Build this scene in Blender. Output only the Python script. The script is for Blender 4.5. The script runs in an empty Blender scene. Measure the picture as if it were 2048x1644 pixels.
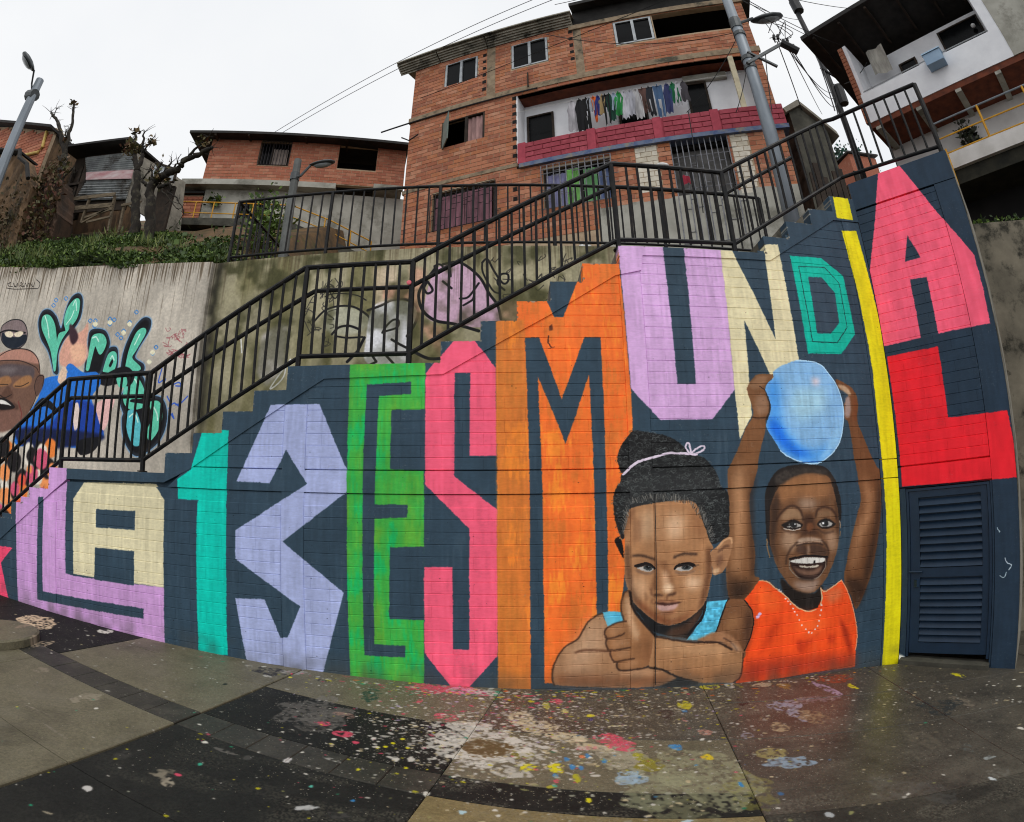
import bpy, math, random
import numpy as np
from mathutils import Matrix, Vector

# ------------------------------------------------------------------ camera, sky, sun, exposure
sc = bpy.context.scene
COL = sc.collection
cam_data = bpy.data.cameras.new('camera')
cam = bpy.data.objects.new('camera', cam_data); COL.objects.link(cam); sc.camera = cam
cam_data.type = 'PANO'                       # wide action-camera lens: measured radial mapping
cam_data.panorama_type = 'FISHEYE_LENS_POLYNOMIAL'
cam_data.fisheye_fov = math.radians(180)
cam_data.sensor_width = 36; cam_data.sensor_fit = 'HORIZONTAL'
cam_data.fisheye_polynomial_k0 = 0
cam_data.fisheye_polynomial_k1 = -0.9129/17.578125
cam_data.fisheye_polynomial_k2 = 0
cam_data.fisheye_polynomial_k3 = 0.0187/17.578125**3
cam_data.fisheye_polynomial_k4 = 0
cam_data.clip_start = 0.05; cam_data.clip_end = 1000
yaw, pitch, roll = -0.003, 0.1762, -0.0087
fw = Vector((math.sin(yaw)*math.cos(pitch), math.cos(yaw)*math.cos(pitch), math.sin(pitch)))
rt = Vector((math.cos(yaw), -math.sin(yaw), 0)); up = rt.cross(fw)
cr, sr = math.cos(roll), math.sin(roll)
rt, up = rt*cr + up*sr, up*cr - rt*sr
cam.matrix_world = Matrix(((rt.x, up.x, -fw.x, 0), (rt.y, up.y, -fw.y, 0), (rt.z, up.z, -fw.z, 1.7), (0, 0, 0, 1)))

SUN_EL, SUN_AZ = 58, 160     # degrees; overcast day, brightest part of the cloud behind the camera
world = bpy.data.worlds.new('World'); sc.world = world; world.use_nodes = True
nt = world.node_tree; bg = nt.nodes['Background']
sky = nt.nodes.new('ShaderNodeTexSky'); sky.sky_type = 'NISHITA'; sky.sun_disc = False
sky.sun_elevation = math.radians(SUN_EL); sky.sun_rotation = math.radians(SUN_AZ)
hs = nt.nodes.new('ShaderNodeHueSaturation'); hs.inputs['Saturation'].default_value = 0.12
hs.inputs['Value'].default_value = 1.0
nt.links.new(sky.outputs[0], hs.inputs['Color'])
mx = nt.nodes.new('ShaderNodeMix'); mx.data_type = 'RGBA'; mx.inputs['Factor'].default_value = 0.8
mx.inputs['B'].default_value = (9.0, 9.2, 9.45, 1)       # even white cloud cover
cn = nt.nodes.new('ShaderNodeTexNoise'); cn.inputs['Scale'].default_value = 2.2; cn.inputs['Detail'].default_value = 4
cc = nt.nodes.new('ShaderNodeTexCoord'); nt.links.new(cc.outputs['Generated'], cn.inputs['Vector'])
cr_ = nt.nodes.new('ShaderNodeValToRGB'); cr_.color_ramp.elements[0].position = 0.3; cr_.color_ramp.elements[0].color = (8.5, 8.75, 9.1, 1); cr_.color_ramp.elements[1].position = 0.7; cr_.color_ramp.elements[1].color = (9.5, 9.6, 9.7, 1)
nt.links.new(cn.outputs['Fac'], cr_.inputs[0]); nt.links.new(cr_.outputs[0], mx.inputs['B'])
nt.links.new(hs.outputs[0], mx.inputs['A']); nt.links.new(mx.outputs['Result'], bg.inputs['Color'])
bg.inputs['Strength'].default_value = 0.118
sun_data = bpy.data.lights.new('sun', 'SUN'); sun_data.energy = 1.0; sun_data.angle = math.radians(25)
sun_data.color = (1.0, 0.97, 0.92)
sun = bpy.data.objects.new('sun', sun_data); COL.objects.link(sun)
_az = math.radians(SUN_AZ)
sdir = Vector((math.sin(_az)*math.cos(math.radians(SUN_EL)), math.cos(_az)*math.cos(math.radians(SUN_EL)), math.sin(math.radians(SUN_EL))))
sun.rotation_euler = sdir.to_track_quat('Z', 'Y').to_euler(); sun.location = (0, -6, 20)
sc.view_settings.view_transform = 'Standard'; sc.view_settings.look = 'None'
sc.view_settings.exposure = 0.0; sc.view_settings.gamma = 1.0
sc.render.engine = 'CYCLES'; sc.cycles.max_bounces = 6; sc.cycles.diffuse_bounces = 3
sc.cycles.use_denoising = True; sc.cycles.denoising_prefilter = 'ACCURATE'; sc.cycles.filter_width = 1.1

GAIN = 1.30
# flat print: outlines in metres on each wall (kind, points, colour, options)
MURAL = [
('p',[-6.685,0.93,-6.455,0.93,-6.179,0.941,-6.433,0.722,-6.287,0.278,-6.474,0.3,-6.706,0.265],(225,70,105),{}),
('p',[-6.12,1.987,-5.159,2.021,-5.147,0.749,-5.009,0.737,-3.639,0.765,-3.661,0.167,-4.07,0.085,-6.08,0.191],(188,143,194),{}),
('p',[-5.663,1.601,-5.563,1.607,-5.573,0.478,-3.929,0.506,-3.935,0.392,-5.689,0.365],(45,63,77),{}),
('p',[-5.009,0.758,-5.025,1.622,-4.857,1.824,-3.8,1.85,-3.639,1.686,-3.639,0.765],(203,194,160),{}),
('p',[-4.64,1.526,-4.041,1.544,-4.045,1.342,-4.64,1.324],(45,63,77),{}),
('p',[-4.647,1.1,-4.049,1.111,-4.058,0.742,-4.662,0.737],(45,63,77),{}),
('p',[-3.183,2.422,-2.865,2.422,-2.857,1.539,-2.854,1.09,-2.871,0.145,-3.223,0.097,-3.213,1.694,-3.193,1.704,-3.465,1.706,-3.475,1.909,-3.304,2.012],(0,182,164),{}),
('p',[-2.397,2.678,-1.878,2.677,-1.569,2.032,-1.565,1.839,-2.221,1.341,-1.598,0.885,-1.841,0.054,-2.648,0.068,-2.755,0.744,-2.424,0.762,-2.265,0.395,-2.187,0.403,-2.044,0.721,-2.748,1.143,-2.75,1.423,-1.97,1.902,-2.208,2.227,-2.37,1.9,-2.747,1.907],(151,160,198),{}),
('p',[-1.581,3.084,-0.835,3.067,-0.832,2.959,-0.829,1.342,-0.847,-0.002,-1.56,0.028,-1.564,1.586,-1.572,2.046],(58,158,62),{'n':'green'}),
('p',[-1.403,2.858,-0.967,2.88,-0.966,2.761,-1.279,2.748,-1.289,2.029,-1.297,1.724,-0.983,1.722,-0.987,1.607,-1.296,1.59,-1.311,0.405,-1.015,0.403,-1.02,0.288,-1.414,0.29,-1.413,0.787,-1.413,2.038],(45,63,77),{}),
('p',[-1.151,2.615,-0.824,2.612,-0.821,2.039,-1.152,2.051],(45,63,77),{}),
('p',[-1.147,1.327,-0.824,1.342,-0.836,0.656,-1.165,0.655],(45,63,77),{}),
('p',[-0.829,2.958,-0.749,3.061,-0.654,3.165,-0.557,3.286,-0.372,3.283,-0.163,3.006,-0.161,2.176,-0.41,2.177,-0.405,2.96,-0.551,2.962,-0.548,1.989,-0.157,1.681,-0.163,0.324,-0.44,0.005,-0.471,-0.066,-0.555,-0.068,-0.588,0.002,-0.837,0.336,-0.829,1.153,-0.566,1.157,-0.572,0.386,-0.423,0.379,-0.411,1.51,-0.82,1.908],(224,86,114),{}),
('p',[-0.162,3.691,0.1,3.902,1.1,4.247,1.078,4.087,1.111,2.724,1.113,2.352,1.073,1.748,0.958,0.635,0.778,-0.141,-0.163,-0.113,-0.159,1.135,-0.157,1.939],(226,106,42),{'n':'orange'}),
('p',[-0.162,3.483,0.108,3.48,0.138,2.225,0.132,-0.115,-0.163,-0.113,-0.159,1.135],(190,112,48),{'n':'orange','a':0.75,'b':0.01}),
('p',[0.372,4.011,0.676,4.013,0.639,3.878,0.49,3.507,0.399,3.507,0.337,3.667],(45,63,77),{}),
('p',[0.115,3.299,0.249,3.306,0.449,2.697,0.69,3.306,0.846,3.306,0.845,2.021,0.848,0.64,0.741,0.645,0.728,2.183,0.716,2.934,0.479,2.279,0.23,2.928,0.254,2.031,0.261,0.053,0.776,0.011,1.546,0.01,2.166,-0.062,2.178,-0.285,0.136,-0.115,0.139,2.19],(45,63,77),{}),
('p',[0.348,3.417,0.378,3.438,0.386,3.377,0.347,3.367],(90,45,25),{'b':0.004}),
('l',[0.341,3.316,0.339,3.246,0.366,3.206],(80,40,25),{'w':0.0141}),
('l',[0.333,3.191,0.395,3.206],(120,60,35),{'w':0.0071}),
('p',[1.078,4.362,1.554,4.381,1.579,2.84,1.769,2.84,1.786,4.393,2.204,4.418,2.174,2.78,1.915,2.491,1.383,2.493,1.114,2.791],(198,158,203),{}),
('p',[2.198,4.358,2.307,4.365,2.704,3.312,2.725,4.396,2.911,4.411,2.955,3.116,2.939,2.885,2.612,2.883,2.363,3.514,2.34,2.523,2.191,2.289,2.174,2.78],(212,202,164),{}),
('p',[3.045,4.29,3.458,4.298,3.721,4.094,3.742,3.406,3.508,3.176,3.075,3.17],(0,170,148),{}),
('p',[3.234,4.05,3.417,4.055,3.556,3.885,3.548,3.525,3.411,3.402,3.232,3.401],(50,66,80),{}),
('l',[3.131,4.166,3.48,4.183,3.64,4.004,3.645,3.48,3.477,3.303,3.158,3.302,3.131,4.166],(20,60,62),{'w':0.0094}),
('p',[3.841,4.684,4.063,4.71,4.156,3.106,4.161,2.378,4.178,1.725,4.173,1.196,4.155,0.639,4.133,-0.292,3.893,-0.246,3.895,0.114,3.908,0.858,3.922,1.401,3.912,1.795,3.895,2.532,3.911,3.004,3.884,3.896],(214,203,16),{}),
('p',[3.833,5.177,4.059,5.209,4.049,4.85,3.808,4.848],(214,203,16),{}),
('p',[2.373,2.883,2.331,2.826,2.314,2.793,2.321,2.728,2.351,2.614,2.346,2.51,2.256,2.383,2.154,2.181,2.068,2.035,2.039,1.979,2.035,1.742,2.033,1.463,1.996,1.074,2.018,0.818,2.057,0.743,2.18,0.731,2.289,0.822,2.352,0.931,2.297,0.979,2.307,1.191,2.267,1.505,2.267,1.717,2.352,1.968,2.395,2.138,2.478,2.371,2.491,2.467,2.541,2.564,2.545,2.654,2.514,2.793,2.563,2.86,2.625,2.91,2.619,2.939,2.461,2.942],(112,74,46),{'s':1}),
('p',[2.201,2.101,2.202,1.833,2.198,1.551,2.166,1.202,2.133,0.992,2.072,0.997,2.092,1.347,2.095,1.697,2.098,1.935],(182,136,98),{'b':0.05,'a':0.85}),
('p',[2.261,1.759,2.352,1.968,2.384,2.095,2.299,1.715,2.299,1.192,2.313,0.977,2.265,0.967,2.258,1.478],(48,32,24),{'b':0.025,'a':0.8}),
('p',[1.996,1.102,2.072,0.927,2.242,0.912,2.336,0.932,2.18,0.717,2.027,0.731],(40,27,20),{'b':0.05,'a':0.85}),
('p',[2.331,2.826,2.441,2.925,2.57,2.926,2.524,2.843,2.445,2.793,2.364,2.793],(134,98,70),{'b':0.012,'a':0.9}),
('p',[2.411,2.728,2.512,2.727,2.541,2.654,2.521,2.548,2.418,2.517,2.382,2.614],(142,108,84),{'b':0.02,'a':0.8}),
('l',[2.346,2.51,2.398,2.493,2.489,2.5],(60,38,28),{'s':1,'b':0.004,'w':0.0094}),
('l',[2.457,2.818,2.5,2.793,2.517,2.777],(50,32,24),{'s':1,'w':0.0094}),
('l',[2.518,2.785,2.551,2.662,2.541,2.564,2.497,2.483],(35,25,22),{'s':1,'b':0.004,'w':0.0141}),
('p',[3.386,2.891,3.449,2.883,3.579,2.814,3.641,2.719,3.647,2.605,3.615,2.45,3.682,2.278,3.752,2.104,3.827,1.956,3.869,1.9,3.871,1.667,3.847,1.437,3.785,1.134,3.712,0.864,3.596,0.614,3.503,0.487,3.443,0.634,3.347,0.799,3.405,1.095,3.531,1.477,3.589,1.64,3.557,1.87,3.527,2.084,3.516,2.248,3.495,2.435,3.457,2.478,3.454,2.538,3.465,2.624,3.533,2.727,3.486,2.77,3.424,2.788],(104,66,40),{'s':1}),
('p',[3.648,1.911,3.74,1.676,3.726,1.447,3.559,1.171,3.479,0.905,3.441,0.94,3.505,1.297,3.651,1.529],(176,128,90),{'b':0.05,'a':0.8}),
('p',[3.839,1.901,3.871,1.667,3.833,1.361,3.712,0.879,3.559,0.557,3.614,0.921,3.739,1.277,3.805,1.594],(52,34,24),{'b':0.03,'a':0.85}),
('p',[3.365,0.827,3.555,0.805,3.634,0.672,3.503,0.487],(44,28,20),{'b':0.03,'a':0.8}),
('p',[3.496,2.693,3.542,2.71,3.549,2.606,3.513,2.495,3.466,2.504,3.474,2.607],(150,128,120),{'s':1,'b':0.006}),
('p',[3.411,2.839,3.515,2.823,3.568,2.745,3.544,2.727,3.446,2.788],(168,140,112),{'s':1,'b':0.008}),
('p',[3.588,2.727,3.643,2.658,3.61,2.451,3.55,2.451,3.581,2.606],(112,62,34),{'b':0.015,'a':0.9}),
('p',[2.433,1.725,2.475,1.847,2.563,1.96,2.745,2.016,2.961,2.017,3.148,1.981,3.264,1.846,3.322,1.674,3.322,1.45,3.298,1.433,3.209,1.496,2.559,1.45,2.513,1.221,2.443,1.297,2.429,1.512],(32,27,25),{'s':1}),
('p',[2.495,1.65,2.607,1.832,2.769,1.906,2.955,1.934,3.153,1.898,3.226,1.801,3.272,1.603,3.292,1.415,3.277,1.211,3.231,1.047,3.128,0.862,3.017,0.753,2.887,0.721,2.759,0.763,2.653,0.874,2.551,1.02,2.501,1.159,2.468,1.296,2.479,1.5],(106,72,48),{'s':1}),
('p',[2.607,1.832,2.769,1.902,2.955,1.93,3.153,1.893,3.204,1.811,3.162,1.684,2.993,1.667,2.779,1.706,2.608,1.653],(146,100,64),{'s':1,'b':0.03,'a':0.85}),
('p',[2.495,1.65,2.573,1.78,2.597,1.627,2.559,1.45,2.524,1.274,2.551,1.074,2.653,0.874,2.581,0.999,2.492,1.187,2.47,1.367],(50,35,27),{'b':0.02,'a':0.85}),
('p',[3.24,1.661,3.272,1.603,3.292,1.415,3.277,1.211,3.245,1.214,3.259,1.455],(60,40,28),{'b':0.012,'a':0.7}),
('p',[2.661,1.389,2.785,1.326,2.761,1.201,2.676,1.172,2.595,1.268],(168,136,110),{'s':1,'b':0.03,'a':0.85}),
('p',[3.123,1.317,3.248,1.307,3.249,1.139,3.164,1.147],(164,130,104),{'s':1,'b':0.03,'a':0.85}),
('p',[2.82,1.668,2.993,1.667,3.011,1.583,2.837,1.585],(156,130,110),{'s':1,'b':0.03,'a':0.8}),
('p',[2.592,1.502,2.668,1.587,2.742,1.6,2.835,1.54,2.864,1.447,2.769,1.49,2.664,1.479],(156,124,94),{'s':1,'b':0.015,'a':0.75}),
('p',[3.054,1.543,3.166,1.545,3.243,1.475,3.163,1.481,3.028,1.463],(128,98,72),{'s':1,'b':0.015,'a':0.7}),
('l',[2.551,1.495,2.615,1.563,2.7,1.612,2.774,1.607,2.836,1.549,2.859,1.466],(48,30,24),{'s':1,'b':0.006,'w':0.0164}),
('l',[3.007,1.492,3.032,1.554,3.1,1.582,3.178,1.563,3.244,1.512,3.265,1.454],(48,30,24),{'s':1,'b':0.006,'w':0.0164}),
('p',[2.866,1.501,2.974,1.494,3.002,1.364,3.088,1.265,3.022,1.298,2.87,1.319,2.805,1.288,2.85,1.366],(54,34,26),{'s':1,'b':0.02,'a':0.8}),
('p',[2.906,1.426,2.971,1.421,2.969,1.357,2.893,1.363],(120,74,46),{'s':1,'b':0.01,'a':0.8}),
('p',[2.605,1.438,2.663,1.461,2.748,1.482,2.831,1.44,2.852,1.411,2.808,1.383,2.713,1.381,2.64,1.404],(30,24,22),{'s':1,'b':0.004}),
('p',[2.687,1.436,2.736,1.449,2.808,1.433,2.83,1.411,2.787,1.399,2.719,1.402,2.661,1.412,2.697,1.421],(158,155,150),{'s':1}),
('p',[2.705,1.449,2.768,1.454,2.777,1.408,2.734,1.402,2.698,1.422],(36,36,36),{'s':1}),
('p',[2.752,1.441,2.768,1.442,2.767,1.427,2.752,1.426],(235,235,235),{}),
('p',[3.021,1.417,3.072,1.455,3.151,1.458,3.229,1.42,3.251,1.395,3.181,1.363,3.102,1.365,3.047,1.383],(30,24,22),{'s':1,'b':0.004}),
('p',[3.044,1.412,3.094,1.432,3.161,1.431,3.212,1.406,3.18,1.383,3.092,1.384],(158,155,150),{'s':1}),
('p',[3.077,1.431,3.139,1.443,3.16,1.407,3.125,1.384,3.081,1.399],(36,36,36),{'s':1}),
('p',[3.082,1.426,3.107,1.429,3.106,1.406,3.084,1.407],(240,240,240),{}),
('l',[2.599,1.407,2.691,1.36,2.807,1.356,2.862,1.383],(60,42,34),{'s':1,'b':0.006,'w':0.0118}),
('l',[3.024,1.362,3.112,1.318,3.225,1.327],(60,42,34),{'s':1,'b':0.006,'w':0.0118}),
('l',[2.63,1.4,2.713,1.378,2.819,1.382],(190,180,170),{'s':1,'w':0.0075}),
('p',[2.772,1.236,2.795,1.28,2.87,1.292,2.978,1.283,3.066,1.257,3.087,1.219,3.021,1.234,2.922,1.237,2.847,1.234],(160,134,114),{'s':1,'b':0.006}),
('l',[2.772,1.218,2.847,1.225,2.922,1.228,3.021,1.22,3.087,1.2],(40,28,24),{'s':1,'b':0.004,'w':0.0118}),
('p',[2.804,1.224,2.889,1.199,2.909,1.115,2.866,1.119,2.76,1.164],(66,46,38),{'s':1,'b':0.012,'a':0.8}),
('p',[2.933,1.214,3.064,1.193,3.141,1.13,3.107,1.087,2.953,1.111],(62,44,36),{'s':1,'b':0.012,'a':0.8}),
('p',[2.895,1.208,2.927,1.205,2.926,1.123,2.888,1.126],(130,104,86),{'b':0.008,'a':0.8}),
('l',[2.783,1.253,2.708,1.196,2.66,1.119,2.654,1.047],(46,30,24),{'s':1,'b':0.008,'w':0.0141}),
('l',[3.077,1.247,3.142,1.168,3.152,1.092,3.118,1.049],(46,30,24),{'s':1,'b':0.008,'w':0.0141}),
('p',[2.686,1.089,2.781,1.108,2.909,1.11,3.129,1.076,3.14,1.038,3.106,0.948,3.017,0.874,2.886,0.869,2.779,0.917,2.716,1.005],(44,28,24),{'s':1,'b':0.004}),
('p',[2.696,1.072,2.78,1.086,2.909,1.091,3.062,1.071,3.12,1.053,3.084,1.026,2.991,1.024,2.908,1.027,2.822,1.037,2.738,1.052],(208,205,198),{'s':1}),
('p',[2.963,1.025,2.969,1.054,2.987,1.053,2.991,1.023],(16,12,12),{}),
('l',[2.757,1.096,2.757,1.047],(150,142,136),{'a':0.7,'w':0.0047}),
('l',[2.823,1.09,2.822,1.04],(150,142,136),{'a':0.7,'w':0.0047}),
('l',[2.898,1.083,2.898,1.033],(150,142,136),{'a':0.7,'w':0.0047}),
('l',[3.04,1.07,3.039,1.02],(150,142,136),{'a':0.7,'w':0.0047}),
('p',[2.806,1.018,2.908,0.999,3.028,1.002,3.012,0.982,2.908,0.983,2.822,0.998],(186,176,160),{'s':1}),
('p',[2.727,1.013,2.822,0.976,2.951,0.955,3.072,0.989,3.028,0.919,2.908,0.904,2.801,0.942],(112,82,66),{'s':1,'b':0.012}),
('l',[2.686,1.094,2.791,1.107,2.92,1.109,3.051,1.088,3.14,1.073],(18,14,14),{'s':1,'w':0.0141}),
('l',[2.686,1.08,2.695,0.998,2.779,0.907,2.886,0.869,3.017,0.874,3.106,0.957,3.118,1.049],(120,104,90),{'s':1,'b':0.003,'w':0.0118}),
('p',[2.737,0.857,2.865,0.853,3.039,0.853,2.974,0.748,2.865,0.751,2.78,0.788],(146,122,108),{'s':1,'b':0.025,'a':0.9}),
('p',[2.801,0.905,2.973,0.878,2.962,0.852,2.822,0.871],(38,26,22),{'s':1,'b':0.012,'a':0.8}),
('l',[2.438,1.307,2.442,1.226,2.466,1.135],(120,96,70),{'s':1,'w':0.0141}),
('l',[3.304,1.424,3.307,1.358],(140,120,100),{'w':0.0141}),
('l',[3.306,1.321,3.299,1.275],(110,90,70),{'w':0.0141}),
('p',[2.539,1.898,2.689,1.973,2.948,1.99,3.157,1.953,3.143,1.907,2.955,1.934,2.769,1.906,2.607,1.832],(52,46,42),{'s':1,'b':0.012,'n':'hair'}),
('p',[2.595,0.908,2.762,0.774,2.969,0.722,3.074,0.785,3.076,0.619,3.007,0.552,2.885,0.552,2.764,0.626,2.629,0.744],(30,23,20),{'s':1,'b':0.006}),
('p',[2.18,0.731,2.273,0.823,2.352,0.909,2.432,0.895,2.562,0.795,2.662,0.711,2.764,0.611,2.903,0.543,3.024,0.565,3.067,0.65,3.057,0.757,3.11,0.728,3.218,0.768,3.31,0.818,3.385,0.703,3.444,0.557,3.497,0.395,3.532,0.232,3.521,0.075,3.526,-0.142,3.29,-0.126,2.931,-0.114,2.428,-0.115,2.112,-0.133,2.179,0.116,2.248,0.405,2.284,0.562,2.243,0.653],(226,74,26),{}),
('p',[2.186,-0.051,2.226,0.125,2.748,0.085,3.507,-0.002,3.527,-0.151,2.931,-0.114,2.427,-0.107],(150,44,28),{'b':0.06,'a':0.75}),
('p',[2.455,0.396,2.566,0.516,2.6,0.467,2.476,0.259,2.336,0.141],(178,50,18),{'b':0.03,'a':0.7}),
('p',[2.775,0.25,2.912,0.246,3.191,0.36,2.982,0.236,2.85,0.101],(176,48,20),{'b':0.025,'a':0.7}),
('p',[3.279,0.456,3.396,0.3,3.471,0.115,3.471,-0.044,3.363,0.195],(140,36,16),{'b':0.02,'a':0.8}),
('p',[2.774,0.265,2.843,0.256,2.849,0.117,2.796,0.14],(172,48,20),{'b':0.012,'a':0.6}),
('p',[3.158,0.273,3.25,0.259,3.236,0.152,3.153,0.18],(176,46,18),{'b':0.015,'a':0.6}),
('p',[2.733,0.511,3.008,0.492,3.19,0.391,2.981,0.267,2.77,0.371],(240,100,40),{'b':0.06,'a':0.7}),
('p',[2.305,0.835,2.448,0.85,2.596,0.689,2.565,0.59,2.338,0.629],(238,98,38),{'b':0.04,'a':0.7}),
('p',[3.075,0.717,3.255,0.749,3.367,0.674,3.185,0.575],(196,110,70),{'b':0.03,'a':0.7}),
('l',[2.352,0.909,2.432,0.895,2.562,0.795,2.662,0.711,2.764,0.611,2.903,0.543,3.007,0.549],(206,160,120),{'s':1,'b':0.003,'w':0.0118}),
('l',[3.057,0.764,3.072,0.665,3.059,0.591],(190,160,124),{'s':1,'b':0.003,'w':0.0141}),
('l',[3.057,0.757,3.11,0.723,3.218,0.768,3.313,0.815],(206,160,120),{'s':1,'w':0.0118}),
('l',[3.313,0.815,3.385,0.703,3.454,0.54,3.508,0.346,3.534,0.185,3.519,0.044],(222,140,100),{'s':1,'w':0.0118}),
('p',[2.561,0.798,2.57,0.806,2.58,0.796,2.571,0.788],(228,214,216),{'s':1}),
('p',[2.582,0.781,2.592,0.789,2.602,0.779,2.592,0.772],(228,214,216),{'s':1}),
('p',[2.636,0.703,2.646,0.71,2.656,0.7,2.646,0.693],(228,214,216),{'s':1}),
('p',[2.666,0.674,2.676,0.682,2.686,0.672,2.676,0.664],(228,214,216),{'s':1}),
('p',[2.695,0.642,2.705,0.649,2.715,0.639,2.705,0.632],(228,214,216),{'s':1}),
('p',[2.721,0.594,2.731,0.602,2.741,0.592,2.731,0.584],(228,214,216),{'s':1}),
('p',[2.742,0.558,2.752,0.565,2.762,0.555,2.752,0.547],(228,214,216),{'s':1}),
('p',[2.77,0.521,2.78,0.529,2.79,0.519,2.78,0.511],(228,214,216),{'s':1}),
('p',[2.796,0.47,2.806,0.478,2.817,0.468,2.807,0.46],(228,214,216),{'s':1}),
('p',[2.827,0.409,2.837,0.417,2.848,0.407,2.838,0.399],(228,214,216),{'s':1}),
('p',[2.877,0.36,2.887,0.368,2.897,0.358,2.887,0.35],(228,214,216),{'s':1}),
('p',[2.912,0.325,2.923,0.333,2.933,0.322,2.923,0.315],(228,214,216),{'s':1}),
('p',[2.948,0.314,2.958,0.322,2.969,0.312,2.958,0.304],(228,214,216),{'s':1}),
('p',[2.988,0.345,2.999,0.353,3.01,0.343,2.999,0.335],(228,214,216),{'s':1}),
('p',[3.015,0.377,3.026,0.385,3.037,0.374,3.026,0.366],(228,214,216),{'s':1}),
('p',[3.031,0.428,3.042,0.436,3.053,0.425,3.042,0.417],(228,214,216),{'s':1}),
('p',[3.044,0.487,3.054,0.495,3.065,0.484,3.055,0.477],(228,214,216),{'s':1}),
('p',[3.053,0.539,3.064,0.547,3.074,0.536,3.064,0.528],(228,214,216),{'s':1}),
('p',[3.059,0.591,3.07,0.599,3.08,0.588,3.07,0.581],(228,214,216),{'s':1}),
('p',[2.316,0.544,2.352,0.591,2.379,0.581,2.348,0.54],(206,176,214),{'s':1}),
('p',[2.637,2.973,2.754,3.038,2.917,3.092,3.085,3.087,3.213,3.054,3.311,2.951,3.389,2.839,3.433,2.701,3.448,2.572,3.433,2.453,3.383,2.285,3.309,2.17,3.198,2.083,3.074,2.03,2.975,2.024,2.852,2.051,2.733,2.1,2.635,2.167,2.57,2.273,2.514,2.362,2.492,2.427,2.532,2.515,2.563,2.596,2.557,2.678,2.532,2.744,2.518,2.793,2.553,2.851,2.624,2.906],(126,172,212),{'s':1}),
('p',[2.542,2.843,2.666,2.944,2.694,2.777,2.666,2.612,2.669,2.449,2.768,2.3,2.911,2.183,3.084,2.145,3.232,2.231,3.219,2.082,2.975,2.026,2.732,2.092,2.561,2.273,2.481,2.411,2.55,2.564,2.518,2.793],(58,140,222),{'b':0.056,'a':0.8800000000000001,'clip':1}),
('p',[2.525,2.491,2.633,2.465,2.712,2.302,2.852,2.176,3.022,2.114,2.827,2.096,2.648,2.207,2.532,2.37],(24,100,206),{'b':0.032,'a':0.935,'clip':1}),
('p',[2.858,2.794,3.248,2.795,3.217,2.558,2.908,2.461,2.774,2.562],(152,192,212),{'b':0.056,'a':0.9900000000000001,'clip':1}),
('p',[3.09,2.906,3.191,2.907,3.16,2.829,3.08,2.837],(206,196,206),{'b':0.024,'a':0.9900000000000001,'clip':1}),
('p',[3.307,2.354,3.4,2.437,3.335,2.228,3.168,2.084,3.065,2.047,3.208,2.19],(140,190,228),{'b':0.024,'a':0.8800000000000001,'clip':1}),
('l',[2.917,3.092,3.085,3.087,3.213,3.054,3.311,2.951,3.389,2.839,3.433,2.701,3.448,2.572,3.433,2.453,3.383,2.285,3.309,2.17,3.198,2.083,3.074,2.03,2.975,2.024,2.852,2.051,2.733,2.1,2.635,2.167],(170,206,232),{'s':1,'b':0.003,'w':0.0118}),
('p',[1.1,2.381,1.149,2.393,1.289,2.37,1.422,2.344,1.521,2.302,1.611,2.227,1.625,2.17,1.497,2.169,1.362,2.144,1.154,2.093,1.054,2.032,0.989,2.001,0.963,2.081,0.957,2.152,0.997,2.255,1.057,2.334],(24,24,25),{'s':1}),
('p',[0.988,1.986,1.054,2.032,1.154,2.109,1.362,2.152,1.497,2.169,1.616,2.162,1.736,2.151,1.829,2.1,1.895,2.024,1.943,1.925,1.966,1.843,2.042,1.758,2.036,1.457,2.02,1.352,1.931,1.317,1.835,1.307,1.59,1.441,1.096,1.463,0.991,1.388,0.96,1.436,0.922,1.563,0.906,1.744,0.937,1.861,0.978,1.923],(27,28,29),{'s':1}),
('p',[1.011,1.954,1.356,1.992,1.823,1.994,1.931,1.861,1.768,1.706,1.514,1.74,1.182,1.696,1.019,1.623],(44,45,46),{'b':0.04,'a':0.77,'clip':1}),
('h',[0.988,1.986,1.054,2.032,1.154,2.109,1.362,2.152,1.497,2.169,1.616,2.162,1.736,2.151,1.829,2.1,1.895,2.024,1.943,1.925,1.966,1.843,2.042,1.758,2.036,1.457,2.02,1.352,1.931,1.317,1.835,1.307,1.59,1.441,1.096,1.463,0.991,1.388,0.96,1.436,0.922,1.563,0.906,1.744,0.937,1.861,0.978,1.923,1.1,2.381,1.149,2.393,1.289,2.37,1.422,2.344,1.521,2.302,1.611,2.227,1.625,2.17,1.497,2.169,1.362,2.144,1.154,2.093,1.054,2.032,0.989,2.001,0.963,2.081,0.957,2.152,0.997,2.255,1.057,2.334],(88,93,92),{'nn':1700}),
('p',[1.833,1.206,1.909,1.278,1.986,1.343,2.055,1.359,2.077,1.316,2.06,1.233,2.021,1.13,1.974,1.035,1.906,1.001,1.861,1.015,1.854,1.085],(150,108,76),{'s':1}),
('l',[1.909,1.257,1.97,1.316,2.047,1.346,2.062,1.296],(196,152,112),{'s':1,'b':0.004,'w':0.0141}),
('l',[1.916,1.221,1.985,1.266,2.031,1.27],(70,44,32),{'s':1,'b':0.006,'w':0.0141}),
('p',[1.9,1.152,1.953,1.198,1.968,1.148,1.922,1.067],(96,62,44),{'s':1,'b':0.015,'a':0.8}),
('p',[1.869,1.056,1.922,1.06,1.906,1.011,1.869,1.014],(196,160,124),{'s':1,'b':0.01,'a':0.9}),
('p',[0.913,1.368,0.94,1.408,0.974,1.393,1.0,1.216,0.959,1.279],(16,14,15),{'s':1}),
('l',[0.961,1.4,0.981,1.386],(150,105,70),{'w':0.0141}),
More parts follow.
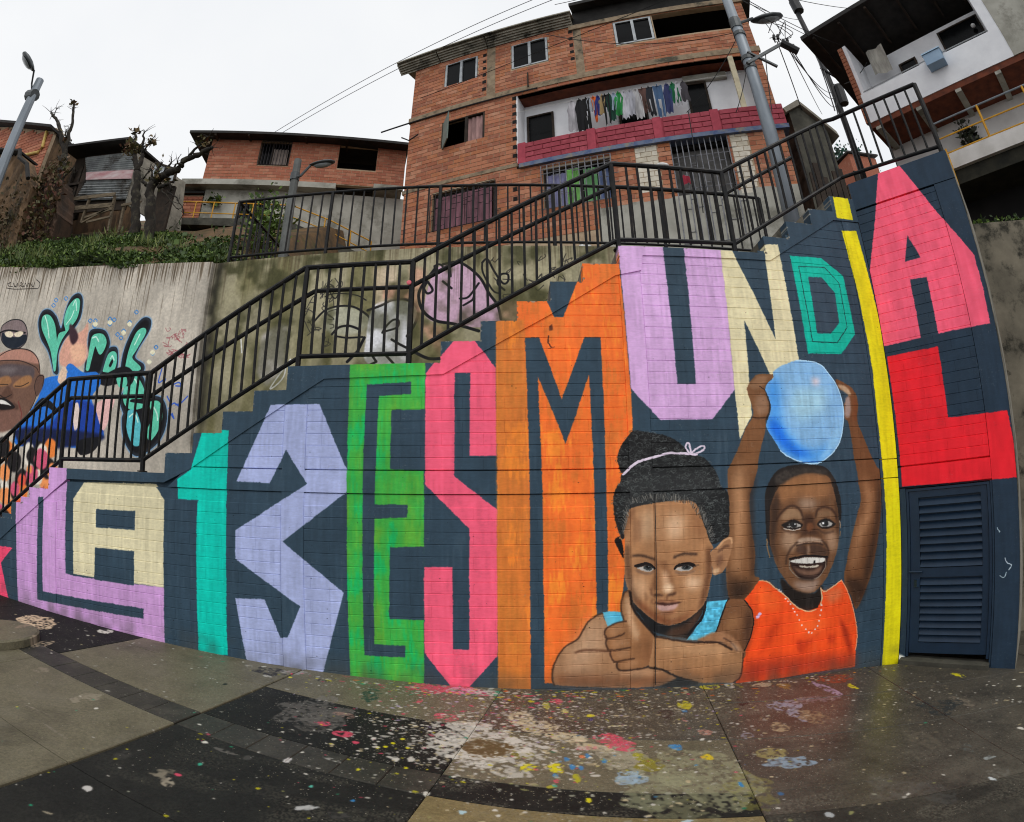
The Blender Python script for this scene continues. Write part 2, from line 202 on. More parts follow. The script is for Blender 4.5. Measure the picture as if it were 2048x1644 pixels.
('p',[1.032,0.907,1.073,0.857,1.094,0.786,1.185,0.691,1.326,0.583,1.44,0.553,1.576,0.585,1.707,0.667,1.795,0.759,1.788,0.696,1.708,0.574,1.65,0.49,1.615,0.417,1.455,0.445,1.256,0.517,1.157,0.657,1.073,0.767],(26,26,28),{'s':1}),
('p',[1.426,0.512,1.58,0.551,1.736,0.68,1.768,0.678,1.675,0.512,1.603,0.456,1.499,0.434,1.406,0.462],(78,52,38),{'b':0.02,'a':0.8}),
('p',[1.06,1.661,1.223,1.703,1.472,1.726,1.657,1.718,1.723,1.659,1.771,1.512,1.827,1.348,1.869,1.264,1.841,1.226,1.854,1.085,1.839,0.946,1.795,0.766,1.707,0.667,1.576,0.585,1.44,0.553,1.326,0.583,1.185,0.691,1.08,0.801,1.032,0.914,1.008,1.032,1.003,1.202,1.008,1.338,1.003,1.433,0.996,1.435,1.01,1.545],(158,113,77),{'s':1}),
('p',[1.011,1.338,1.049,1.336,1.054,1.132,1.101,0.924,1.184,0.712,1.08,0.801,1.019,0.997],(84,58,42),{'b':0.016,'a':0.8800000000000001,'clip':1}),
('p',[1.797,1.264,1.857,1.26,1.854,1.085,1.831,0.933,1.787,0.76,1.707,0.667,1.757,0.847,1.795,1.048],(92,58,38),{'b':0.02,'a':0.935,'clip':1}),
('p',[1.044,1.661,1.117,1.667,1.041,1.504,1.007,1.388,0.992,1.467],(104,68,46),{'b':0.024,'a':0.77,'clip':1}),
('p',[1.101,0.828,1.184,0.781,1.269,0.692,1.439,0.603,1.576,0.628,1.706,0.709,1.576,0.585,1.44,0.553,1.326,0.583,1.185,0.691],(112,62,38),{'b':0.024,'a':0.8800000000000001,'clip':1}),
('p',[1.165,1.634,1.296,1.661,1.29,1.415,1.176,1.365,1.096,1.439],(198,162,128),{'b':0.048,'a':0.77,'clip':1}),
('p',[1.427,1.608,1.594,1.585,1.555,1.379,1.438,1.353,1.391,1.49],(208,174,142),{'b':0.048,'a':0.77,'clip':1}),
('p',[1.099,1.581,1.163,1.579,1.16,1.382,1.078,1.345],(118,76,50),{'b':0.032,'a':0.66,'clip':1}),
('p',[1.664,1.678,1.764,1.593,1.81,1.349,1.674,1.397],(128,84,54),{'b':0.04,'a':0.66,'clip':1}),
('p',[1.06,1.036,1.213,1.015,1.226,0.883,1.156,0.811,1.094,0.89],(196,154,118),{'b':0.04,'a':0.8250000000000001,'clip':1}),
('p',[1.597,1.005,1.743,0.988,1.742,0.911,1.654,0.876,1.582,0.923],(216,182,150),{'b':0.04,'a':0.8800000000000001,'clip':1}),
('p',[1.326,1.173,1.397,1.17,1.439,1.071,1.467,0.944,1.51,0.879,1.438,0.849,1.417,0.975],(112,72,46),{'b':0.016,'a':0.66,'clip':1}),
('p',[1.27,1.176,1.326,1.173,1.318,0.926,1.254,0.874,1.247,0.958,1.297,1.051],(118,78,52),{'b':0.02,'a':0.77,'clip':1}),
('p',[1.361,1.075,1.41,1.072,1.438,0.918,1.424,0.871,1.367,0.874],(196,158,126),{'b':0.02,'a':0.8250000000000001,'clip':1}),
('p',[1.374,0.936,1.452,0.945,1.474,0.895,1.438,0.863,1.381,0.873],(224,192,158),{'b':0.016,'a':0.8800000000000001,'clip':1}),
('p',[1.438,0.737,1.503,0.704,1.496,0.669,1.382,0.642,1.325,0.646],(150,96,66),{'b':0.024,'a':0.66,'clip':1}),
('l',[1.02,1.684,1.019,1.741],(60,58,56),{'a':0.75,'w':0.0052}),
('l',[1.026,1.694,1.008,1.726],(40,40,40),{'a':0.75,'w':0.0052}),
('l',[1.031,1.716,1.025,1.741],(90,90,88),{'a':0.75,'w':0.0052}),
('l',[1.036,1.7,1.037,1.736],(40,40,40),{'a':0.75,'w':0.0052}),
('l',[1.041,1.692,1.023,1.737],(40,40,40),{'a':0.75,'w':0.0052}),
('l',[1.047,1.716,1.042,1.742],(90,90,88),{'a':0.75,'w':0.0052}),
('l',[1.051,1.696,1.052,1.742],(40,40,40),{'a':0.75,'w':0.0052}),
('l',[1.057,1.721,1.03,1.743],(40,40,40),{'a':0.75,'w':0.0052}),
('l',[1.062,1.73,1.018,1.762],(40,40,40),{'a':0.75,'w':0.0052}),
('l',[1.067,1.7,1.054,1.746],(90,90,88),{'a':0.75,'w':0.0052}),
('l',[1.072,1.714,1.064,1.745],(90,90,88),{'a':0.75,'w':0.0052}),
('l',[1.077,1.724,1.063,1.744],(40,40,40),{'a':0.75,'w':0.0052}),
('l',[1.082,1.727,1.059,1.762],(40,40,40),{'a':0.75,'w':0.0052}),
('l',[1.087,1.708,1.088,1.78],(90,90,88),{'a':0.75,'w':0.0052}),
('l',[1.092,1.717,1.081,1.758],(130,126,118),{'a':0.75,'w':0.0052}),
('l',[1.097,1.713,1.097,1.754],(90,90,88),{'a':0.75,'w':0.0052}),
('l',[1.103,1.725,1.085,1.782],(130,126,118),{'a':0.75,'w':0.0052}),
('l',[1.108,1.734,1.069,1.779],(60,58,56),{'a':0.75,'w':0.0052}),
('l',[1.113,1.711,1.103,1.783],(40,40,40),{'a':0.75,'w':0.0052}),
('l',[1.118,1.74,1.104,1.758],(60,58,56),{'a':0.75,'w':0.0052}),
('l',[1.123,1.712,1.115,1.778],(40,40,40),{'a':0.75,'w':0.0052}),
('l',[1.128,1.732,1.133,1.768],(130,126,118),{'a':0.75,'w':0.0052}),
('l',[1.133,1.72,1.114,1.762],(130,126,118),{'a':0.75,'w':0.0052}),
('l',[1.139,1.731,1.119,1.772],(40,40,40),{'a':0.75,'w':0.0052}),
('l',[1.144,1.744,1.122,1.77],(40,40,40),{'a':0.75,'w':0.0052}),
('l',[1.149,1.745,1.136,1.763],(90,90,88),{'a':0.75,'w':0.0052}),
('l',[1.154,1.728,1.141,1.76],(60,58,56),{'a':0.75,'w':0.0052}),
('l',[1.16,1.745,1.138,1.785],(90,90,88),{'a':0.75,'w':0.0052}),
('l',[1.164,1.735,1.162,1.782],(40,40,40),{'a':0.75,'w':0.0052}),
('l',[1.169,1.733,1.176,1.802],(40,40,40),{'a':0.75,'w':0.0052}),
('l',[1.175,1.754,1.171,1.785],(40,40,40),{'a':0.75,'w':0.0052}),
('l',[1.179,1.72,1.175,1.778],(130,126,118),{'a':0.75,'w':0.0052}),
('l',[1.185,1.741,1.161,1.797],(40,40,40),{'a':0.75,'w':0.0052}),
('l',[1.19,1.732,1.167,1.796],(40,40,40),{'a':0.75,'w':0.0052}),
('l',[1.195,1.734,1.197,1.771],(60,58,56),{'a':0.75,'w':0.0052}),
('l',[1.201,1.755,1.178,1.787],(130,126,118),{'a':0.75,'w':0.0052}),
('l',[1.205,1.732,1.185,1.774],(90,90,88),{'a':0.75,'w':0.0052}),
('l',[1.211,1.738,1.212,1.778],(60,58,56),{'a':0.75,'w':0.0052}),
('l',[1.216,1.746,1.216,1.776],(40,40,40),{'a':0.75,'w':0.0052}),
('l',[1.221,1.737,1.21,1.773],(130,126,118),{'a':0.75,'w':0.0052}),
('l',[1.226,1.735,1.223,1.809],(40,40,40),{'a':0.75,'w':0.0052}),
('l',[1.232,1.758,1.229,1.79],(60,58,56),{'a':0.75,'w':0.0052}),
('l',[1.237,1.755,1.214,1.805],(130,126,118),{'a':0.75,'w':0.0052}),
('l',[1.242,1.743,1.225,1.79],(60,58,56),{'a':0.75,'w':0.0052}),
('l',[1.247,1.75,1.261,1.804],(90,90,88),{'a':0.75,'w':0.0052}),
('l',[1.252,1.741,1.23,1.791],(40,40,40),{'a':0.75,'w':0.0052}),
('l',[1.258,1.758,1.253,1.805],(130,126,118),{'a':0.75,'w':0.0052}),
('l',[1.262,1.733,1.243,1.79],(40,40,40),{'a':0.75,'w':0.0052}),
('l',[1.267,1.737,1.277,1.809],(40,40,40),{'a':0.75,'w':0.0052}),
('l',[1.273,1.754,1.257,1.781],(130,126,118),{'a':0.75,'w':0.0052}),
('l',[1.278,1.758,1.27,1.794],(60,58,56),{'a':0.75,'w':0.0052}),
('l',[1.283,1.737,1.262,1.789],(130,126,118),{'a':0.75,'w':0.0052}),
('l',[1.288,1.728,1.277,1.778],(90,90,88),{'a':0.75,'w':0.0052}),
('l',[1.293,1.734,1.281,1.812],(90,90,88),{'a':0.75,'w':0.0052}),
('l',[1.298,1.733,1.292,1.802],(60,58,56),{'a':0.75,'w':0.0052}),
('l',[1.304,1.744,1.312,1.78],(60,58,56),{'a':0.75,'w':0.0052}),
('l',[1.309,1.736,1.3,1.783],(60,58,56),{'a':0.75,'w':0.0052}),
('l',[1.314,1.728,1.319,1.793],(130,126,118),{'a':0.75,'w':0.0052}),
('l',[1.32,1.759,1.328,1.81],(90,90,88),{'a':0.75,'w':0.0052}),
('l',[1.324,1.733,1.324,1.782],(60,58,56),{'a':0.75,'w':0.0052}),
('l',[1.33,1.762,1.349,1.795],(60,58,56),{'a':0.75,'w':0.0052}),
('l',[1.335,1.746,1.334,1.81],(90,90,88),{'a':0.75,'w':0.0052}),
('l',[1.34,1.728,1.346,1.774],(60,58,56),{'a':0.75,'w':0.0052}),
('l',[1.346,1.758,1.366,1.805],(90,90,88),{'a':0.75,'w':0.0052}),
('l',[1.351,1.741,1.336,1.808],(60,58,56),{'a':0.75,'w':0.0052}),
('l',[1.356,1.74,1.363,1.778],(60,58,56),{'a':0.75,'w':0.0052}),
('l',[1.361,1.755,1.36,1.794],(90,90,88),{'a':0.75,'w':0.0052}),
('l',[1.366,1.749,1.39,1.798],(60,58,56),{'a':0.75,'w':0.0052}),
('l',[1.372,1.759,1.373,1.799],(60,58,56),{'a':0.75,'w':0.0052}),
('l',[1.377,1.744,1.401,1.804],(60,58,56),{'a':0.75,'w':0.0052}),
('l',[1.382,1.733,1.371,1.773],(90,90,88),{'a':0.75,'w':0.0052}),
('l',[1.387,1.724,1.404,1.807],(130,126,118),{'a':0.75,'w':0.0052}),
('l',[1.392,1.729,1.403,1.802],(90,90,88),{'a':0.75,'w':0.0052}),
('l',[1.397,1.724,1.381,1.788],(130,126,118),{'a':0.75,'w':0.0052}),
('l',[1.403,1.742,1.393,1.781],(40,40,40),{'a':0.75,'w':0.0052}),
('l',[1.408,1.745,1.405,1.792],(60,58,56),{'a':0.75,'w':0.0052}),
('l',[1.413,1.74,1.402,1.796],(90,90,88),{'a':0.75,'w':0.0052}),
('l',[1.418,1.725,1.421,1.791],(40,40,40),{'a':0.75,'w':0.0052}),
('l',[1.424,1.745,1.418,1.781],(130,126,118),{'a':0.75,'w':0.0052}),
('l',[1.429,1.727,1.438,1.783],(40,40,40),{'a':0.75,'w':0.0052}),
('l',[1.434,1.735,1.437,1.777],(90,90,88),{'a':0.75,'w':0.0052}),
('l',[1.44,1.745,1.457,1.789],(90,90,88),{'a':0.75,'w':0.0052}),
('l',[1.445,1.737,1.468,1.783],(40,40,40),{'a':0.75,'w':0.0052}),
('l',[1.45,1.725,1.464,1.767],(60,58,56),{'a':0.75,'w':0.0052}),
('l',[1.455,1.741,1.469,1.771],(130,126,118),{'a':0.75,'w':0.0052}),
('l',[1.46,1.738,1.463,1.772],(130,126,118),{'a':0.75,'w':0.0052}),
('l',[1.465,1.727,1.468,1.77],(90,90,88),{'a':0.75,'w':0.0052}),
('l',[1.471,1.749,1.49,1.772],(90,90,88),{'a':0.75,'w':0.0052}),
('l',[1.476,1.721,1.482,1.793],(90,90,88),{'a':0.75,'w':0.0052}),
('l',[1.482,1.742,1.482,1.794],(60,58,56),{'a':0.75,'w':0.0052}),
('l',[1.487,1.738,1.49,1.795],(130,126,118),{'a':0.75,'w':0.0052}),
('l',[1.492,1.718,1.513,1.787],(130,126,118),{'a':0.75,'w':0.0052}),
('l',[1.498,1.746,1.507,1.785],(130,126,118),{'a':0.75,'w':0.0052}),
('l',[1.502,1.713,1.505,1.767],(130,126,118),{'a':0.75,'w':0.0052}),
('l',[1.507,1.714,1.511,1.762],(130,126,118),{'a':0.75,'w':0.0052}),
('l',[1.514,1.745,1.529,1.758],(130,126,118),{'a':0.75,'w':0.0052}),
('l',[1.518,1.714,1.515,1.76],(60,58,56),{'a':0.75,'w':0.0052}),
('l',[1.523,1.715,1.514,1.768],(60,58,56),{'a':0.75,'w':0.0052}),
('l',[1.528,1.711,1.539,1.773],(130,126,118),{'a':0.75,'w':0.0052}),
('l',[1.535,1.739,1.536,1.791],(90,90,88),{'a':0.75,'w':0.0052}),
('l',[1.54,1.736,1.557,1.762],(130,126,118),{'a':0.75,'w':0.0052}),
('l',[1.545,1.731,1.544,1.766],(90,90,88),{'a':0.75,'w':0.0052}),
('l',[1.549,1.706,1.56,1.751],(40,40,40),{'a':0.75,'w':0.0052}),
('l',[1.556,1.736,1.572,1.752],(60,58,56),{'a':0.75,'w':0.0052}),
('l',[1.56,1.718,1.574,1.751],(40,40,40),{'a':0.75,'w':0.0052}),
('l',[1.566,1.714,1.571,1.778],(60,58,56),{'a':0.75,'w':0.0052}),
('l',[1.571,1.707,1.571,1.749],(60,58,56),{'a':0.75,'w':0.0052}),
('l',[1.576,1.703,1.59,1.756],(40,40,40),{'a':0.75,'w':0.0052}),
('l',[1.581,1.697,1.598,1.763],(60,58,56),{'a':0.75,'w':0.0052}),
('l',[1.587,1.716,1.611,1.754],(60,58,56),{'a':0.75,'w':0.0052}),
('l',[1.592,1.694,1.588,1.746],(90,90,88),{'a':0.75,'w':0.0052}),
('l',[1.597,1.71,1.593,1.777],(90,90,88),{'a':0.75,'w':0.0052}),
('l',[1.602,1.698,1.599,1.751],(40,40,40),{'a':0.75,'w':0.0052}),
('l',[1.608,1.717,1.612,1.764],(40,40,40),{'a':0.75,'w':0.0052}),
('l',[1.614,1.72,1.612,1.763],(60,58,56),{'a':0.75,'w':0.0052}),
('l',[1.619,1.714,1.612,1.77],(60,58,56),{'a':0.75,'w':0.0052}),
('l',[1.624,1.696,1.624,1.734],(40,40,40),{'a':0.75,'w':0.0052}),
('l',[1.63,1.719,1.625,1.753],(130,126,118),{'a':0.75,'w':0.0052}),
('l',[1.635,1.712,1.664,1.756],(60,58,56),{'a':0.75,'w':0.0052}),
('l',[1.64,1.706,1.634,1.749],(60,58,56),{'a':0.75,'w':0.0052}),
('l',[1.645,1.702,1.647,1.724],(60,58,56),{'a':0.75,'w':0.0052}),
('l',[1.65,1.688,1.66,1.739],(90,90,88),{'a':0.75,'w':0.0052}),
('l',[1.656,1.69,1.677,1.737],(90,90,88),{'a':0.75,'w':0.0052}),
('l',[1.661,1.676,1.662,1.708],(90,90,88),{'a':0.75,'w':0.0052}),
('l',[1.665,1.652,1.678,1.707],(40,40,40),{'a':0.75,'w':0.0052}),
('l',[1.671,1.663,1.689,1.7],(60,58,56),{'a':0.75,'w':0.0052}),
('l',[1.676,1.64,1.7,1.676],(40,40,40),{'a':0.75,'w':0.0052}),
('l',[1.681,1.65,1.679,1.692],(90,90,88),{'a':0.75,'w':0.0052}),
('l',[1.687,1.643,1.693,1.661],(40,40,40),{'a':0.75,'w':0.0052}),
('l',[1.691,1.621,1.723,1.667],(40,40,40),{'a':0.75,'w':0.0052}),
('l',[1.697,1.616,1.733,1.658],(90,90,88),{'a':0.75,'w':0.0052}),
('l',[1.702,1.612,1.713,1.629],(40,40,40),{'a':0.75,'w':0.0052}),
('l',[1.706,1.581,1.711,1.654],(40,40,40),{'a':0.75,'w':0.0052}),
('l',[1.712,1.592,1.76,1.634],(130,126,118),{'a':0.75,'w':0.0052}),
('l',[1.717,1.592,1.74,1.611],(130,126,118),{'a':0.75,'w':0.0052}),
('l',[1.723,1.596,1.755,1.618],(60,58,56),{'a':0.75,'w':0.0052}),
('l',[1.728,1.583,1.742,1.603],(40,40,40),{'a':0.75,'w':0.0052}),
('l',[1.733,1.554,1.764,1.62],(40,40,40),{'a':0.75,'w':0.0052}),
('l',[1.738,1.564,1.746,1.608],(60,58,56),{'a':0.75,'w':0.0052}),
('l',[1.743,1.546,1.773,1.611],(60,58,56),{'a':0.75,'w':0.0052}),
('l',[1.749,1.545,1.785,1.599],(60,58,56),{'a':0.75,'w':0.0052}),
('l',[1.754,1.554,1.803,1.597],(130,126,118),{'a':0.75,'w':0.0052}),
('l',[1.759,1.547,1.787,1.59],(60,58,56),{'a':0.75,'w':0.0052}),
('l',[1.765,1.555,1.793,1.571],(130,126,118),{'a':0.75,'w':0.0052}),
('l',[1.77,1.545,1.805,1.588],(90,90,88),{'a':0.75,'w':0.0052}),
('l',[1.776,1.54,1.798,1.564],(130,126,118),{'a':0.75,'w':0.0052}),
('l',[1.781,1.541,1.788,1.586],(130,126,118),{'a':0.75,'w':0.0052}),
('l',[1.786,1.509,1.791,1.571],(130,126,118),{'a':0.75,'w':0.0052}),
('l',[1.791,1.515,1.81,1.538],(40,40,40),{'a':0.75,'w':0.0052}),
('l',[1.797,1.519,1.812,1.559],(90,90,88),{'a':0.75,'w':0.0052}),
('l',[1.748,1.656,1.77,1.679],(60,58,56),{'a':0.75,'w':0.0052}),
('l',[1.749,1.636,1.789,1.673],(90,90,88),{'a':0.75,'w':0.0052}),
('l',[1.735,1.615,1.74,1.673],(90,90,88),{'a':0.75,'w':0.0052}),
('l',[1.737,1.613,1.748,1.684],(60,58,56),{'a':0.75,'w':0.0052}),
('l',[1.752,1.632,1.768,1.657],(40,40,40),{'a':0.75,'w':0.0052}),
('l',[1.752,1.601,1.761,1.656],(60,58,56),{'a':0.75,'w':0.0052}),
('l',[1.753,1.614,1.772,1.639],(60,58,56),{'a':0.75,'w':0.0052}),
('l',[1.748,1.619,1.765,1.65],(90,90,88),{'a':0.75,'w':0.0052}),
('l',[1.754,1.589,1.758,1.655],(40,40,40),{'a':0.75,'w':0.0052}),
('l',[1.756,1.602,1.76,1.657],(130,126,118),{'a':0.75,'w':0.0052}),
('l',[1.757,1.593,1.763,1.645],(60,58,56),{'a':0.75,'w':0.0052}),
('l',[1.752,1.581,1.781,1.64],(90,90,88),{'a':0.75,'w':0.0052}),
('l',[1.759,1.602,1.765,1.615],(90,90,88),{'a':0.75,'w':0.0052}),
('l',[1.76,1.597,1.766,1.62],(90,90,88),{'a':0.75,'w':0.0052}),
('l',[1.767,1.59,1.805,1.63],(40,40,40),{'a':0.75,'w':0.0052}),
('l',[1.772,1.563,1.791,1.6],(40,40,40),{'a':0.75,'w':0.0052}),
('l',[1.773,1.567,1.79,1.62],(130,126,118),{'a':0.75,'w':0.0052}),
('l',[1.769,1.576,1.805,1.605],(130,126,118),{'a':0.75,'w':0.0052}),
('l',[1.768,1.562,1.775,1.618],(130,126,118),{'a':0.75,'w':0.0052}),
('l',[1.767,1.552,1.811,1.6],(90,90,88),{'a':0.75,'w':0.0052}),
('l',[1.764,1.536,1.766,1.592],(40,40,40),{'a':0.75,'w':0.0052}),
('l',[1.766,1.543,1.789,1.609],(40,40,40),{'a':0.75,'w':0.0052}),
('l',[1.775,1.537,1.794,1.563],(60,58,56),{'a':0.75,'w':0.0052}),
('l',[1.774,1.546,1.788,1.571],(40,40,40),{'a':0.75,'w':0.0052}),
('l',[1.776,1.522,1.78,1.59],(130,126,118),{'a':0.75,'w':0.0052}),
('l',[1.787,1.51,1.81,1.558],(40,40,40),{'a':0.75,'w':0.0052}),
('l',[1.782,1.504,1.822,1.552],(90,90,88),{'a':0.75,'w':0.0052}),
('l',[1.785,1.53,1.811,1.576],(40,40,40),{'a':0.75,'w':0.0052}),
('l',[1.781,1.526,1.793,1.562],(60,58,56),{'a':0.75,'w':0.0052}),
('l',[1.779,1.504,1.786,1.571],(90,90,88),{'a':0.75,'w':0.0052}),
('l',[1.785,1.501,1.79,1.553],(60,58,56),{'a':0.75,'w':0.0052}),
('l',[1.784,1.51,1.809,1.553],(90,90,88),{'a':0.75,'w':0.0052}),
('l',[1.791,1.475,1.811,1.533],(90,90,88),{'a':0.75,'w':0.0052}),
('l',[1.802,1.49,1.825,1.528],(60,58,56),{'a':0.75,'w':0.0052}),
('l',[1.798,1.496,1.809,1.536],(130,126,118),{'a':0.75,'w':0.0052}),
('l',[1.791,1.49,1.798,1.518],(90,90,88),{'a':0.75,'w':0.0052}),
('l',[1.805,1.483,1.835,1.515],(60,58,56),{'a':0.75,'w':0.0052}),
('l',[1.805,1.471,1.821,1.502],(90,90,88),{'a':0.75,'w':0.0052}),
('l',[1.806,1.481,1.826,1.515],(60,58,56),{'a':0.75,'w':0.0052}),
('l',[1.81,1.467,1.825,1.485],(40,40,40),{'a':0.75,'w':0.0052}),
('l',[1.809,1.452,1.849,1.485],(130,126,118),{'a':0.75,'w':0.0052}),
('l',[1.812,1.455,1.828,1.506],(60,58,56),{'a':0.75,'w':0.0052}),
('l',[1.805,1.433,1.833,1.472],(90,90,88),{'a':0.75,'w':0.0052}),
('l',[1.818,1.432,1.851,1.5],(60,58,56),{'a':0.75,'w':0.0052}),
('l',[1.82,1.445,1.83,1.493],(60,58,56),{'a':0.75,'w':0.0052}),
('l',[1.807,1.428,1.816,1.486],(60,58,56),{'a':0.75,'w':0.0052}),
('l',[1.819,1.415,1.829,1.486],(60,58,56),{'a':0.75,'w':0.0052}),
('l',[1.82,1.415,1.856,1.47],(130,126,118),{'a':0.75,'w':0.0052}),
('l',[1.818,1.43,1.856,1.45],(90,90,88),{'a':0.75,'w':0.0052}),
('l',[1.82,1.417,1.854,1.456],(60,58,56),{'a':0.75,'w':0.0052}),
('l',[1.821,1.421,1.859,1.452],(130,126,118),{'a':0.75,'w':0.0052}),
('l',[1.83,1.407,1.87,1.435],(130,126,118),{'a':0.75,'w':0.0052}),
('l',[1.825,1.403,1.86,1.442],(40,40,40),{'a':0.75,'w':0.0052}),
('l',[1.832,1.412,1.84,1.427],(130,126,118),{'a':0.75,'w':0.0052}),
('l',[1.825,1.394,1.84,1.43],(130,126,118),{'a':0.75,'w':0.0052}),
('l',[1.836,1.386,1.871,1.42],(90,90,88),{'a':0.75,'w':0.0052}),
('l',[1.838,1.398,1.852,1.41],(40,40,40),{'a':0.75,'w':0.0052}),
('l',[1.832,1.369,1.843,1.41],(40,40,40),{'a':0.75,'w':0.0052}),
('l',[1.835,1.357,1.854,1.417],(40,40,40),{'a':0.75,'w':0.0052}),
('l',[1.843,1.364,1.885,1.4],(90,90,88),{'a':0.75,'w':0.0052}),
('l',[1.842,1.368,1.869,1.393],(60,58,56),{'a':0.75,'w':0.0052}),
('l',[1.839,1.359,1.873,1.405],(130,126,118),{'a':0.75,'w':0.0052}),
('l',[1.836,1.358,1.843,1.391],(130,126,118),{'a':0.75,'w':0.0052}),
('l',[1.84,1.36,1.893,1.391],(90,90,88),{'a':0.75,'w':0.0052}),
('l',[1.848,1.339,1.879,1.389],(90,90,88),{'a':0.75,'w':0.0052}),
('l',[1.84,1.326,1.861,1.371],(90,90,88),{'a':0.75,'w':0.0052}),
('l',[1.855,1.337,1.872,1.364],(60,58,56),{'a':0.75,'w':0.0052}),
('l',[1.845,1.323,1.884,1.368],(90,90,88),{'a':0.75,'w':0.0052}),
('l',[1.858,1.314,1.899,1.358],(90,90,88),{'a':0.75,'w':0.0052}),
('l',[1.85,1.331,1.906,1.358],(40,40,40),{'a':0.75,'w':0.0052}),
('l',[1.056,1.635,1.035,1.693],(130,126,118),{'a':0.75,'w':0.0052}),
('l',[1.055,1.656,1.027,1.693],(40,40,40),{'a':0.75,'w':0.0052}),
('l',[1.053,1.634,1.027,1.677],(40,40,40),{'a':0.75,'w':0.0052}),
('l',[1.051,1.64,1.022,1.662],(60,58,56),{'a':0.75,'w':0.0052}),
('l',[1.05,1.631,1.048,1.677],(60,58,56),{'a':0.75,'w':0.0052}),
('l',[1.048,1.603,1.025,1.678],(130,126,118),{'a':0.75,'w':0.0052}),
('l',[1.046,1.598,1.034,1.639],(90,90,88),{'a':0.75,'w':0.0052}),
('l',[1.045,1.618,1.002,1.653],(130,126,118),{'a':0.75,'w':0.0052}),
('l',[1.044,1.618,1.03,1.636],(130,126,118),{'a':0.75,'w':0.0052}),
('l',[1.041,1.58,1.031,1.626],(130,126,118),{'a':0.75,'w':0.0052}),
('l',[1.04,1.586,1.024,1.65],(90,90,88),{'a':0.75,'w':0.0052}),
('l',[1.039,1.603,0.998,1.635],(40,40,40),{'a':0.75,'w':0.0052}),
('l',[1.037,1.596,1.015,1.618],(90,90,88),{'a':0.75,'w':0.0052}),
('l',[1.035,1.568,1.002,1.633],(90,90,88),{'a':0.75,'w':0.0052}),
('l',[1.034,1.562,1.003,1.62],(130,126,118),{'a':0.75,'w':0.0052}),
('l',[1.032,1.553,1.017,1.621],(40,40,40),{'a':0.75,'w':0.0052}),
('l',[1.031,1.543,0.994,1.603],(130,126,118),{'a':0.75,'w':0.0052}),
('l',[1.03,1.571,1.014,1.593],(90,90,88),{'a':0.75,'w':0.0052}),
('l',[1.028,1.539,1.028,1.584],(90,90,88),{'a':0.75,'w':0.0052}),
('l',[1.027,1.557,0.995,1.598],(130,126,118),{'a':0.75,'w':0.0052}),
('l',[1.024,1.525,1.015,1.595],(90,90,88),{'a':0.75,'w':0.0052}),
('l',[1.023,1.532,0.979,1.58],(90,90,88),{'a':0.75,'w':0.0052}),
('l',[1.021,1.516,1.011,1.597],(60,58,56),{'a':0.75,'w':0.0052}),
('l',[1.02,1.54,0.988,1.567],(130,126,118),{'a':0.75,'w':0.0052}),
('l',[1.019,1.517,0.998,1.562],(90,90,88),{'a':0.75,'w':0.0052}),
('l',[1.017,1.501,1.006,1.545],(90,90,88),{'a':0.75,'w':0.0052}),
('l',[1.016,1.511,1.005,1.551],(90,90,88),{'a':0.75,'w':0.0052}),
('l',[1.014,1.496,0.998,1.554],(40,40,40),{'a':0.75,'w':0.0052}),
('l',[1.012,1.49,0.97,1.541],(90,90,88),{'a':0.75,'w':0.0052}),
('l',[1.011,1.487,0.969,1.544],(40,40,40),{'a':0.75,'w':0.0052}),
('l',[1.009,1.488,0.995,1.526],(90,90,88),{'a':0.75,'w':0.0052}),
('l',[1.008,1.484,0.993,1.536],(130,126,118),{'a':0.75,'w':0.0052}),
('l',[1.006,1.481,0.983,1.511],(40,40,40),{'a':0.75,'w':0.0052}),
('l',[1.005,1.47,0.997,1.511],(130,126,118),{'a':0.75,'w':0.0052}),
('l',[1.004,1.479,0.991,1.495],(90,90,88),{'a':0.75,'w':0.0052}),
('l',[1.002,1.473,0.998,1.524],(90,90,88),{'a':0.75,'w':0.0052}),
('l',[1.0,1.447,0.999,1.511],(60,58,56),{'a':0.75,'w':0.0052}),
('l',[0.999,1.445,0.968,1.481],(40,40,40),{'a':0.75,'w':0.0052}),
('l',[0.997,1.436,0.983,1.47],(60,58,56),{'a':0.75,'w':0.0052}),
('l',[0.996,1.453,0.985,1.503],(130,126,118),{'a':0.75,'w':0.0052}),
('l',[1.282,0.852,1.325,0.853,1.36,0.84],(48,28,22),{'s':1,'b':0.006,'w':0.0164}),
('l',[1.417,0.843,1.46,0.851,1.488,0.859],(48,28,22),{'s':1,'b':0.006,'w':0.0164}),
('l',[1.254,0.916,1.254,0.874,1.268,0.853],(80,50,36),{'s':1,'b':0.006,'w':0.0094}),
('l',[1.406,0.837,1.403,0.795],(92,58,42),{'b':0.006,'w':0.0118}),
('p',[1.346,0.841,1.395,0.838,1.388,0.803,1.325,0.8],(180,128,90),{'b':0.012,'a':0.7}),
('l',[1.083,1.229,1.145,1.233,1.214,1.217,1.284,1.189],(44,30,25),{'s':1,'b':0.006,'w':0.0188}),
('l',[1.476,1.196,1.526,1.214,1.599,1.224,1.701,1.214],(44,30,25),{'s':1,'b':0.006,'w':0.0188}),
('p',[1.102,1.137,1.158,1.149,1.214,1.154,1.256,1.135,1.283,1.1,1.255,1.119,1.214,1.135,1.158,1.124,1.13,1.114],(96,62,44),{'s':1,'b':0.03,'a':0.9}),
('p',[1.102,1.137,1.158,1.149,1.214,1.154,1.256,1.135,1.283,1.1,1.255,1.119,1.214,1.135,1.158,1.124,1.13,1.114],(24,18,18),{'s':1,'b':0.004}),
('l',[1.102,1.137,1.158,1.149,1.214,1.154,1.256,1.135,1.283,1.1],(22,17,17),{'s':1,'b':0.003,'w':0.0212}),
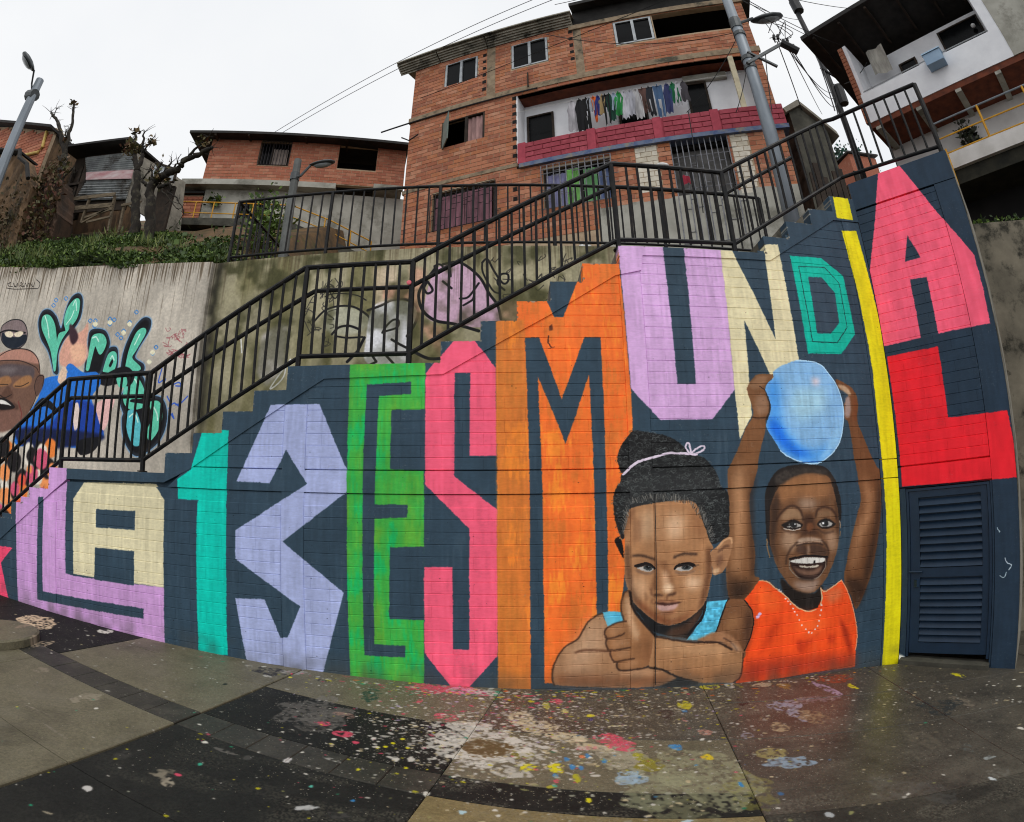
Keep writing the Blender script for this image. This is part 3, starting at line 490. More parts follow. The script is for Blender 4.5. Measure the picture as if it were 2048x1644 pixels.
('p',[1.119,1.117,1.158,1.124,1.214,1.132,1.255,1.119,1.273,1.095,1.248,1.08,1.199,1.079,1.151,1.096],(172,168,164),{'s':1}),
('p',[1.186,1.128,1.221,1.137,1.262,1.118,1.255,1.093,1.213,1.09,1.185,1.105],(58,62,62),{'s':1}),
('p',[1.203,1.133,1.231,1.137,1.248,1.119,1.234,1.106,1.21,1.11],(14,14,16),{'s':1}),
('p',[1.227,1.128,1.238,1.128,1.238,1.12,1.227,1.12],(220,224,224),{}),
('l',[1.116,1.092,1.164,1.067,1.227,1.058,1.283,1.078],(96,76,66),{'s':1,'b':0.008,'w':0.0118}),
('p',[1.482,1.089,1.511,1.116,1.569,1.132,1.634,1.131,1.677,1.111,1.729,1.111,1.67,1.1,1.655,1.084,1.612,1.11,1.539,1.108],(96,62,44),{'s':1,'b':0.03,'a':0.9}),
('p',[1.482,1.089,1.511,1.116,1.569,1.132,1.634,1.131,1.677,1.111,1.729,1.111,1.67,1.1,1.655,1.084,1.612,1.11,1.539,1.108],(24,18,18),{'s':1,'b':0.004}),
('l',[1.482,1.089,1.511,1.116,1.569,1.132,1.634,1.131,1.677,1.111],(22,17,17),{'s':1,'b':0.003,'w':0.0212}),
('p',[1.489,1.083,1.532,1.103,1.583,1.111,1.634,1.103,1.655,1.09,1.633,1.066,1.575,1.058,1.525,1.067],(172,168,164),{'s':1}),
('p',[1.547,1.102,1.576,1.118,1.634,1.108,1.637,1.08,1.597,1.071,1.561,1.079],(58,62,62),{'s':1}),
('p',[1.568,1.112,1.597,1.116,1.619,1.104,1.608,1.087,1.575,1.089],(14,14,16),{'s':1}),
('p',[1.576,1.106,1.59,1.106,1.59,1.099,1.575,1.099],(220,224,224),{}),
('l',[1.489,1.06,1.546,1.04,1.611,1.041,1.677,1.06],(96,76,66),{'s':1,'b':0.008,'w':0.0118}),
('p',[1.304,0.753,1.396,0.761,1.51,0.76,1.496,0.719,1.439,0.695,1.36,0.693,1.318,0.717],(188,148,140),{'s':1,'b':0.008}),
('p',[1.289,0.782,1.36,0.781,1.41,0.767,1.467,0.773,1.553,0.767,1.496,0.754,1.41,0.746,1.325,0.759],(64,36,30),{'s':1,'b':0.005}),
('p',[1.296,0.802,1.36,0.802,1.403,0.788,1.452,0.795,1.51,0.781,1.467,0.77,1.36,0.781],(128,80,58),{'s':1,'b':0.01,'a':0.8}),
('p',[1.318,0.696,1.396,0.68,1.467,0.693,1.439,0.666,1.368,0.665],(92,56,40),{'s':1,'b':0.015,'a':0.7}),
('l',[1.268,0.818,1.254,0.791,1.282,0.768],(110,70,48),{'s':1,'b':0.01,'w':0.0094}),
('l',[1.191,0.885,1.212,0.835,1.198,0.808],(100,66,46),{'s':1,'b':0.012,'w':0.0094}),
('l',[1.004,1.985,1.062,2.035,1.129,2.089,1.22,2.119,1.312,2.141,1.413,2.167,1.481,2.177,1.531,2.168,1.616,2.169,1.736,2.157],(204,190,206),{'s':1,'w':0.0235}),
('l',[1.659,2.169,1.628,2.227,1.638,2.263,1.66,2.262,1.67,2.218,1.676,2.169],(204,190,206),{'s':1,'w':0.0188}),
('l',[1.685,2.168,1.712,2.2,1.775,2.231,1.809,2.227,1.803,2.198,1.745,2.171,1.702,2.16],(204,190,206),{'s':1,'w':0.0188}),
('p',[0.797,0.716,0.885,0.722,0.988,0.707,0.994,0.622,0.837,0.58],(82,176,208),{}),
('p',[1.789,0.752,2.026,0.753,1.972,0.66,1.9,0.444,1.825,0.405,1.719,0.384,1.604,0.394,1.675,0.481,1.737,0.578],(82,176,208),{'n':'cloth'}),
('l',[2.026,0.753,1.978,0.659,1.92,0.489,1.9,0.439],(24,22,24),{'s':1,'b':0.003,'w':0.0235}),
('l',[1.789,0.747,1.758,0.607,1.675,0.512,1.603,0.415],(24,22,24),{'s':1,'b':0.003,'w':0.0235}),
('p',[2.026,0.747,2.103,0.753,2.192,0.732,2.26,0.642,2.291,0.524,2.266,0.368,2.224,0.246,2.183,0.143,1.978,0.337,1.911,0.438,1.931,0.509,1.983,0.659],(112,74,48),{'s':1}),
('p',[2.017,0.583,2.116,0.594,2.14,0.488,2.074,0.432,1.975,0.463],(158,112,74),{'b':0.05,'a':0.8}),
('p',[2.226,0.667,2.291,0.524,2.245,0.296,2.194,0.164,2.196,0.461],(60,38,28),{'b':0.03,'a':0.8}),
('l',[2.192,0.732,2.26,0.642,2.291,0.524,2.266,0.368,2.203,0.227],(28,20,18),{'s':1,'b':0.003,'w':0.0118}),
('p',[0.797,0.706,0.729,0.684,0.662,0.628,0.613,0.55,0.565,0.471,0.459,0.405,0.382,0.306,0.338,0.184,0.334,0.081,0.353,0.033,0.557,0.01,0.951,-0.029,1.304,-0.041,1.457,-0.012,1.508,0.031,1.351,0.125,1.249,0.154,1.048,0.149,0.947,0.207,0.867,0.346,0.827,0.51,0.837,0.59,0.807,0.651],(152,112,80),{'s':1}),
('p',[0.729,0.674,0.807,0.621,0.808,0.369,0.653,0.172,0.459,0.128,0.507,0.383,0.632,0.559],(186,150,120),{'b':0.08,'a':0.8}),
('p',[0.343,0.122,0.654,0.11,1.049,0.065,1.497,0.048,1.406,-0.029,0.851,-0.017,0.363,0.028],(116,68,42),{'b':0.04,'a':0.75}),
('p',[0.948,0.155,1.148,0.141,1.351,0.104,1.25,0.081,0.999,0.1],(184,138,104),{'b':0.025,'a':0.8}),
('l',[0.793,0.706,0.729,0.684,0.662,0.628,0.613,0.55,0.565,0.471,0.459,0.405,0.382,0.306,0.338,0.184,0.334,0.081,0.353,0.028],(56,38,28),{'s':1,'b':0.004,'w':0.0141}),
('l',[0.546,0.341,0.633,0.362,0.75,0.354,0.867,0.34],(84,52,36),{'s':1,'b':0.006,'w':0.0188}),
('p',[1.043,0.907,1.013,0.899,0.974,0.831,0.969,0.733,0.993,0.632,0.944,0.604,0.837,0.57,0.812,0.531,0.827,0.47,0.837,0.418,0.828,0.389,0.857,0.346,0.873,0.294,0.898,0.241,0.937,0.218,0.938,0.166,0.978,0.143,1.148,0.146,1.248,0.175,1.351,0.125,1.295,0.44,1.193,0.569,1.102,0.685,1.062,0.797],(142,98,64),{'s':1}),
('p',[1.003,0.82,1.043,0.858,1.072,0.727,1.103,0.575,1.143,0.491,1.104,0.413,1.023,0.63],(206,166,130),{'b':0.025,'a':0.9}),
('p',[1.173,0.489,1.285,0.4,1.288,0.214,1.177,0.181,1.145,0.349],(110,70,44),{'b':0.05,'a':0.6}),
('p',[0.846,0.549,0.964,0.583,1.004,0.541,0.886,0.487],(170,124,88),{'b':0.02,'a':0.8}),
('p',[0.867,0.427,1.004,0.46,1.044,0.396,0.906,0.364],(170,124,88),{'b':0.02,'a':0.8}),
('p',[0.907,0.323,1.025,0.357,1.066,0.282,0.947,0.259],(170,124,88),{'b':0.02,'a':0.8}),
('p',[0.967,0.206,1.106,0.248,1.147,0.193,1.008,0.162],(168,122,86),{'b':0.02,'a':0.8}),
('l',[1.043,0.907,1.003,0.889,0.974,0.822,0.969,0.723,0.995,0.631],(70,44,30),{'s':1,'b':0.004,'w':0.0141}),
('l',[1.049,0.897,1.06,0.827,1.072,0.767,1.112,0.685,1.203,0.569,1.305,0.45],(30,22,20),{'s':1,'b':0.004,'w':0.0212}),
('l',[1.013,0.62,0.934,0.61,0.846,0.574,0.815,0.531,0.832,0.469],(60,38,28),{'s':1,'b':0.004,'w':0.0141}),
('l',[0.832,0.464,0.906,0.47,1.004,0.505],(66,42,30),{'s':1,'b':0.004,'w':0.0141}),
('l',[0.837,0.459,0.827,0.419,0.847,0.357],(60,38,28),{'s':1,'b':0.004,'w':0.0141}),
('l',[0.847,0.352,0.946,0.351,1.055,0.365],(66,42,30),{'s':1,'b':0.004,'w':0.0141}),
('l',[0.867,0.34,0.873,0.294,0.908,0.23],(60,38,28),{'s':1,'b':0.004,'w':0.0141}),
('l',[0.908,0.228,1.006,0.245,1.096,0.254],(66,42,30),{'s':1,'b':0.004,'w':0.0141}),
('l',[0.932,0.218,0.938,0.166,0.988,0.142,1.108,0.144,1.228,0.161,1.258,0.18],(52,34,26),{'s':1,'b':0.004,'w':0.0164}),
('p',[1.294,0.455,1.448,0.418,1.604,0.379,1.709,0.364,1.869,0.348,1.978,0.326,2.091,0.24,2.192,0.201,2.184,0.111,2.168,-0.028,2.103,-0.085,1.992,-0.077,1.72,-0.039,1.539,0.033,1.403,0.099,1.249,0.154,1.266,0.34],(156,112,76),{'s':1}),
('p',[1.325,0.438,1.656,0.369,1.979,0.305,2.092,0.197,1.765,0.233,1.347,0.313],(188,146,108),{'b':0.05,'a':0.7}),
('p',[1.402,0.141,1.771,0.052,2.153,0.039,2.157,-0.049,1.992,-0.077,1.72,-0.039,1.507,0.047],(120,78,50),{'b':0.05,'a':0.7}),
('p',[1.709,0.385,1.782,0.419,1.91,0.448,2.02,0.416,2.11,0.344,2.168,0.263,2.192,0.201,2.113,0.227,1.978,0.326,1.826,0.353],(150,106,74),{'s':1,'b':0.006}),
('l',[1.72,0.363,1.869,0.348,1.957,0.323,2.068,0.253],(44,28,22),{'s':1,'b':0.004,'w':0.0188}),
('l',[1.977,0.379,2.066,0.317,2.124,0.236],(84,56,42),{'s':1,'b':0.004,'w':0.0118}),
('p',[2.043,0.351,2.123,0.268,2.181,0.208,2.09,0.261],(196,168,142),{'b':0.015,'a':0.8}),
('l',[1.294,0.455,1.448,0.416,1.604,0.376,1.72,0.358],(40,26,22),{'s':1,'b':0.004,'w':0.0141}),
('l',[1.249,0.152,1.372,0.118,1.466,0.062,1.561,0.015,1.721,-0.045],(34,26,24),{'s':1,'b':0.005,'w':0.0188}),
('l',[2.192,0.201,2.185,0.1,2.173,-0.029,2.103,-0.085],(50,32,26),{'s':1,'b':0.005,'w':0.0141}),
('p',[1.355,-0.045,1.437,-0.01,1.519,0.025,1.603,-0.005,1.731,-0.046,1.711,-0.071,1.459,-0.066],(30,34,38),{'b':0.006}),
('p',[2.156,-0.027,2.267,0.024,2.394,0.007,2.401,-0.137,2.104,-0.096],(132,42,30),{'b':0.04,'a':0.4}),
('l',[0.132,-0.105,1.255,-0.136,2.172,-0.178],(40,48,52),{'b':0.02,'a':0.5,'w':0.0282})]

BLOCK = [
('p',[0.444,5.452,0.688,5.431,0.965,4.686,1.262,4.053,1.268,3.758,1.261,3.281,0.656,3.294,0.452,3.288,0.004,3.28,-0.007,4.165],(230,86,112),{}),
('p',[0.556,4.488,0.644,4.184,0.451,4.185],(38,52,66),{}),
('p',[0.459,3.964,0.659,3.943,0.661,3.287,0.451,3.28],(38,52,66),{}),
('p',[0.018,3.161,0.63,3.157,0.628,2.388,1.285,2.373,1.349,1.697,0.037,1.725],(216,30,42),{}),
('l',[1.073,1.218,1.099,1.173],(150,170,180),{'w':0.0105}),
('l',[1.159,0.913,1.178,0.861,1.224,0.841,1.196,0.791],(160,175,185),{'s':1,'w':0.0105}),
('l',[1.095,0.735,1.142,0.716,1.169,0.767],(150,170,180),{'s':1,'w':0.0084}),
('p',[-0.013,-0.101,0.07,-0.136,0.075,-0.213,-0.025,-0.219],(225,225,220),{'b':0.01})]

GRAFFITI = [
('l',[-7.554,3.62,-7.779,3.985,-8.06,4.246,-8.218,4.537,-8.178,4.723,-7.991,4.737,-7.761,4.591,-7.56,4.361,-7.519,4.692,-7.447,4.902,-7.29,4.963,-7.161,4.842,-7.128,4.536,-7.282,4.309,-7.458,4.143,-7.534,3.911,-7.456,3.615,-7.554,3.62],(60,130,200),{'s':1,'a':0.8,'b':0.01,'w':0.0594}),
('l',[-6.781,3.588,-6.798,4.043,-6.792,4.273,-6.488,4.251,-6.332,4.071,-6.335,3.903,-6.423,3.574,-6.781,3.588],(60,130,200),{'s':1,'a':0.8,'b':0.01,'w':0.0594}),
('l',[-6.413,3.519,-6.335,3.903,-6.155,3.948,-6.085,3.779,-6.081,3.561,-6.174,3.456,-6.413,3.519],(60,130,200),{'s':1,'a':0.8,'b':0.01,'w':0.0594}),
('l',[-5.97,3.557,-5.958,3.882,-5.842,4.206,-5.667,4.389,-5.519,4.35,-5.521,4.185,-5.68,3.922,-5.721,3.762,-5.527,3.646,-5.544,3.541,-5.807,3.444,-5.97,3.557],(60,130,200),{'s':1,'a':0.8,'b':0.01,'w':0.0594}),
('l',[-5.799,2.918,-5.9,3.129,-5.79,3.338,-5.683,3.546,-5.492,3.434,-5.427,3.224,-5.285,3.17,-5.082,3.115,-4.977,2.913,-4.998,2.663,-5.139,2.464,-5.421,2.309,-5.595,2.356,-5.755,2.557,-5.821,2.815,-5.799,2.918],(60,130,200),{'s':1,'a':0.8,'b':0.01,'w':0.0594}),
('p',[-7.554,3.62,-7.779,3.985,-8.06,4.246,-8.218,4.537,-8.178,4.723,-7.991,4.737,-7.761,4.591,-7.56,4.361,-7.519,4.692,-7.447,4.902,-7.29,4.963,-7.161,4.842,-7.128,4.536,-7.282,4.309,-7.458,4.143,-7.534,3.911,-7.456,3.615],(20,20,24),{'s':1}),
('l',[-7.554,3.62,-7.779,3.985,-8.06,4.246,-8.218,4.537,-8.178,4.723,-7.991,4.737,-7.761,4.591,-7.56,4.361,-7.519,4.692,-7.447,4.902,-7.29,4.963,-7.161,4.842,-7.128,4.536,-7.282,4.309,-7.458,4.143,-7.534,3.911,-7.456,3.615,-7.554,3.62],(20,20,24),{'s':1,'w':0.033}),
('p',[-6.781,3.588,-6.798,4.043,-6.792,4.273,-6.488,4.251,-6.332,4.071,-6.335,3.903,-6.423,3.574],(20,20,24),{'s':1}),
('l',[-6.781,3.588,-6.798,4.043,-6.792,4.273,-6.488,4.251,-6.332,4.071,-6.335,3.903,-6.423,3.574,-6.781,3.588],(20,20,24),{'s':1,'w':0.033}),
('p',[-6.413,3.519,-6.335,3.903,-6.155,3.948,-6.085,3.779,-6.081,3.561,-6.174,3.456],(20,20,24),{'s':1}),
('l',[-6.413,3.519,-6.335,3.903,-6.155,3.948,-6.085,3.779,-6.081,3.561,-6.174,3.456,-6.413,3.519],(20,20,24),{'s':1,'w':0.033}),
('p',[-5.97,3.557,-5.958,3.882,-5.842,4.206,-5.667,4.389,-5.519,4.35,-5.521,4.185,-5.68,3.922,-5.721,3.762,-5.527,3.646,-5.544,3.541,-5.807,3.444],(20,20,24),{'s':1}),
('l',[-5.97,3.557,-5.958,3.882,-5.842,4.206,-5.667,4.389,-5.519,4.35,-5.521,4.185,-5.68,3.922,-5.721,3.762,-5.527,3.646,-5.544,3.541,-5.807,3.444,-5.97,3.557],(20,20,24),{'s':1,'w':0.033}),
('p',[-5.799,2.918,-5.9,3.129,-5.79,3.338,-5.683,3.546,-5.492,3.434,-5.427,3.224,-5.285,3.17,-5.082,3.115,-4.977,2.913,-4.998,2.663,-5.139,2.464,-5.421,2.309,-5.595,2.356,-5.755,2.557,-5.821,2.815],(20,20,24),{'s':1}),
('l',[-5.799,2.918,-5.9,3.129,-5.79,3.338,-5.683,3.546,-5.492,3.434,-5.427,3.224,-5.285,3.17,-5.082,3.115,-4.977,2.913,-4.998,2.663,-5.139,2.464,-5.421,2.309,-5.595,2.356,-5.755,2.557,-5.821,2.815,-5.799,2.918],(20,20,24),{'s':1,'w':0.033}),
('p',[-7.568,3.678,-7.709,3.981,-7.883,4.202,-8.081,4.432,-8.123,4.623,-7.957,4.624,-7.763,4.437,-7.602,4.093,-7.581,4.272,-7.416,4.319,-7.511,4.508,-7.482,4.72,-7.347,4.86,-7.227,4.818,-7.215,4.543,-7.379,4.347,-7.511,4.177,-7.571,3.973,-7.545,3.677],(95,195,165),{'s':1}),
('l',[-7.568,3.678,-7.709,3.981,-7.883,4.202,-8.081,4.432,-8.123,4.623,-7.957,4.624,-7.763,4.437,-7.602,4.093,-7.581,4.272,-7.416,4.319,-7.511,4.508,-7.482,4.72,-7.347,4.86,-7.227,4.818,-7.215,4.543,-7.379,4.347,-7.511,4.177,-7.571,3.973,-7.545,3.677,-7.568,3.678],(95,195,165),{'w':0.0462,'s':1}),
('p',[-6.752,3.643,-6.737,4.039,-6.709,4.181,-6.511,4.181,-6.404,4.047,-6.485,3.883,-6.635,4.033,-6.686,3.809,-6.712,3.641],(95,195,165),{'s':1}),
('l',[-6.752,3.643,-6.737,4.039,-6.709,4.181,-6.511,4.181,-6.404,4.047,-6.485,3.883,-6.635,4.033,-6.686,3.809,-6.712,3.641,-6.752,3.643],(95,195,165),{'w':0.0462,'s':1}),
('p',[-6.351,3.599,-6.285,3.844,-6.157,3.865,-6.112,3.726,-6.161,3.591],(95,195,165),{'s':1}),
('l',[-6.351,3.599,-6.285,3.844,-6.157,3.865,-6.112,3.726,-6.161,3.591,-6.351,3.599],(95,195,165),{'w':0.0462,'s':1}),
('p',[-6.252,3.677,-6.202,3.771,-6.168,3.728,-6.209,3.648],(20,20,24),{'s':1}),
('p',[-5.871,3.607,-5.849,3.877,-5.758,4.145,-5.65,4.221,-5.586,4.162,-5.715,3.924,-5.792,3.765,-5.587,3.596],(95,195,165),{'s':1}),
('l',[-5.871,3.607,-5.849,3.877,-5.758,4.145,-5.65,4.221,-5.586,4.162,-5.715,3.924,-5.792,3.765,-5.587,3.596,-5.871,3.607],(95,195,165),{'w':0.0462,'s':1}),
('p',[-5.843,3.445,-5.672,3.48,-5.51,3.33,-5.453,3.173,-5.691,3.152,-5.715,3.074,-5.434,3.031,-5.669,2.995,-5.829,3.128],(95,195,165),{'s':1}),
('l',[-5.843,3.445,-5.672,3.48,-5.51,3.33,-5.453,3.173,-5.691,3.152,-5.715,3.074,-5.434,3.031,-5.669,2.995,-5.829,3.128,-5.843,3.445],(95,195,165),{'w':0.0462,'s':1}),
('p',[-5.764,2.918,-5.596,2.969,-5.474,2.814,-5.373,2.511,-5.534,2.433,-5.69,2.609],(90,185,195),{'s':1}),
('p',[-5.305,3.068,-5.14,3.065,-5.067,2.863,-5.126,2.663,-5.244,2.537,-5.289,2.662,-5.214,2.864],(95,195,165),{'s':1}),
('l',[-5.305,3.068,-5.14,3.065,-5.067,2.863,-5.126,2.663,-5.244,2.537,-5.289,2.662,-5.214,2.864,-5.305,3.068],(95,195,165),{'w':0.0462,'s':1}),
('p',[-7.443,4.083,-7.384,4.198,-7.275,4.279,-7.246,4.336,-7.179,4.243,-6.987,4.317,-6.912,4.429,-6.854,4.278,-6.853,4.104,-6.76,3.869,-6.887,3.705,-7.091,3.686,-7.402,3.729,-7.488,3.909],(214,160,140),{'s':1,'b':0.01}),
('p',[-7.222,4.069,-6.923,4.05,-6.829,3.816,-7.019,3.74,-7.173,3.863],(230,180,150),{'s':1,'b':0.02}),
('l',[-7.554,3.62,-7.779,3.985,-8.06,4.246,-8.218,4.537,-8.178,4.723,-7.991,4.737,-7.761,4.591,-7.56,4.361,-7.519,4.692,-7.447,4.902,-7.29,4.963,-7.161,4.842,-7.128,4.536,-7.282,4.309,-7.458,4.143,-7.534,3.911,-7.456,3.615,-7.554,3.62],(150,190,226),{'s':1,'a':0.35,'b':0.02,'w':0.0198}),
('l',[-6.781,3.588,-6.798,4.043,-6.792,4.273,-6.488,4.251,-6.332,4.071,-6.335,3.903,-6.423,3.574,-6.781,3.588],(150,190,226),{'s':1,'a':0.35,'b':0.02,'w':0.0198}),
('l',[-6.413,3.519,-6.335,3.903,-6.155,3.948,-6.085,3.779,-6.081,3.561,-6.174,3.456,-6.413,3.519],(150,190,226),{'s':1,'a':0.35,'b':0.02,'w':0.0198}),
('l',[-5.97,3.557,-5.958,3.882,-5.842,4.206,-5.667,4.389,-5.519,4.35,-5.521,4.185,-5.68,3.922,-5.721,3.762,-5.527,3.646,-5.544,3.541,-5.807,3.444,-5.97,3.557],(150,190,226),{'s':1,'a':0.35,'b':0.02,'w':0.0198}),
('l',[-5.799,2.918,-5.9,3.129,-5.79,3.338,-5.683,3.546,-5.492,3.434,-5.427,3.224,-5.285,3.17,-5.082,3.115,-4.977,2.913,-4.998,2.663,-5.139,2.464,-5.421,2.309,-5.595,2.356,-5.755,2.557,-5.821,2.815,-5.799,2.918],(150,190,226),{'s':1,'a':0.35,'b':0.02,'w':0.0198}),
('l',[-8.084,4.651,-7.963,4.485,-7.844,4.23],(196,236,220),{'s':1,'w':0.0231}),
('l',[-7.364,4.77,-7.325,4.858,-7.249,4.667],(196,236,220),{'s':1,'w':0.0231}),
('l',[-7.449,4.442,-7.348,4.555,-7.315,4.673],(196,236,220),{'s':1,'w':0.0231}),
('l',[-6.723,4.153,-6.645,4.162,-6.568,4.085],(196,236,220),{'s':1,'w':0.0231}),
('l',[-6.235,3.786,-6.206,3.826,-6.154,3.755],(196,236,220),{'s':1,'w':0.0231}),
('l',[-5.687,4.141,-5.724,4.061,-5.762,3.981],(196,236,220),{'s':1,'w':0.0231}),
('l',[-5.767,3.416,-5.666,3.44,-5.579,3.332],(196,236,220),{'s':1,'w':0.0231}),
('l',[-5.687,2.866,-5.589,2.917,-5.505,2.789],(196,236,220),{'s':1,'w':0.0231}),
('l',[-5.232,3.016,-5.154,2.914,-5.126,2.813],(196,236,220),{'s':1,'w':0.0231}),
('p',[-7.359,4.435,-7.181,4.331,-7.078,4.177,-7.178,4.066,-7.295,4.192],(60,40,48),{'s':1,'b':0.012}),
('p',[-6.091,3.616,-5.84,3.632,-5.674,3.493,-5.755,3.337,-6.011,3.37,-6.23,3.35,-6.387,3.381,-6.441,3.465],(20,20,24),{'s':1}),
('p',[-6.025,3.451,-5.886,3.487,-5.83,3.365,-5.952,3.342],(95,195,165),{'s':1}),
('l',[-6.025,3.451,-5.886,3.487,-5.83,3.365,-5.952,3.342,-6.025,3.451],(95,195,165),{'w':0.0462,'s':1}),
('p',[-7.804,3.512,-7.238,3.578,-7.263,3.694,-7.147,3.746,-6.822,3.59,-6.501,3.577,-6.387,3.381,-6.539,3.14,-6.197,2.631,-6.297,2.525,-6.707,2.386,-7.12,2.405,-7.698,2.45,-8.307,2.381,-8.44,2.583,-8.108,2.935,-7.881,3.222],(38,112,205),{'s':1}),
('p',[-7.143,3.095,-6.53,3.086,-6.197,2.631,-6.71,2.413,-7.127,2.459,-7.702,2.478,-8.311,2.41,-8.211,2.702,-7.516,2.733],(26,58,150),{'s':1,'b':0.02,'a':0.9}),
('p',[-6.96,3.009,-6.851,3.091,-6.766,2.816,-6.863,2.653],(226,206,196),{'s':1}),
('p',[-8.45,2.641,-7.506,2.677,-6.269,2.604,-6.404,2.471,-7.913,2.332],(20,30,70),{'s':1,'b':0.02}),
('p',[-7.981,3.021,-7.781,3.191,-7.541,3.13,-7.338,2.985,-7.421,2.958,-7.661,3.046],(20,20,24),{'s':1}),
('p',[-6.76,2.492,-6.262,2.552,-6.389,2.339,-6.695,2.279],(20,20,24),{'s':1}),
('p',[-6.414,3.084,-6.05,3.158,-6.088,2.921,-6.201,2.657,-6.362,2.869],(226,180,176),{'s':1}),
('p',[-7.439,3.499,-7.351,3.698,-7.257,3.665,-7.22,3.492,-7.332,3.41],(220,190,165),{'s':1}),
('p',[-9.304,3.981,-9.002,4.075,-8.637,4.093,-8.263,4.014,-8.018,3.818,-7.921,3.517,-7.952,3.224,-8.071,2.992,-8.46,2.7,-8.973,2.637,-9.419,2.633,-9.765,3.975],(112,82,68),{'s':1}),
('p',[-9.314,4.014,-9.004,4.084,-8.582,4.08,-8.205,3.98,-8.02,3.788,-8.629,3.88,-9.285,3.916],(176,128,112),{'s':1,'b':0.01}),
('p',[-9.247,3.787,-8.932,3.834,-8.297,3.772,-8.109,3.702,-8.138,3.524,-8.555,3.6,-9.185,3.563],(86,74,76),{'s':1,'b':0.02}),
('p',[-9.185,3.563,-8.872,3.613,-8.733,3.485,-8.932,3.43,-9.152,3.437],(150,106,70),{'s':1,'b':0.015}),
('p',[-8.673,3.452,-8.351,3.592,-8.145,3.554,-8.208,3.408,-8.554,3.388],(158,112,74),{'s':1,'b':0.015}),
('l',[-9.16,3.468,-8.832,3.457],(40,28,24),{'w':0.0132}),
('l',[-8.613,3.42,-8.408,3.414,-8.222,3.468],(40,28,24),{'s':1,'w':0.0165}),
('p',[-8.824,3.426,-8.629,3.269,-8.713,3.18,-8.933,3.215,-9.002,3.278],(92,64,52),{'s':1,'b':0.012}),
('l',[-9.057,3.279,-8.881,3.22,-8.681,3.27],(40,28,24),{'s':1,'w':0.0165}),
('p',[-9.238,3.754,-8.914,3.771,-8.587,3.724,-8.88,3.644],(120,110,110),{'s':1,'b':0.03,'a':0.7}),
('l',[-9.28,3.9,-8.95,3.898,-8.521,3.859,-8.092,3.732,-7.983,3.637],(50,36,34),{'s':1,'w':0.0165}),
('l',[-9.304,3.981,-9.002,4.075,-8.637,4.093,-8.263,4.014,-8.018,3.818,-7.921,3.517,-7.952,3.224,-8.071,2.992],(30,22,22),{'s':1,'w':0.0165}),
('p',[-9.153,3.219,-9.105,3.249,-8.544,3.117,-8.423,3.026,-8.563,2.967,-9.044,2.987],(66,44,38),{'s':1,'b':0.01,'a':0.6}),
('p',[-9.201,3.189,-8.879,3.213,-8.531,3.057,-8.726,2.999,-9.054,3.033],(24,18,18),{'s':1}),
('p',[-9.09,3.187,-8.869,3.167,-8.637,3.073,-8.745,3.09,-8.908,3.107,-9.075,3.125],(224,220,214),{'s':1}),
('p',[-8.038,3.402,-8.007,3.579,-7.817,3.572,-7.801,3.395,-7.928,3.223],(96,70,60),{'s':1,'b':0.006}),
('l',[-7.952,3.224,-8.038,3.402,-7.98,3.563,-7.823,3.557,-7.815,3.396],(30,22,22),{'s':1,'w':0.0132}),
('p',[-9.034,2.941,-8.417,2.996,-8.233,2.818,-8.655,2.64,-8.973,2.637],(120,86,74),{'s':1,'b':0.02}),
('l',[-8.448,3.145,-8.305,2.936,-8.31,2.701],(120,50,48),{'b':0.006,'w':0.0198}),
('p',[-9.354,4.406,-9.354,4.571,-9.081,4.662,-8.746,4.616,-8.536,4.438,-8.494,4.214,-8.692,4.102,-9.021,4.14,-9.253,4.268],(128,112,112),{'s':1}),
('l',[-9.354,4.406,-9.354,4.571,-9.081,4.662,-8.746,4.616,-8.536,4.438,-8.494,4.214,-8.692,4.102,-9.021,4.14,-9.253,4.268,-9.354,4.406],(30,30,34),{'s':1,'w':0.0198}),
('p',[-9.308,4.435,-9.043,4.382,-8.862,4.32,-8.532,4.343,-8.515,4.2,-8.747,4.112,-9.024,4.149,-9.236,4.267],(26,34,46),{'s':1}),
('l',[-9.395,4.442,-9.126,4.47,-8.568,4.377],(20,20,24),{'s':1,'w':0.033}),
('p',[-9.222,4.429,-9.064,4.448,-8.938,4.39,-8.972,4.328,-9.142,4.351],(228,214,188),{'s':1}),
('p',[-8.91,4.388,-8.737,4.422,-8.621,4.381,-8.704,4.318,-8.838,4.328],(228,214,188),{'s':1}),
('p',[-8.903,1.588,-8.746,1.778,-8.492,1.695,-8.521,1.473,-8.738,1.431],(228,220,206),{'s':1,'b':0.01}),
('p',[-8.42,1.564,-8.273,1.749,-8.037,1.668,-8.065,1.452,-8.268,1.411],(232,130,60),{'s':1,'b':0.01}),
('p',[-8.448,1.606,-8.292,1.802,-8.041,1.715,-8.07,1.487,-8.285,1.444],(28,24,26),{'s':1,'b':0.01}),
('p',[-8.322,1.203,-8.223,1.325,-8.071,1.275,-8.094,1.134,-8.226,1.105],(30,26,28),{'s':1,'b':0.01}),
('p',[-7.742,2.094,-7.617,2.265,-7.403,2.182,-7.421,1.979,-7.601,1.946],(230,190,70),{'s':1,'b':0.01}),
('p',[-8.191,1.349,-8.119,1.44,-8.005,1.402,-8.021,1.296,-8.119,1.276],(224,90,70),{'s':1,'b':0.01}),
('p',[-7.599,2.363,-7.483,2.527,-7.277,2.444,-7.29,2.248,-7.461,2.219],(232,130,60),{'s':1,'b':0.01}),
('p',[-8.797,1.52,-8.662,1.684,-8.446,1.613,-8.471,1.422,-8.657,1.385],(240,150,90),{'s':1,'b':0.01}),
('p',[-7.626,1.871,-7.491,2.053,-7.269,1.968,-7.291,1.753,-7.48,1.716],(30,26,28),{'s':1,'b':0.01}),
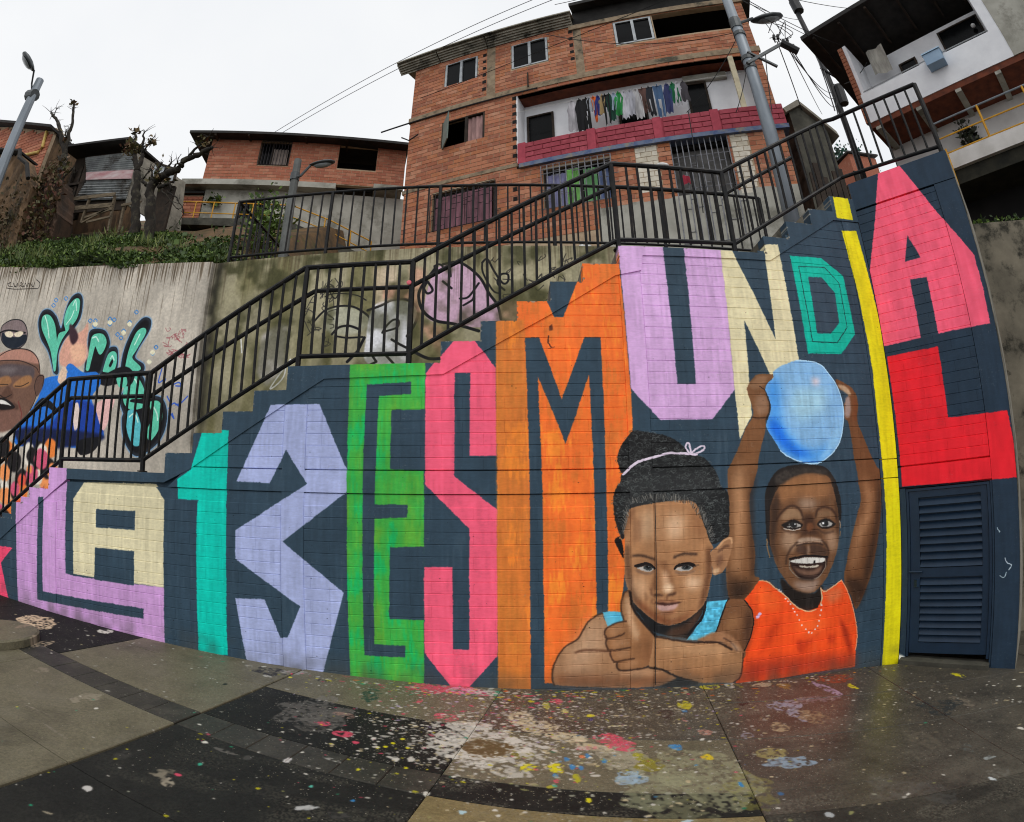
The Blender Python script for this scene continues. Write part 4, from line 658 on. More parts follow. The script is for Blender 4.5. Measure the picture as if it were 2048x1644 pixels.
('p',[-9.014,1.847,-8.941,1.937,-8.816,1.897,-8.827,1.79,-8.933,1.771],(232,130,60),{'s':1,'b':0.01}),
('p',[-8.882,0.965,-8.731,1.143,-8.506,1.075,-8.543,0.872,-8.742,0.827],(240,150,90),{'s':1,'b':0.01}),
('p',[-7.682,1.832,-7.58,1.968,-7.412,1.905,-7.43,1.744,-7.573,1.716],(240,150,90),{'s':1,'b':0.01}),
('p',[-8.327,1.819,-8.185,2.001,-7.95,1.918,-7.974,1.704,-8.173,1.666],(28,24,26),{'s':1,'b':0.01}),
('p',[-8.008,1.097,-7.854,1.292,-7.622,1.213,-7.66,0.989,-7.864,0.942],(210,90,120),{'s':1,'b':0.01}),
('p',[-8.117,2.179,-7.978,2.365,-7.737,2.273,-7.755,2.053,-7.956,2.018],(228,220,206),{'s':1,'b':0.01}),
('p',[-7.586,1.632,-7.478,1.775,-7.305,1.711,-7.326,1.542,-7.475,1.512],(28,24,26),{'s':1,'b':0.01}),
('p',[-7.4,2.058,-7.347,2.131,-7.256,2.096,-7.264,2.008,-7.341,1.994],(224,90,70),{'s':1,'b':0.01}),
('p',[-7.602,1.048,-7.515,1.159,-7.386,1.114,-7.407,0.985,-7.522,0.959],(224,90,70),{'s':1,'b':0.01}),
('p',[-9.12,1.046,-9.02,1.161,-8.87,1.116,-8.894,0.985,-9.026,0.956],(232,130,60),{'s':1,'b':0.01}),
('p',[-7.796,1.194,-7.684,1.338,-7.513,1.279,-7.539,1.112,-7.689,1.078],(232,130,60),{'s':1,'b':0.01}),
('p',[-7.852,1.885,-7.751,2.019,-7.582,1.956,-7.598,1.797,-7.742,1.77],(228,220,206),{'s':1,'b':0.01}),
('p',[-7.646,2.032,-7.51,2.217,-7.281,2.128,-7.301,1.908,-7.495,1.872],(28,24,26),{'s':1,'b':0.01}),
('p',[-8.846,2.284,-8.697,2.474,-8.433,2.379,-8.449,2.153,-8.668,2.117],(232,130,60),{'s':1,'b':0.01}),
('p',[-7.438,2.022,-7.377,2.107,-7.272,2.067,-7.282,1.966,-7.37,1.949],(210,90,120),{'s':1,'b':0.01}),
('p',[-9.185,1.084,-9.078,1.208,-8.915,1.16,-8.94,1.017,-9.083,0.987],(228,220,206),{'s':1,'b':0.01}),
('p',[-8.999,1.109,-8.883,1.245,-8.707,1.192,-8.734,1.036,-8.888,1.002],(240,150,90),{'s':1,'b':0.01}),
('p',[-8.278,1.482,-8.161,1.631,-7.974,1.567,-7.998,1.394,-8.159,1.361],(224,90,70),{'s':1,'b':0.01}),
('p',[-7.53,1.721,-7.424,1.863,-7.252,1.798,-7.272,1.63,-7.419,1.6],(240,150,90),{'s':1,'b':0.01}),
('p',[-7.944,1.092,-7.792,1.285,-7.565,1.207,-7.601,0.985,-7.802,0.939],(240,150,90),{'s':1,'b':0.01}),
('p',[-8.314,1.617,-8.181,1.786,-7.966,1.711,-7.991,1.514,-8.175,1.477],(232,130,60),{'s':1,'b':0.01}),
('p',[-7.472,1.989,-7.371,2.128,-7.201,2.062,-7.217,1.896,-7.361,1.869],(240,150,90),{'s':1,'b':0.01}),
('p',[-8.134,2.327,-8.041,2.451,-7.876,2.389,-7.886,2.239,-8.023,2.216],(228,220,206),{'s':1,'b':0.01}),
('p',[-8.035,1.912,-7.914,2.07,-7.713,1.996,-7.732,1.809,-7.903,1.777],(210,90,120),{'s':1,'b':0.01}),
('p',[-9.473,2.292,-9.312,2.491,-9.023,2.392,-9.039,2.157,-9.278,2.119],(232,130,60),{'s':1,'b':0.01}),
('p',[-8.763,1.726,-8.686,1.82,-8.559,1.778,-8.572,1.667,-8.681,1.647],(228,220,206),{'s':1,'b':0.01}),
('p',[-8.882,1.272,-8.787,1.385,-8.639,1.339,-8.66,1.209,-8.789,1.182],(210,90,120),{'s':1,'b':0.01}),
('p',[-8.602,1.273,-8.44,1.47,-8.191,1.389,-8.226,1.162,-8.443,1.115],(232,130,60),{'s':1,'b':0.01}),
('p',[-8.052,2.226,-7.942,2.374,-7.751,2.301,-7.764,2.125,-7.924,2.098],(28,24,26),{'s':1,'b':0.01}),
('p',[-8.827,1.912,-8.703,2.066,-8.494,1.995,-8.512,1.813,-8.689,1.782],(240,150,90),{'s':1,'b':0.01}),
('p',[-9.151,1.487,-9.014,1.65,-8.795,1.581,-8.821,1.392,-9.01,1.355],(228,220,206),{'s':1,'b':0.01}),
('p',[-8.759,1.206,-8.689,1.29,-8.581,1.256,-8.596,1.159,-8.691,1.139],(230,190,70),{'s':1,'b':0.01}),
('p',[-7.871,2.109,-7.796,2.209,-7.668,2.161,-7.678,2.041,-7.786,2.022],(30,26,28),{'s':1,'b':0.01}),
('p',[-7.83,2.371,-7.754,2.476,-7.618,2.423,-7.626,2.297,-7.739,2.278],(28,24,26),{'s':1,'b':0.01}),
('p',[-7.663,1.619,-7.581,1.728,-7.448,1.679,-7.464,1.551,-7.578,1.528],(210,90,120),{'s':1,'b':0.01}),
('p',[-7.787,2.299,-7.687,2.436,-7.511,2.367,-7.523,2.203,-7.67,2.178],(228,220,206),{'s':1,'b':0.01}),
('p',[-8.46,1.652,-8.357,1.781,-8.189,1.724,-8.208,1.573,-8.352,1.545],(210,90,120),{'s':1,'b':0.01}),
('p',[-8.021,2.001,-7.966,2.074,-7.872,2.039,-7.88,1.953,-7.96,1.938],(240,150,90),{'s':1,'b':0.01}),
('p',[-8.607,2.11,-8.461,2.298,-8.208,2.207,-8.227,1.985,-8.439,1.948],(30,26,28),{'s':1,'b':0.01}),
('p',[-7.587,1.053,-7.48,1.191,-7.321,1.135,-7.348,0.976,-7.489,0.943],(240,150,90),{'s':1,'b':0.01}),
('p',[-7.448,1.436,-7.33,1.593,-7.146,1.525,-7.171,1.341,-7.331,1.307],(232,130,60),{'s':1,'b':0.01}),
('p',[-7.683,1.495,-7.58,1.629,-7.419,1.571,-7.44,1.414,-7.58,1.384],(210,90,120),{'s':1,'b':0.01}),
('p',[-7.514,1.232,-7.451,1.316,-7.353,1.281,-7.368,1.184,-7.454,1.165],(210,90,120),{'s':1,'b':0.01}),
('p',[-8.983,2.343,-8.838,2.528,-8.578,2.435,-8.592,2.215,-8.807,2.181],(28,24,26),{'s':1,'b':0.01}),
('p',[-7.572,1.622,-7.478,1.747,-7.327,1.691,-7.345,1.544,-7.475,1.517],(232,130,60),{'s':1,'b':0.01}),
('p',[-9.112,1.636,-8.979,1.796,-8.762,1.726,-8.785,1.54,-8.971,1.504],(28,24,26),{'s':1,'b':0.01}),
('p',[-8.255,1.814,-8.168,1.926,-8.023,1.875,-8.037,1.743,-8.16,1.72],(224,90,70),{'s':1,'b':0.01}),
('p',[-8.821,1.124,-8.67,1.304,-8.44,1.233,-8.475,1.026,-8.676,0.982],(30,26,28),{'s':1,'b':0.01}),
('p',[-9.27,2.054,-9.153,2.196,-8.951,2.129,-8.966,1.961,-9.135,1.932],(224,90,70),{'s':1,'b':0.01}),
('p',[-7.84,2.176,-7.71,2.354,-7.484,2.266,-7.502,2.055,-7.69,2.021],(210,90,120),{'s':1,'b':0.01}),
('p',[-7.716,1.269,-7.616,1.398,-7.463,1.344,-7.486,1.194,-7.62,1.165],(232,130,60),{'s':1,'b':0.01}),
('l',[-7.911,4.918,-7.869,4.949,-7.805,4.907,-7.846,4.877,-7.911,4.918],(60,130,200),{'s':1,'w':0.0165}),
('l',[-7.953,4.828,-7.911,4.858,-7.847,4.817,-7.889,4.787,-7.953,4.828],(60,130,200),{'s':1,'w':0.0165}),
('l',[-7.645,4.922,-7.604,4.953,-7.543,4.912,-7.583,4.881,-7.645,4.922],(60,130,200),{'s':1,'w':0.0165}),
('l',[-6.903,4.458,-6.865,4.487,-6.811,4.45,-6.848,4.421,-6.903,4.458],(60,130,200),{'s':1,'w':0.0165}),
('l',[-6.778,4.447,-6.741,4.477,-6.687,4.44,-6.724,4.411,-6.778,4.447],(60,130,200),{'s':1,'w':0.0165}),
('l',[-6.441,4.449,-6.405,4.478,-6.355,4.442,-6.39,4.414,-6.441,4.449],(60,130,200),{'s':1,'w':0.0165}),
('l',[-6.339,4.427,-6.304,4.456,-6.254,4.42,-6.289,4.391,-6.339,4.427],(60,130,200),{'s':1,'w':0.0165}),
('l',[-6.087,4.223,-6.052,4.252,-6.004,4.217,-6.039,4.189,-6.087,4.223],(60,130,200),{'s':1,'w':0.0165}),
('l',[-5.987,4.357,-5.953,4.385,-5.905,4.351,-5.939,4.322,-5.987,4.357],(60,130,200),{'s':1,'w':0.0165}),
('l',[-5.876,4.518,-5.843,4.547,-5.796,4.512,-5.829,4.483,-5.876,4.518],(60,130,200),{'s':1,'w':0.0165}),
('l',[-5.453,3.696,-5.42,3.724,-5.378,3.693,-5.411,3.665,-5.453,3.696],(60,130,200),{'s':1,'w':0.0165}),
('l',[-5.407,3.827,-5.375,3.855,-5.333,3.823,-5.365,3.796,-5.407,3.827],(60,130,200),{'s':1,'w':0.0165}),
('l',[-5.356,3.918,-5.324,3.946,-5.281,3.914,-5.313,3.886,-5.356,3.918],(60,130,200),{'s':1,'w':0.0165}),
('l',[-6.207,4.175,-6.172,4.204,-6.123,4.169,-6.158,4.141,-6.207,4.175],(60,130,200),{'s':1,'w':0.0165}),
('l',[-6.119,4.113,-6.084,4.142,-6.036,4.108,-6.071,4.079,-6.119,4.113],(60,130,200),{'s':1,'w':0.0165}),
('l',[-6.42,4.361,-6.385,4.39,-6.334,4.355,-6.37,4.326,-6.42,4.361],(60,130,200),{'s':1,'w':0.0165}),
('l',[-6.776,4.359,-6.739,4.389,-6.686,4.353,-6.723,4.323,-6.776,4.359],(60,130,200),{'s':1,'w':0.0165}),
('p',[-6.443,4.392,-6.394,4.431,-6.325,4.383,-6.374,4.343],(226,220,190),{'s':1}),
('p',[-5.995,4.329,-5.949,4.368,-5.884,4.321,-5.93,4.282],(226,220,190),{'s':1}),
('p',[-6.095,4.196,-6.048,4.235,-5.983,4.188,-6.03,4.149],(226,220,190),{'s':1}),
('p',[-5.467,3.697,-5.422,3.735,-5.364,3.692,-5.409,3.655],(226,220,190),{'s':1}),
('p',[-5.424,3.841,-5.379,3.879,-5.321,3.836,-5.365,3.798],(226,220,190),{'s':1}),
('p',[-6.779,4.389,-6.729,4.429,-6.656,4.379,-6.707,4.34],(226,220,190),{'s':1}),
('l',[-5.147,3.579,-5.182,3.373,-5.059,3.421,-5.131,3.243],(50,90,190),{'s':1,'w':0.0198}),
('l',[-4.938,2.987,-4.853,3.061,-4.753,3.01],(50,90,190),{'s':1,'w':0.0198}),
('l',[-4.888,3.339,-4.797,3.362,-4.759,3.311,-4.853,3.313],(50,90,190),{'s':1,'w':0.0198}),
('l',[-4.898,2.912,-4.827,2.837,-4.867,2.912],(50,90,190),{'s':1,'w':0.0198}),
('l',[-4.992,3.164,-4.916,3.062],(50,90,190),{'s':1,'w':0.0198}),
('l',[-4.818,3.036,-4.728,3.06,-4.617,3.157],(50,90,190),{'s':1,'w':0.0198}),
('l',[-9.496,5.417,-9.392,5.439,-9.452,5.377,-9.298,5.341],(40,36,36),{'s':1,'w':0.0145}),
('l',[-9.297,5.409,-9.209,5.323,-9.153,5.391,-9.151,5.316,-9.247,5.351],(40,36,36),{'s':1,'w':0.0145}),
('l',[-9.066,5.305,-9.046,5.395,-8.926,5.288,-9.063,5.339],(40,36,36),{'s':1,'w':0.0145}),
('l',[-8.899,5.285,-8.9,5.36,-8.816,5.275,-8.79,5.346,-8.735,5.265],(40,36,36),{'s':1,'w':0.0145}),
('l',[-8.736,5.339,-8.628,5.252,-8.604,5.33],(40,36,36),{'s':1,'w':0.0145}),
('l',[-8.574,5.386,-8.444,5.303,-8.46,5.206,-8.615,5.218,-9.191,5.276,-9.493,5.337],(40,36,36),{'s':1,'w':0.0145}),
('l',[-4.809,3.795,-4.818,3.798,-4.94,3.851,-4.791,3.825],(150,70,80),{'s':1,'a':0.7,'w':0.0106}),
('l',[-4.806,4.165,-4.789,4.129,-4.88,4.173,-4.825,4.095],(150,70,80),{'s':1,'a':0.7,'w':0.0106}),
('l',[-4.808,4.155,-4.837,4.158,-4.923,4.084,-4.901,4.152],(150,70,80),{'s':1,'a':0.7,'w':0.0106}),
('l',[-4.732,3.729,-4.698,3.757,-4.746,3.732,-4.67,3.726],(150,70,80),{'s':1,'a':0.7,'w':0.0106}),
('l',[-4.813,4.086,-4.849,4.099,-4.815,4.04,-4.861,4.034],(150,70,80),{'s':1,'a':0.7,'w':0.0106}),
('l',[-4.966,4.056,-5.048,4.061,-4.992,4.103,-4.948,4.104],(150,70,80),{'s':1,'a':0.7,'w':0.0106}),
('l',[-4.875,3.766,-4.823,3.785,-4.889,3.844,-4.847,3.747],(150,70,80),{'s':1,'a':0.7,'w':0.0106}),
('l',[-4.964,3.796,-5.069,3.863,-5.033,3.817,-5.101,3.823],(150,70,80),{'s':1,'a':0.7,'w':0.0106}),
('l',[-4.849,3.742,-4.85,3.804,-4.759,3.74,-4.802,3.742],(150,70,80),{'s':1,'a':0.7,'w':0.0106}),
('l',[-4.965,4.087,-5.004,4.092,-4.89,3.996,-4.993,4.102],(150,70,80),{'s':1,'a':0.7,'w':0.0106}),
('l',[-4.748,3.963,-4.709,3.9,-4.737,3.943,-4.792,3.895],(150,70,80),{'s':1,'a':0.7,'w':0.0106}),
('l',[-5.083,4.012,-5.086,3.925,-5.106,3.943,-5.199,3.986],(150,70,80),{'s':1,'a':0.7,'w':0.0106}),
('l',[-5.089,3.811,-4.968,3.764,-4.978,3.806,-5.053,3.78],(150,70,80),{'s':1,'a':0.7,'w':0.0106}),
('l',[-4.981,4.101,-4.97,4.011,-4.882,4.045,-4.962,4.08],(150,70,80),{'s':1,'a':0.7,'w':0.0106}),
('l',[-5.073,4.039,-5.144,4.052,-5.078,4.058,-5.095,4.052],(150,70,80),{'s':1,'a':0.7,'w':0.0106}),
('l',[-5.011,3.87,-4.928,3.845,-5.001,3.821,-4.949,3.857],(150,70,80),{'s':1,'a':0.7,'w':0.0106}),
('l',[-5.175,3.934,-5.137,3.917,-5.107,3.917,-5.16,3.936],(150,70,80),{'s':1,'a':0.7,'w':0.0106}),
('l',[-4.828,3.766,-4.748,3.778,-4.727,3.75,-4.806,3.798],(150,70,80),{'s':1,'a':0.7,'w':0.0106}),
('l',[-4.977,3.807,-5.013,3.783,-5.016,3.841,-5.001,3.797],(150,70,80),{'s':1,'a':0.7,'w':0.0106}),
('l',[-4.846,3.965,-4.845,3.971,-4.952,4.036,-4.877,3.98],(150,70,80),{'s':1,'a':0.7,'w':0.0106}),
('l',[-5.024,3.926,-5.047,3.908,-5.117,3.922,-5.073,3.914],(150,70,80),{'s':1,'a':0.7,'w':0.0106}),
('l',[-5.111,4.208,-5.082,4.183,-5.138,4.153,-5.188,4.21],(150,70,80),{'s':1,'a':0.7,'w':0.0106}),
('l',[-5.091,3.978,-5.063,4.061,-5.023,4.052,-5.03,4.027],(150,70,80),{'s':1,'a':0.7,'w':0.0106}),
('l',[-4.816,3.749,-4.813,3.725,-4.892,3.781,-4.849,3.735],(150,70,80),{'s':1,'a':0.7,'w':0.0106}),
('l',[-4.695,3.746,-4.656,3.78,-4.771,3.727,-4.698,3.768],(150,70,80),{'s':1,'a':0.7,'w':0.0106}),
('l',[-4.871,3.781,-4.897,3.797,-4.777,3.782,-4.77,3.727],(150,70,80),{'s':1,'a':0.7,'w':0.0106}),
('p',[-3.535,3.475,-3.513,4.016,-3.236,4.178,-3.1,4.146,-3.116,3.51,-3.357,3.278],(196,190,196),{'b':0.03,'a':0.7}),
('p',[-2.574,4.336,-2.428,4.379,-2.204,4.368,-1.977,4.259,-1.922,4.159,-2.055,3.994,-2.395,3.983,-2.552,4.087],(178,178,160),{'b':0.02,'a':0.8,'s':1}),
('l',[-2.713,4.193,-2.574,4.336,-2.379,4.389,-2.155,4.366,-1.951,4.234,-1.922,4.159],(20,20,24),{'s':1,'w':0.0289}),
('l',[-2.444,3.985,-2.353,4.078,-2.208,4.097,-2.059,4.043],(20,20,24),{'s':1,'w':0.033}),
('l',[-2.393,3.958,-2.22,3.928,-2.004,3.932],(20,20,24),{'s':1,'w':0.0248}),
('l',[-2.594,4.54,-2.446,4.583,-2.144,4.542,-1.991,4.459],(20,20,24),{'s':1,'w':0.0165}),
('l',[-2.553,4.641,-2.439,4.506,-2.377,4.656],(20,20,24),{'s':1,'w':0.0165}),
('p',[-1.911,3.564,-1.955,3.919,-1.887,4.354,-1.654,4.444,-1.416,4.411,-1.27,4.283,-1.286,4.09,-1.349,3.948,-1.382,3.621,-1.334,3.539],(212,212,216),{'s':1,'b':0.006}),
('l',[-1.956,4.308,-1.769,4.374,-1.63,4.443,-1.441,4.449,-1.297,4.357,-1.257,4.234,-1.308,4.066,-1.394,3.926],(20,20,24),{'s':1,'w':0.0371}),
('l',[-1.734,3.983,-1.681,4.078,-1.591,4.159,-1.52,4.145,-1.539,4.049,-1.723,3.995],(20,20,24),{'s':1,'w':0.0289}),
('l',[-2.197,3.594,-2.063,3.732,-1.979,3.92],(20,20,24),{'w':0.0413}),
('l',[-1.846,3.655,-1.795,3.584,-1.887,3.54],(20,20,24),{'w':0.033}),
('l',[-1.601,3.884,-1.481,3.81,-1.341,3.736],(20,20,24),{'w':0.033}),
('l',[-1.696,3.698,-1.563,3.556],(20,20,24),{'w':0.033}),
('l',[-1.341,3.736,-1.11,3.616,-0.909,3.612],(20,20,24),{'s':1,'w':0.0413}),
('p',[-1.396,4.943,-1.179,4.882,-1.215,4.04,-0.909,3.612,-0.918,4.033,-1.334,4.139],(214,160,136),{'b':0.03,'a':0.7}),
('p',[-1.929,4.943,-1.589,4.952,-1.513,4.464,-1.841,4.377],(206,184,160),{'b':0.03,'a':0.7}),
('p',[-1.762,4.65,-1.38,4.634,-1.371,4.459,-1.751,4.473],(214,150,130),{'b':0.02,'a':0.7}),
('p',[-1.178,4.28,-1.143,4.576,-1.059,4.852,-0.876,4.976,-0.687,4.944,-0.452,4.784,-0.336,4.555,-0.221,4.332,-0.154,4.114,-0.445,4.024,-0.852,4.103,-1.081,4.132],(194,160,182),{'s':1}),
('l',[-1.06,4.878,-1.237,4.604,-1.253,4.43,-1.177,4.256,-1.012,4.13,-0.761,4.077,-0.445,3.976],(20,20,24),{'s':1,'w':0.0413}),
('l',[-0.945,4.952,-0.711,4.971,-0.452,4.759,-0.312,4.505,-0.199,4.332,-0.154,4.138],(20,20,24),{'s':1,'w':0.0371}),
('l',[-0.85,4.923,-0.834,4.768],(20,20,24),{'w':0.033}),
('l',[-0.937,4.695,-0.818,4.591],(20,20,24),{'w':0.033}),
('l',[-0.7,4.439,-0.586,4.461,-0.451,4.657],(20,20,24),{'s':1,'w':0.0289}),
('l',[-0.652,4.34,-0.539,4.411,-0.517,4.46],(20,20,24),{'s':1,'w':0.0289}),
('l',[-1.062,4.93,-0.993,4.953,-0.944,4.9,-1.035,4.826,-1.062,4.93],(20,20,24),{'s':1,'w':0.0289}),
('l',[-1.148,4.702,-1.19,4.602,-1.141,4.525,-1.073,4.573,-1.148,4.702],(20,20,24),{'s':1,'w':0.033}),
('p',[-0.153,4.404,0.051,4.402,0.047,4.112,-0.154,4.114],(214,166,140),{'b':0.03,'a':0.8}),
('l',[-0.408,4.963,-0.338,5.014,-0.245,4.831,-0.13,4.652,-0.061,4.676,-0.06,4.778,-0.152,4.779,-0.199,4.653,-0.107,4.552],(20,20,24),{'s':1,'w':0.0289}),
('l',[-0.408,4.963,-0.395,4.808,-0.267,4.554,-0.176,4.503],(20,20,24),{'s':1,'w':0.0248}),
('l',[-0.113,4.426,-0.118,4.483,0.006,4.486,-0.043,4.456],(36,34,34),{'s':1,'a':0.8,'w':0.0132}),
('l',[0.172,4.699,0.159,4.774,0.15,4.77,0.202,4.69],(36,34,34),{'s':1,'a':0.8,'w':0.0132}),
('l',[0.094,4.922,0.068,4.971,0.111,4.965,0.106,4.961],(36,34,34),{'s':1,'a':0.8,'w':0.0132}),
('l',[0.323,4.632,0.22,4.698,0.329,4.644,0.225,4.587],(36,34,34),{'s':1,'a':0.8,'w':0.0132}),
('l',[0.418,4.619,0.345,4.545,0.315,4.56,0.31,4.569],(36,34,34),{'s':1,'a':0.8,'w':0.0132}),
('l',[0.558,4.455,0.471,4.498,0.515,4.454,0.451,4.406],(36,34,34),{'s':1,'a':0.8,'w':0.0132}),
('l',[0.241,4.642,0.212,4.63,0.247,4.62,0.261,4.568],(36,34,34),{'s':1,'a':0.8,'w':0.0132}),
('l',[0.747,4.989,0.78,4.885,0.717,4.911,0.735,5.009],(36,34,34),{'s':1,'a':0.8,'w':0.0132}),
('l',[0.553,4.846,0.562,4.849,0.592,4.848,0.612,4.865],(36,34,34),{'s':1,'a':0.8,'w':0.0132}),
('l',[-0.276,5.007,-0.24,4.969,-0.22,4.981,-0.154,5.065],(36,34,34),{'s':1,'a':0.8,'w':0.0132}),
('l',[-0.333,4.965,-0.283,4.993,-0.252,5.038,-0.27,5.011],(36,34,34),{'s':1,'a':0.8,'w':0.0132}),
('l',[0.808,5.005,0.813,5.029,0.696,4.977,0.738,5.093],(36,34,34),{'s':1,'a':0.8,'w':0.0132}),
('l',[0.399,4.782,0.349,4.728,0.396,4.786,0.392,4.71],(36,34,34),{'s':1,'a':0.8,'w':0.0132}),
('l',[0.522,4.772,0.499,4.793,0.53,4.805,0.567,4.728],(36,34,34),{'s':1,'a':0.8,'w':0.0132}),
('l',[0.398,5.053,0.358,4.983,0.453,5.044,0.447,5.083],(36,34,34),{'s':1,'a':0.8,'w':0.0132}),
('l',[-0.024,4.704,-0.125,4.71,-0.001,4.692,0.001,4.662],(36,34,34),{'s':1,'a':0.8,'w':0.0132}),
('l',[-0.057,4.808,-0.082,4.813,-0.015,4.867,-0.046,4.811],(36,34,34),{'s':1,'a':0.8,'w':0.0132}),
('l',[0.673,4.907,0.603,4.808,0.673,4.892,0.594,4.852],(36,34,34),{'s':1,'a':0.8,'w':0.0132}),
('l',[0.746,4.592,0.731,4.608,0.668,4.63,0.685,4.617],(36,34,34),{'s':1,'a':0.8,'w':0.0132}),
('l',[0.63,4.855,0.66,4.895,0.637,4.842,0.661,4.912],(36,34,34),{'s':1,'a':0.8,'w':0.0132}),
('l',[0.612,4.685,0.633,4.752,0.707,4.698,0.68,4.766],(36,34,34),{'s':1,'a':0.8,'w':0.0132}),
('l',[0.699,4.693,0.691,4.639,0.637,4.656,0.69,4.614],(36,34,34),{'s':1,'a':0.8,'w':0.0132}),
('l',[0.729,4.543,0.807,4.609,0.772,4.511,0.833,4.505],(36,34,34),{'s':1,'a':0.8,'w':0.0132}),
('l',[-0.173,4.654,-0.248,4.733,-0.166,4.628,-0.202,4.691],(36,34,34),{'s':1,'a':0.8,'w':0.0132}),
('l',[0.697,4.527,0.643,4.564,0.648,4.561,0.671,4.587],(36,34,34),{'s':1,'a':0.8,'w':0.0132}),
('l',[0.5,4.865,0.531,4.842,0.587,4.885,0.508,4.86],(36,34,34),{'s':1,'a':0.8,'w':0.0132}),
('l',[-2.865,4.195,-2.757,4.02,-2.706,4.061,-2.8,3.986],(40,38,40),{'s':1,'a':0.8,'w':0.0132}),
('l',[-2.519,4.207,-2.432,4.204,-2.62,4.364,-2.567,4.401],(40,38,40),{'s':1,'a':0.8,'w':0.0132}),
('l',[-2.486,4.686,-2.546,4.733,-2.476,4.687,-2.475,4.598],(40,38,40),{'s':1,'a':0.8,'w':0.0132}),
('l',[-2.526,3.89,-2.453,3.848,-2.556,3.815,-2.534,3.948],(40,38,40),{'s':1,'a':0.8,'w':0.0132}),
('l',[-2.398,4.282,-2.41,4.343,-2.549,4.291,-2.433,4.211],(40,38,40),{'s':1,'a':0.8,'w':0.0132}),
('l',[-2.648,4.778,-2.629,4.541,-2.64,4.605,-2.598,4.746],(40,38,40),{'s':1,'a':0.8,'w':0.0132}),
('l',[-2.662,4.679,-2.664,4.58,-2.611,4.663,-2.514,4.793],(40,38,40),{'s':1,'a':0.8,'w':0.0132}),
('l',[-2.435,4.685,-2.365,4.758,-2.366,4.682,-2.473,4.814],(40,38,40),{'s':1,'a':0.8,'w':0.0132}),
('l',[-2.817,4.47,-2.721,4.464,-2.767,4.553,-2.851,4.386],(40,38,40),{'s':1,'a':0.8,'w':0.0132}),
('l',[-2.586,4.542,-2.516,4.504,-2.477,4.518,-2.449,4.394],(40,38,40),{'s':1,'a':0.8,'w':0.0132}),
('l',[-2.487,4.132,-2.435,4.123,-2.428,4.084,-2.473,4.073],(40,38,40),{'s':1,'a':0.8,'w':0.0132}),
('l',[-2.569,4.387,-2.616,4.424,-2.6,4.456,-2.613,4.437],(40,38,40),{'s':1,'a':0.8,'w':0.0132}),
('l',[-2.645,4.526,-2.657,4.534,-2.535,4.676,-2.559,4.668],(40,38,40),{'s':1,'a':0.8,'w':0.0132}),
('l',[-2.59,4.703,-2.462,4.65,-2.525,4.458,-2.446,4.515],(40,38,40),{'s':1,'a':0.8,'w':0.0132}),
('l',[-2.692,4.097,-2.627,4.084,-2.608,4.069,-2.691,4.056],(40,38,40),{'s':1,'a':0.8,'w':0.0132}),
('l',[-2.824,4.179,-2.776,4.178,-2.751,4.316,-2.915,4.396],(40,38,40),{'s':1,'a':0.8,'w':0.0132}),
('l',[-2.486,3.922,-2.494,3.847,-2.561,3.84,-2.586,4.003],(40,38,40),{'s':1,'a':0.8,'w':0.0132}),
('l',[-2.816,4.391,-2.866,4.276,-2.898,4.321,-2.831,4.346],(40,38,40),{'s':1,'a':0.8,'w':0.0132}),
('l',[-2.73,4.206,-2.698,4.089,-2.683,4.057,-2.76,4.077],(40,38,40),{'s':1,'a':0.8,'w':0.0132}),
('l',[-2.808,4.207,-2.708,4.068,-2.672,4.061,-2.633,4.044],(40,38,40),{'s':1,'a':0.8,'w':0.0132}),
('l',[-3.088,3.775,-3.107,3.415,-3.302,3.253,-3.025,3.652],(220,220,220),{'s':1,'w':0.0198}),
('l',[-3.842,3.982,-3.803,3.779],(214,214,210),{'w':0.0198})]
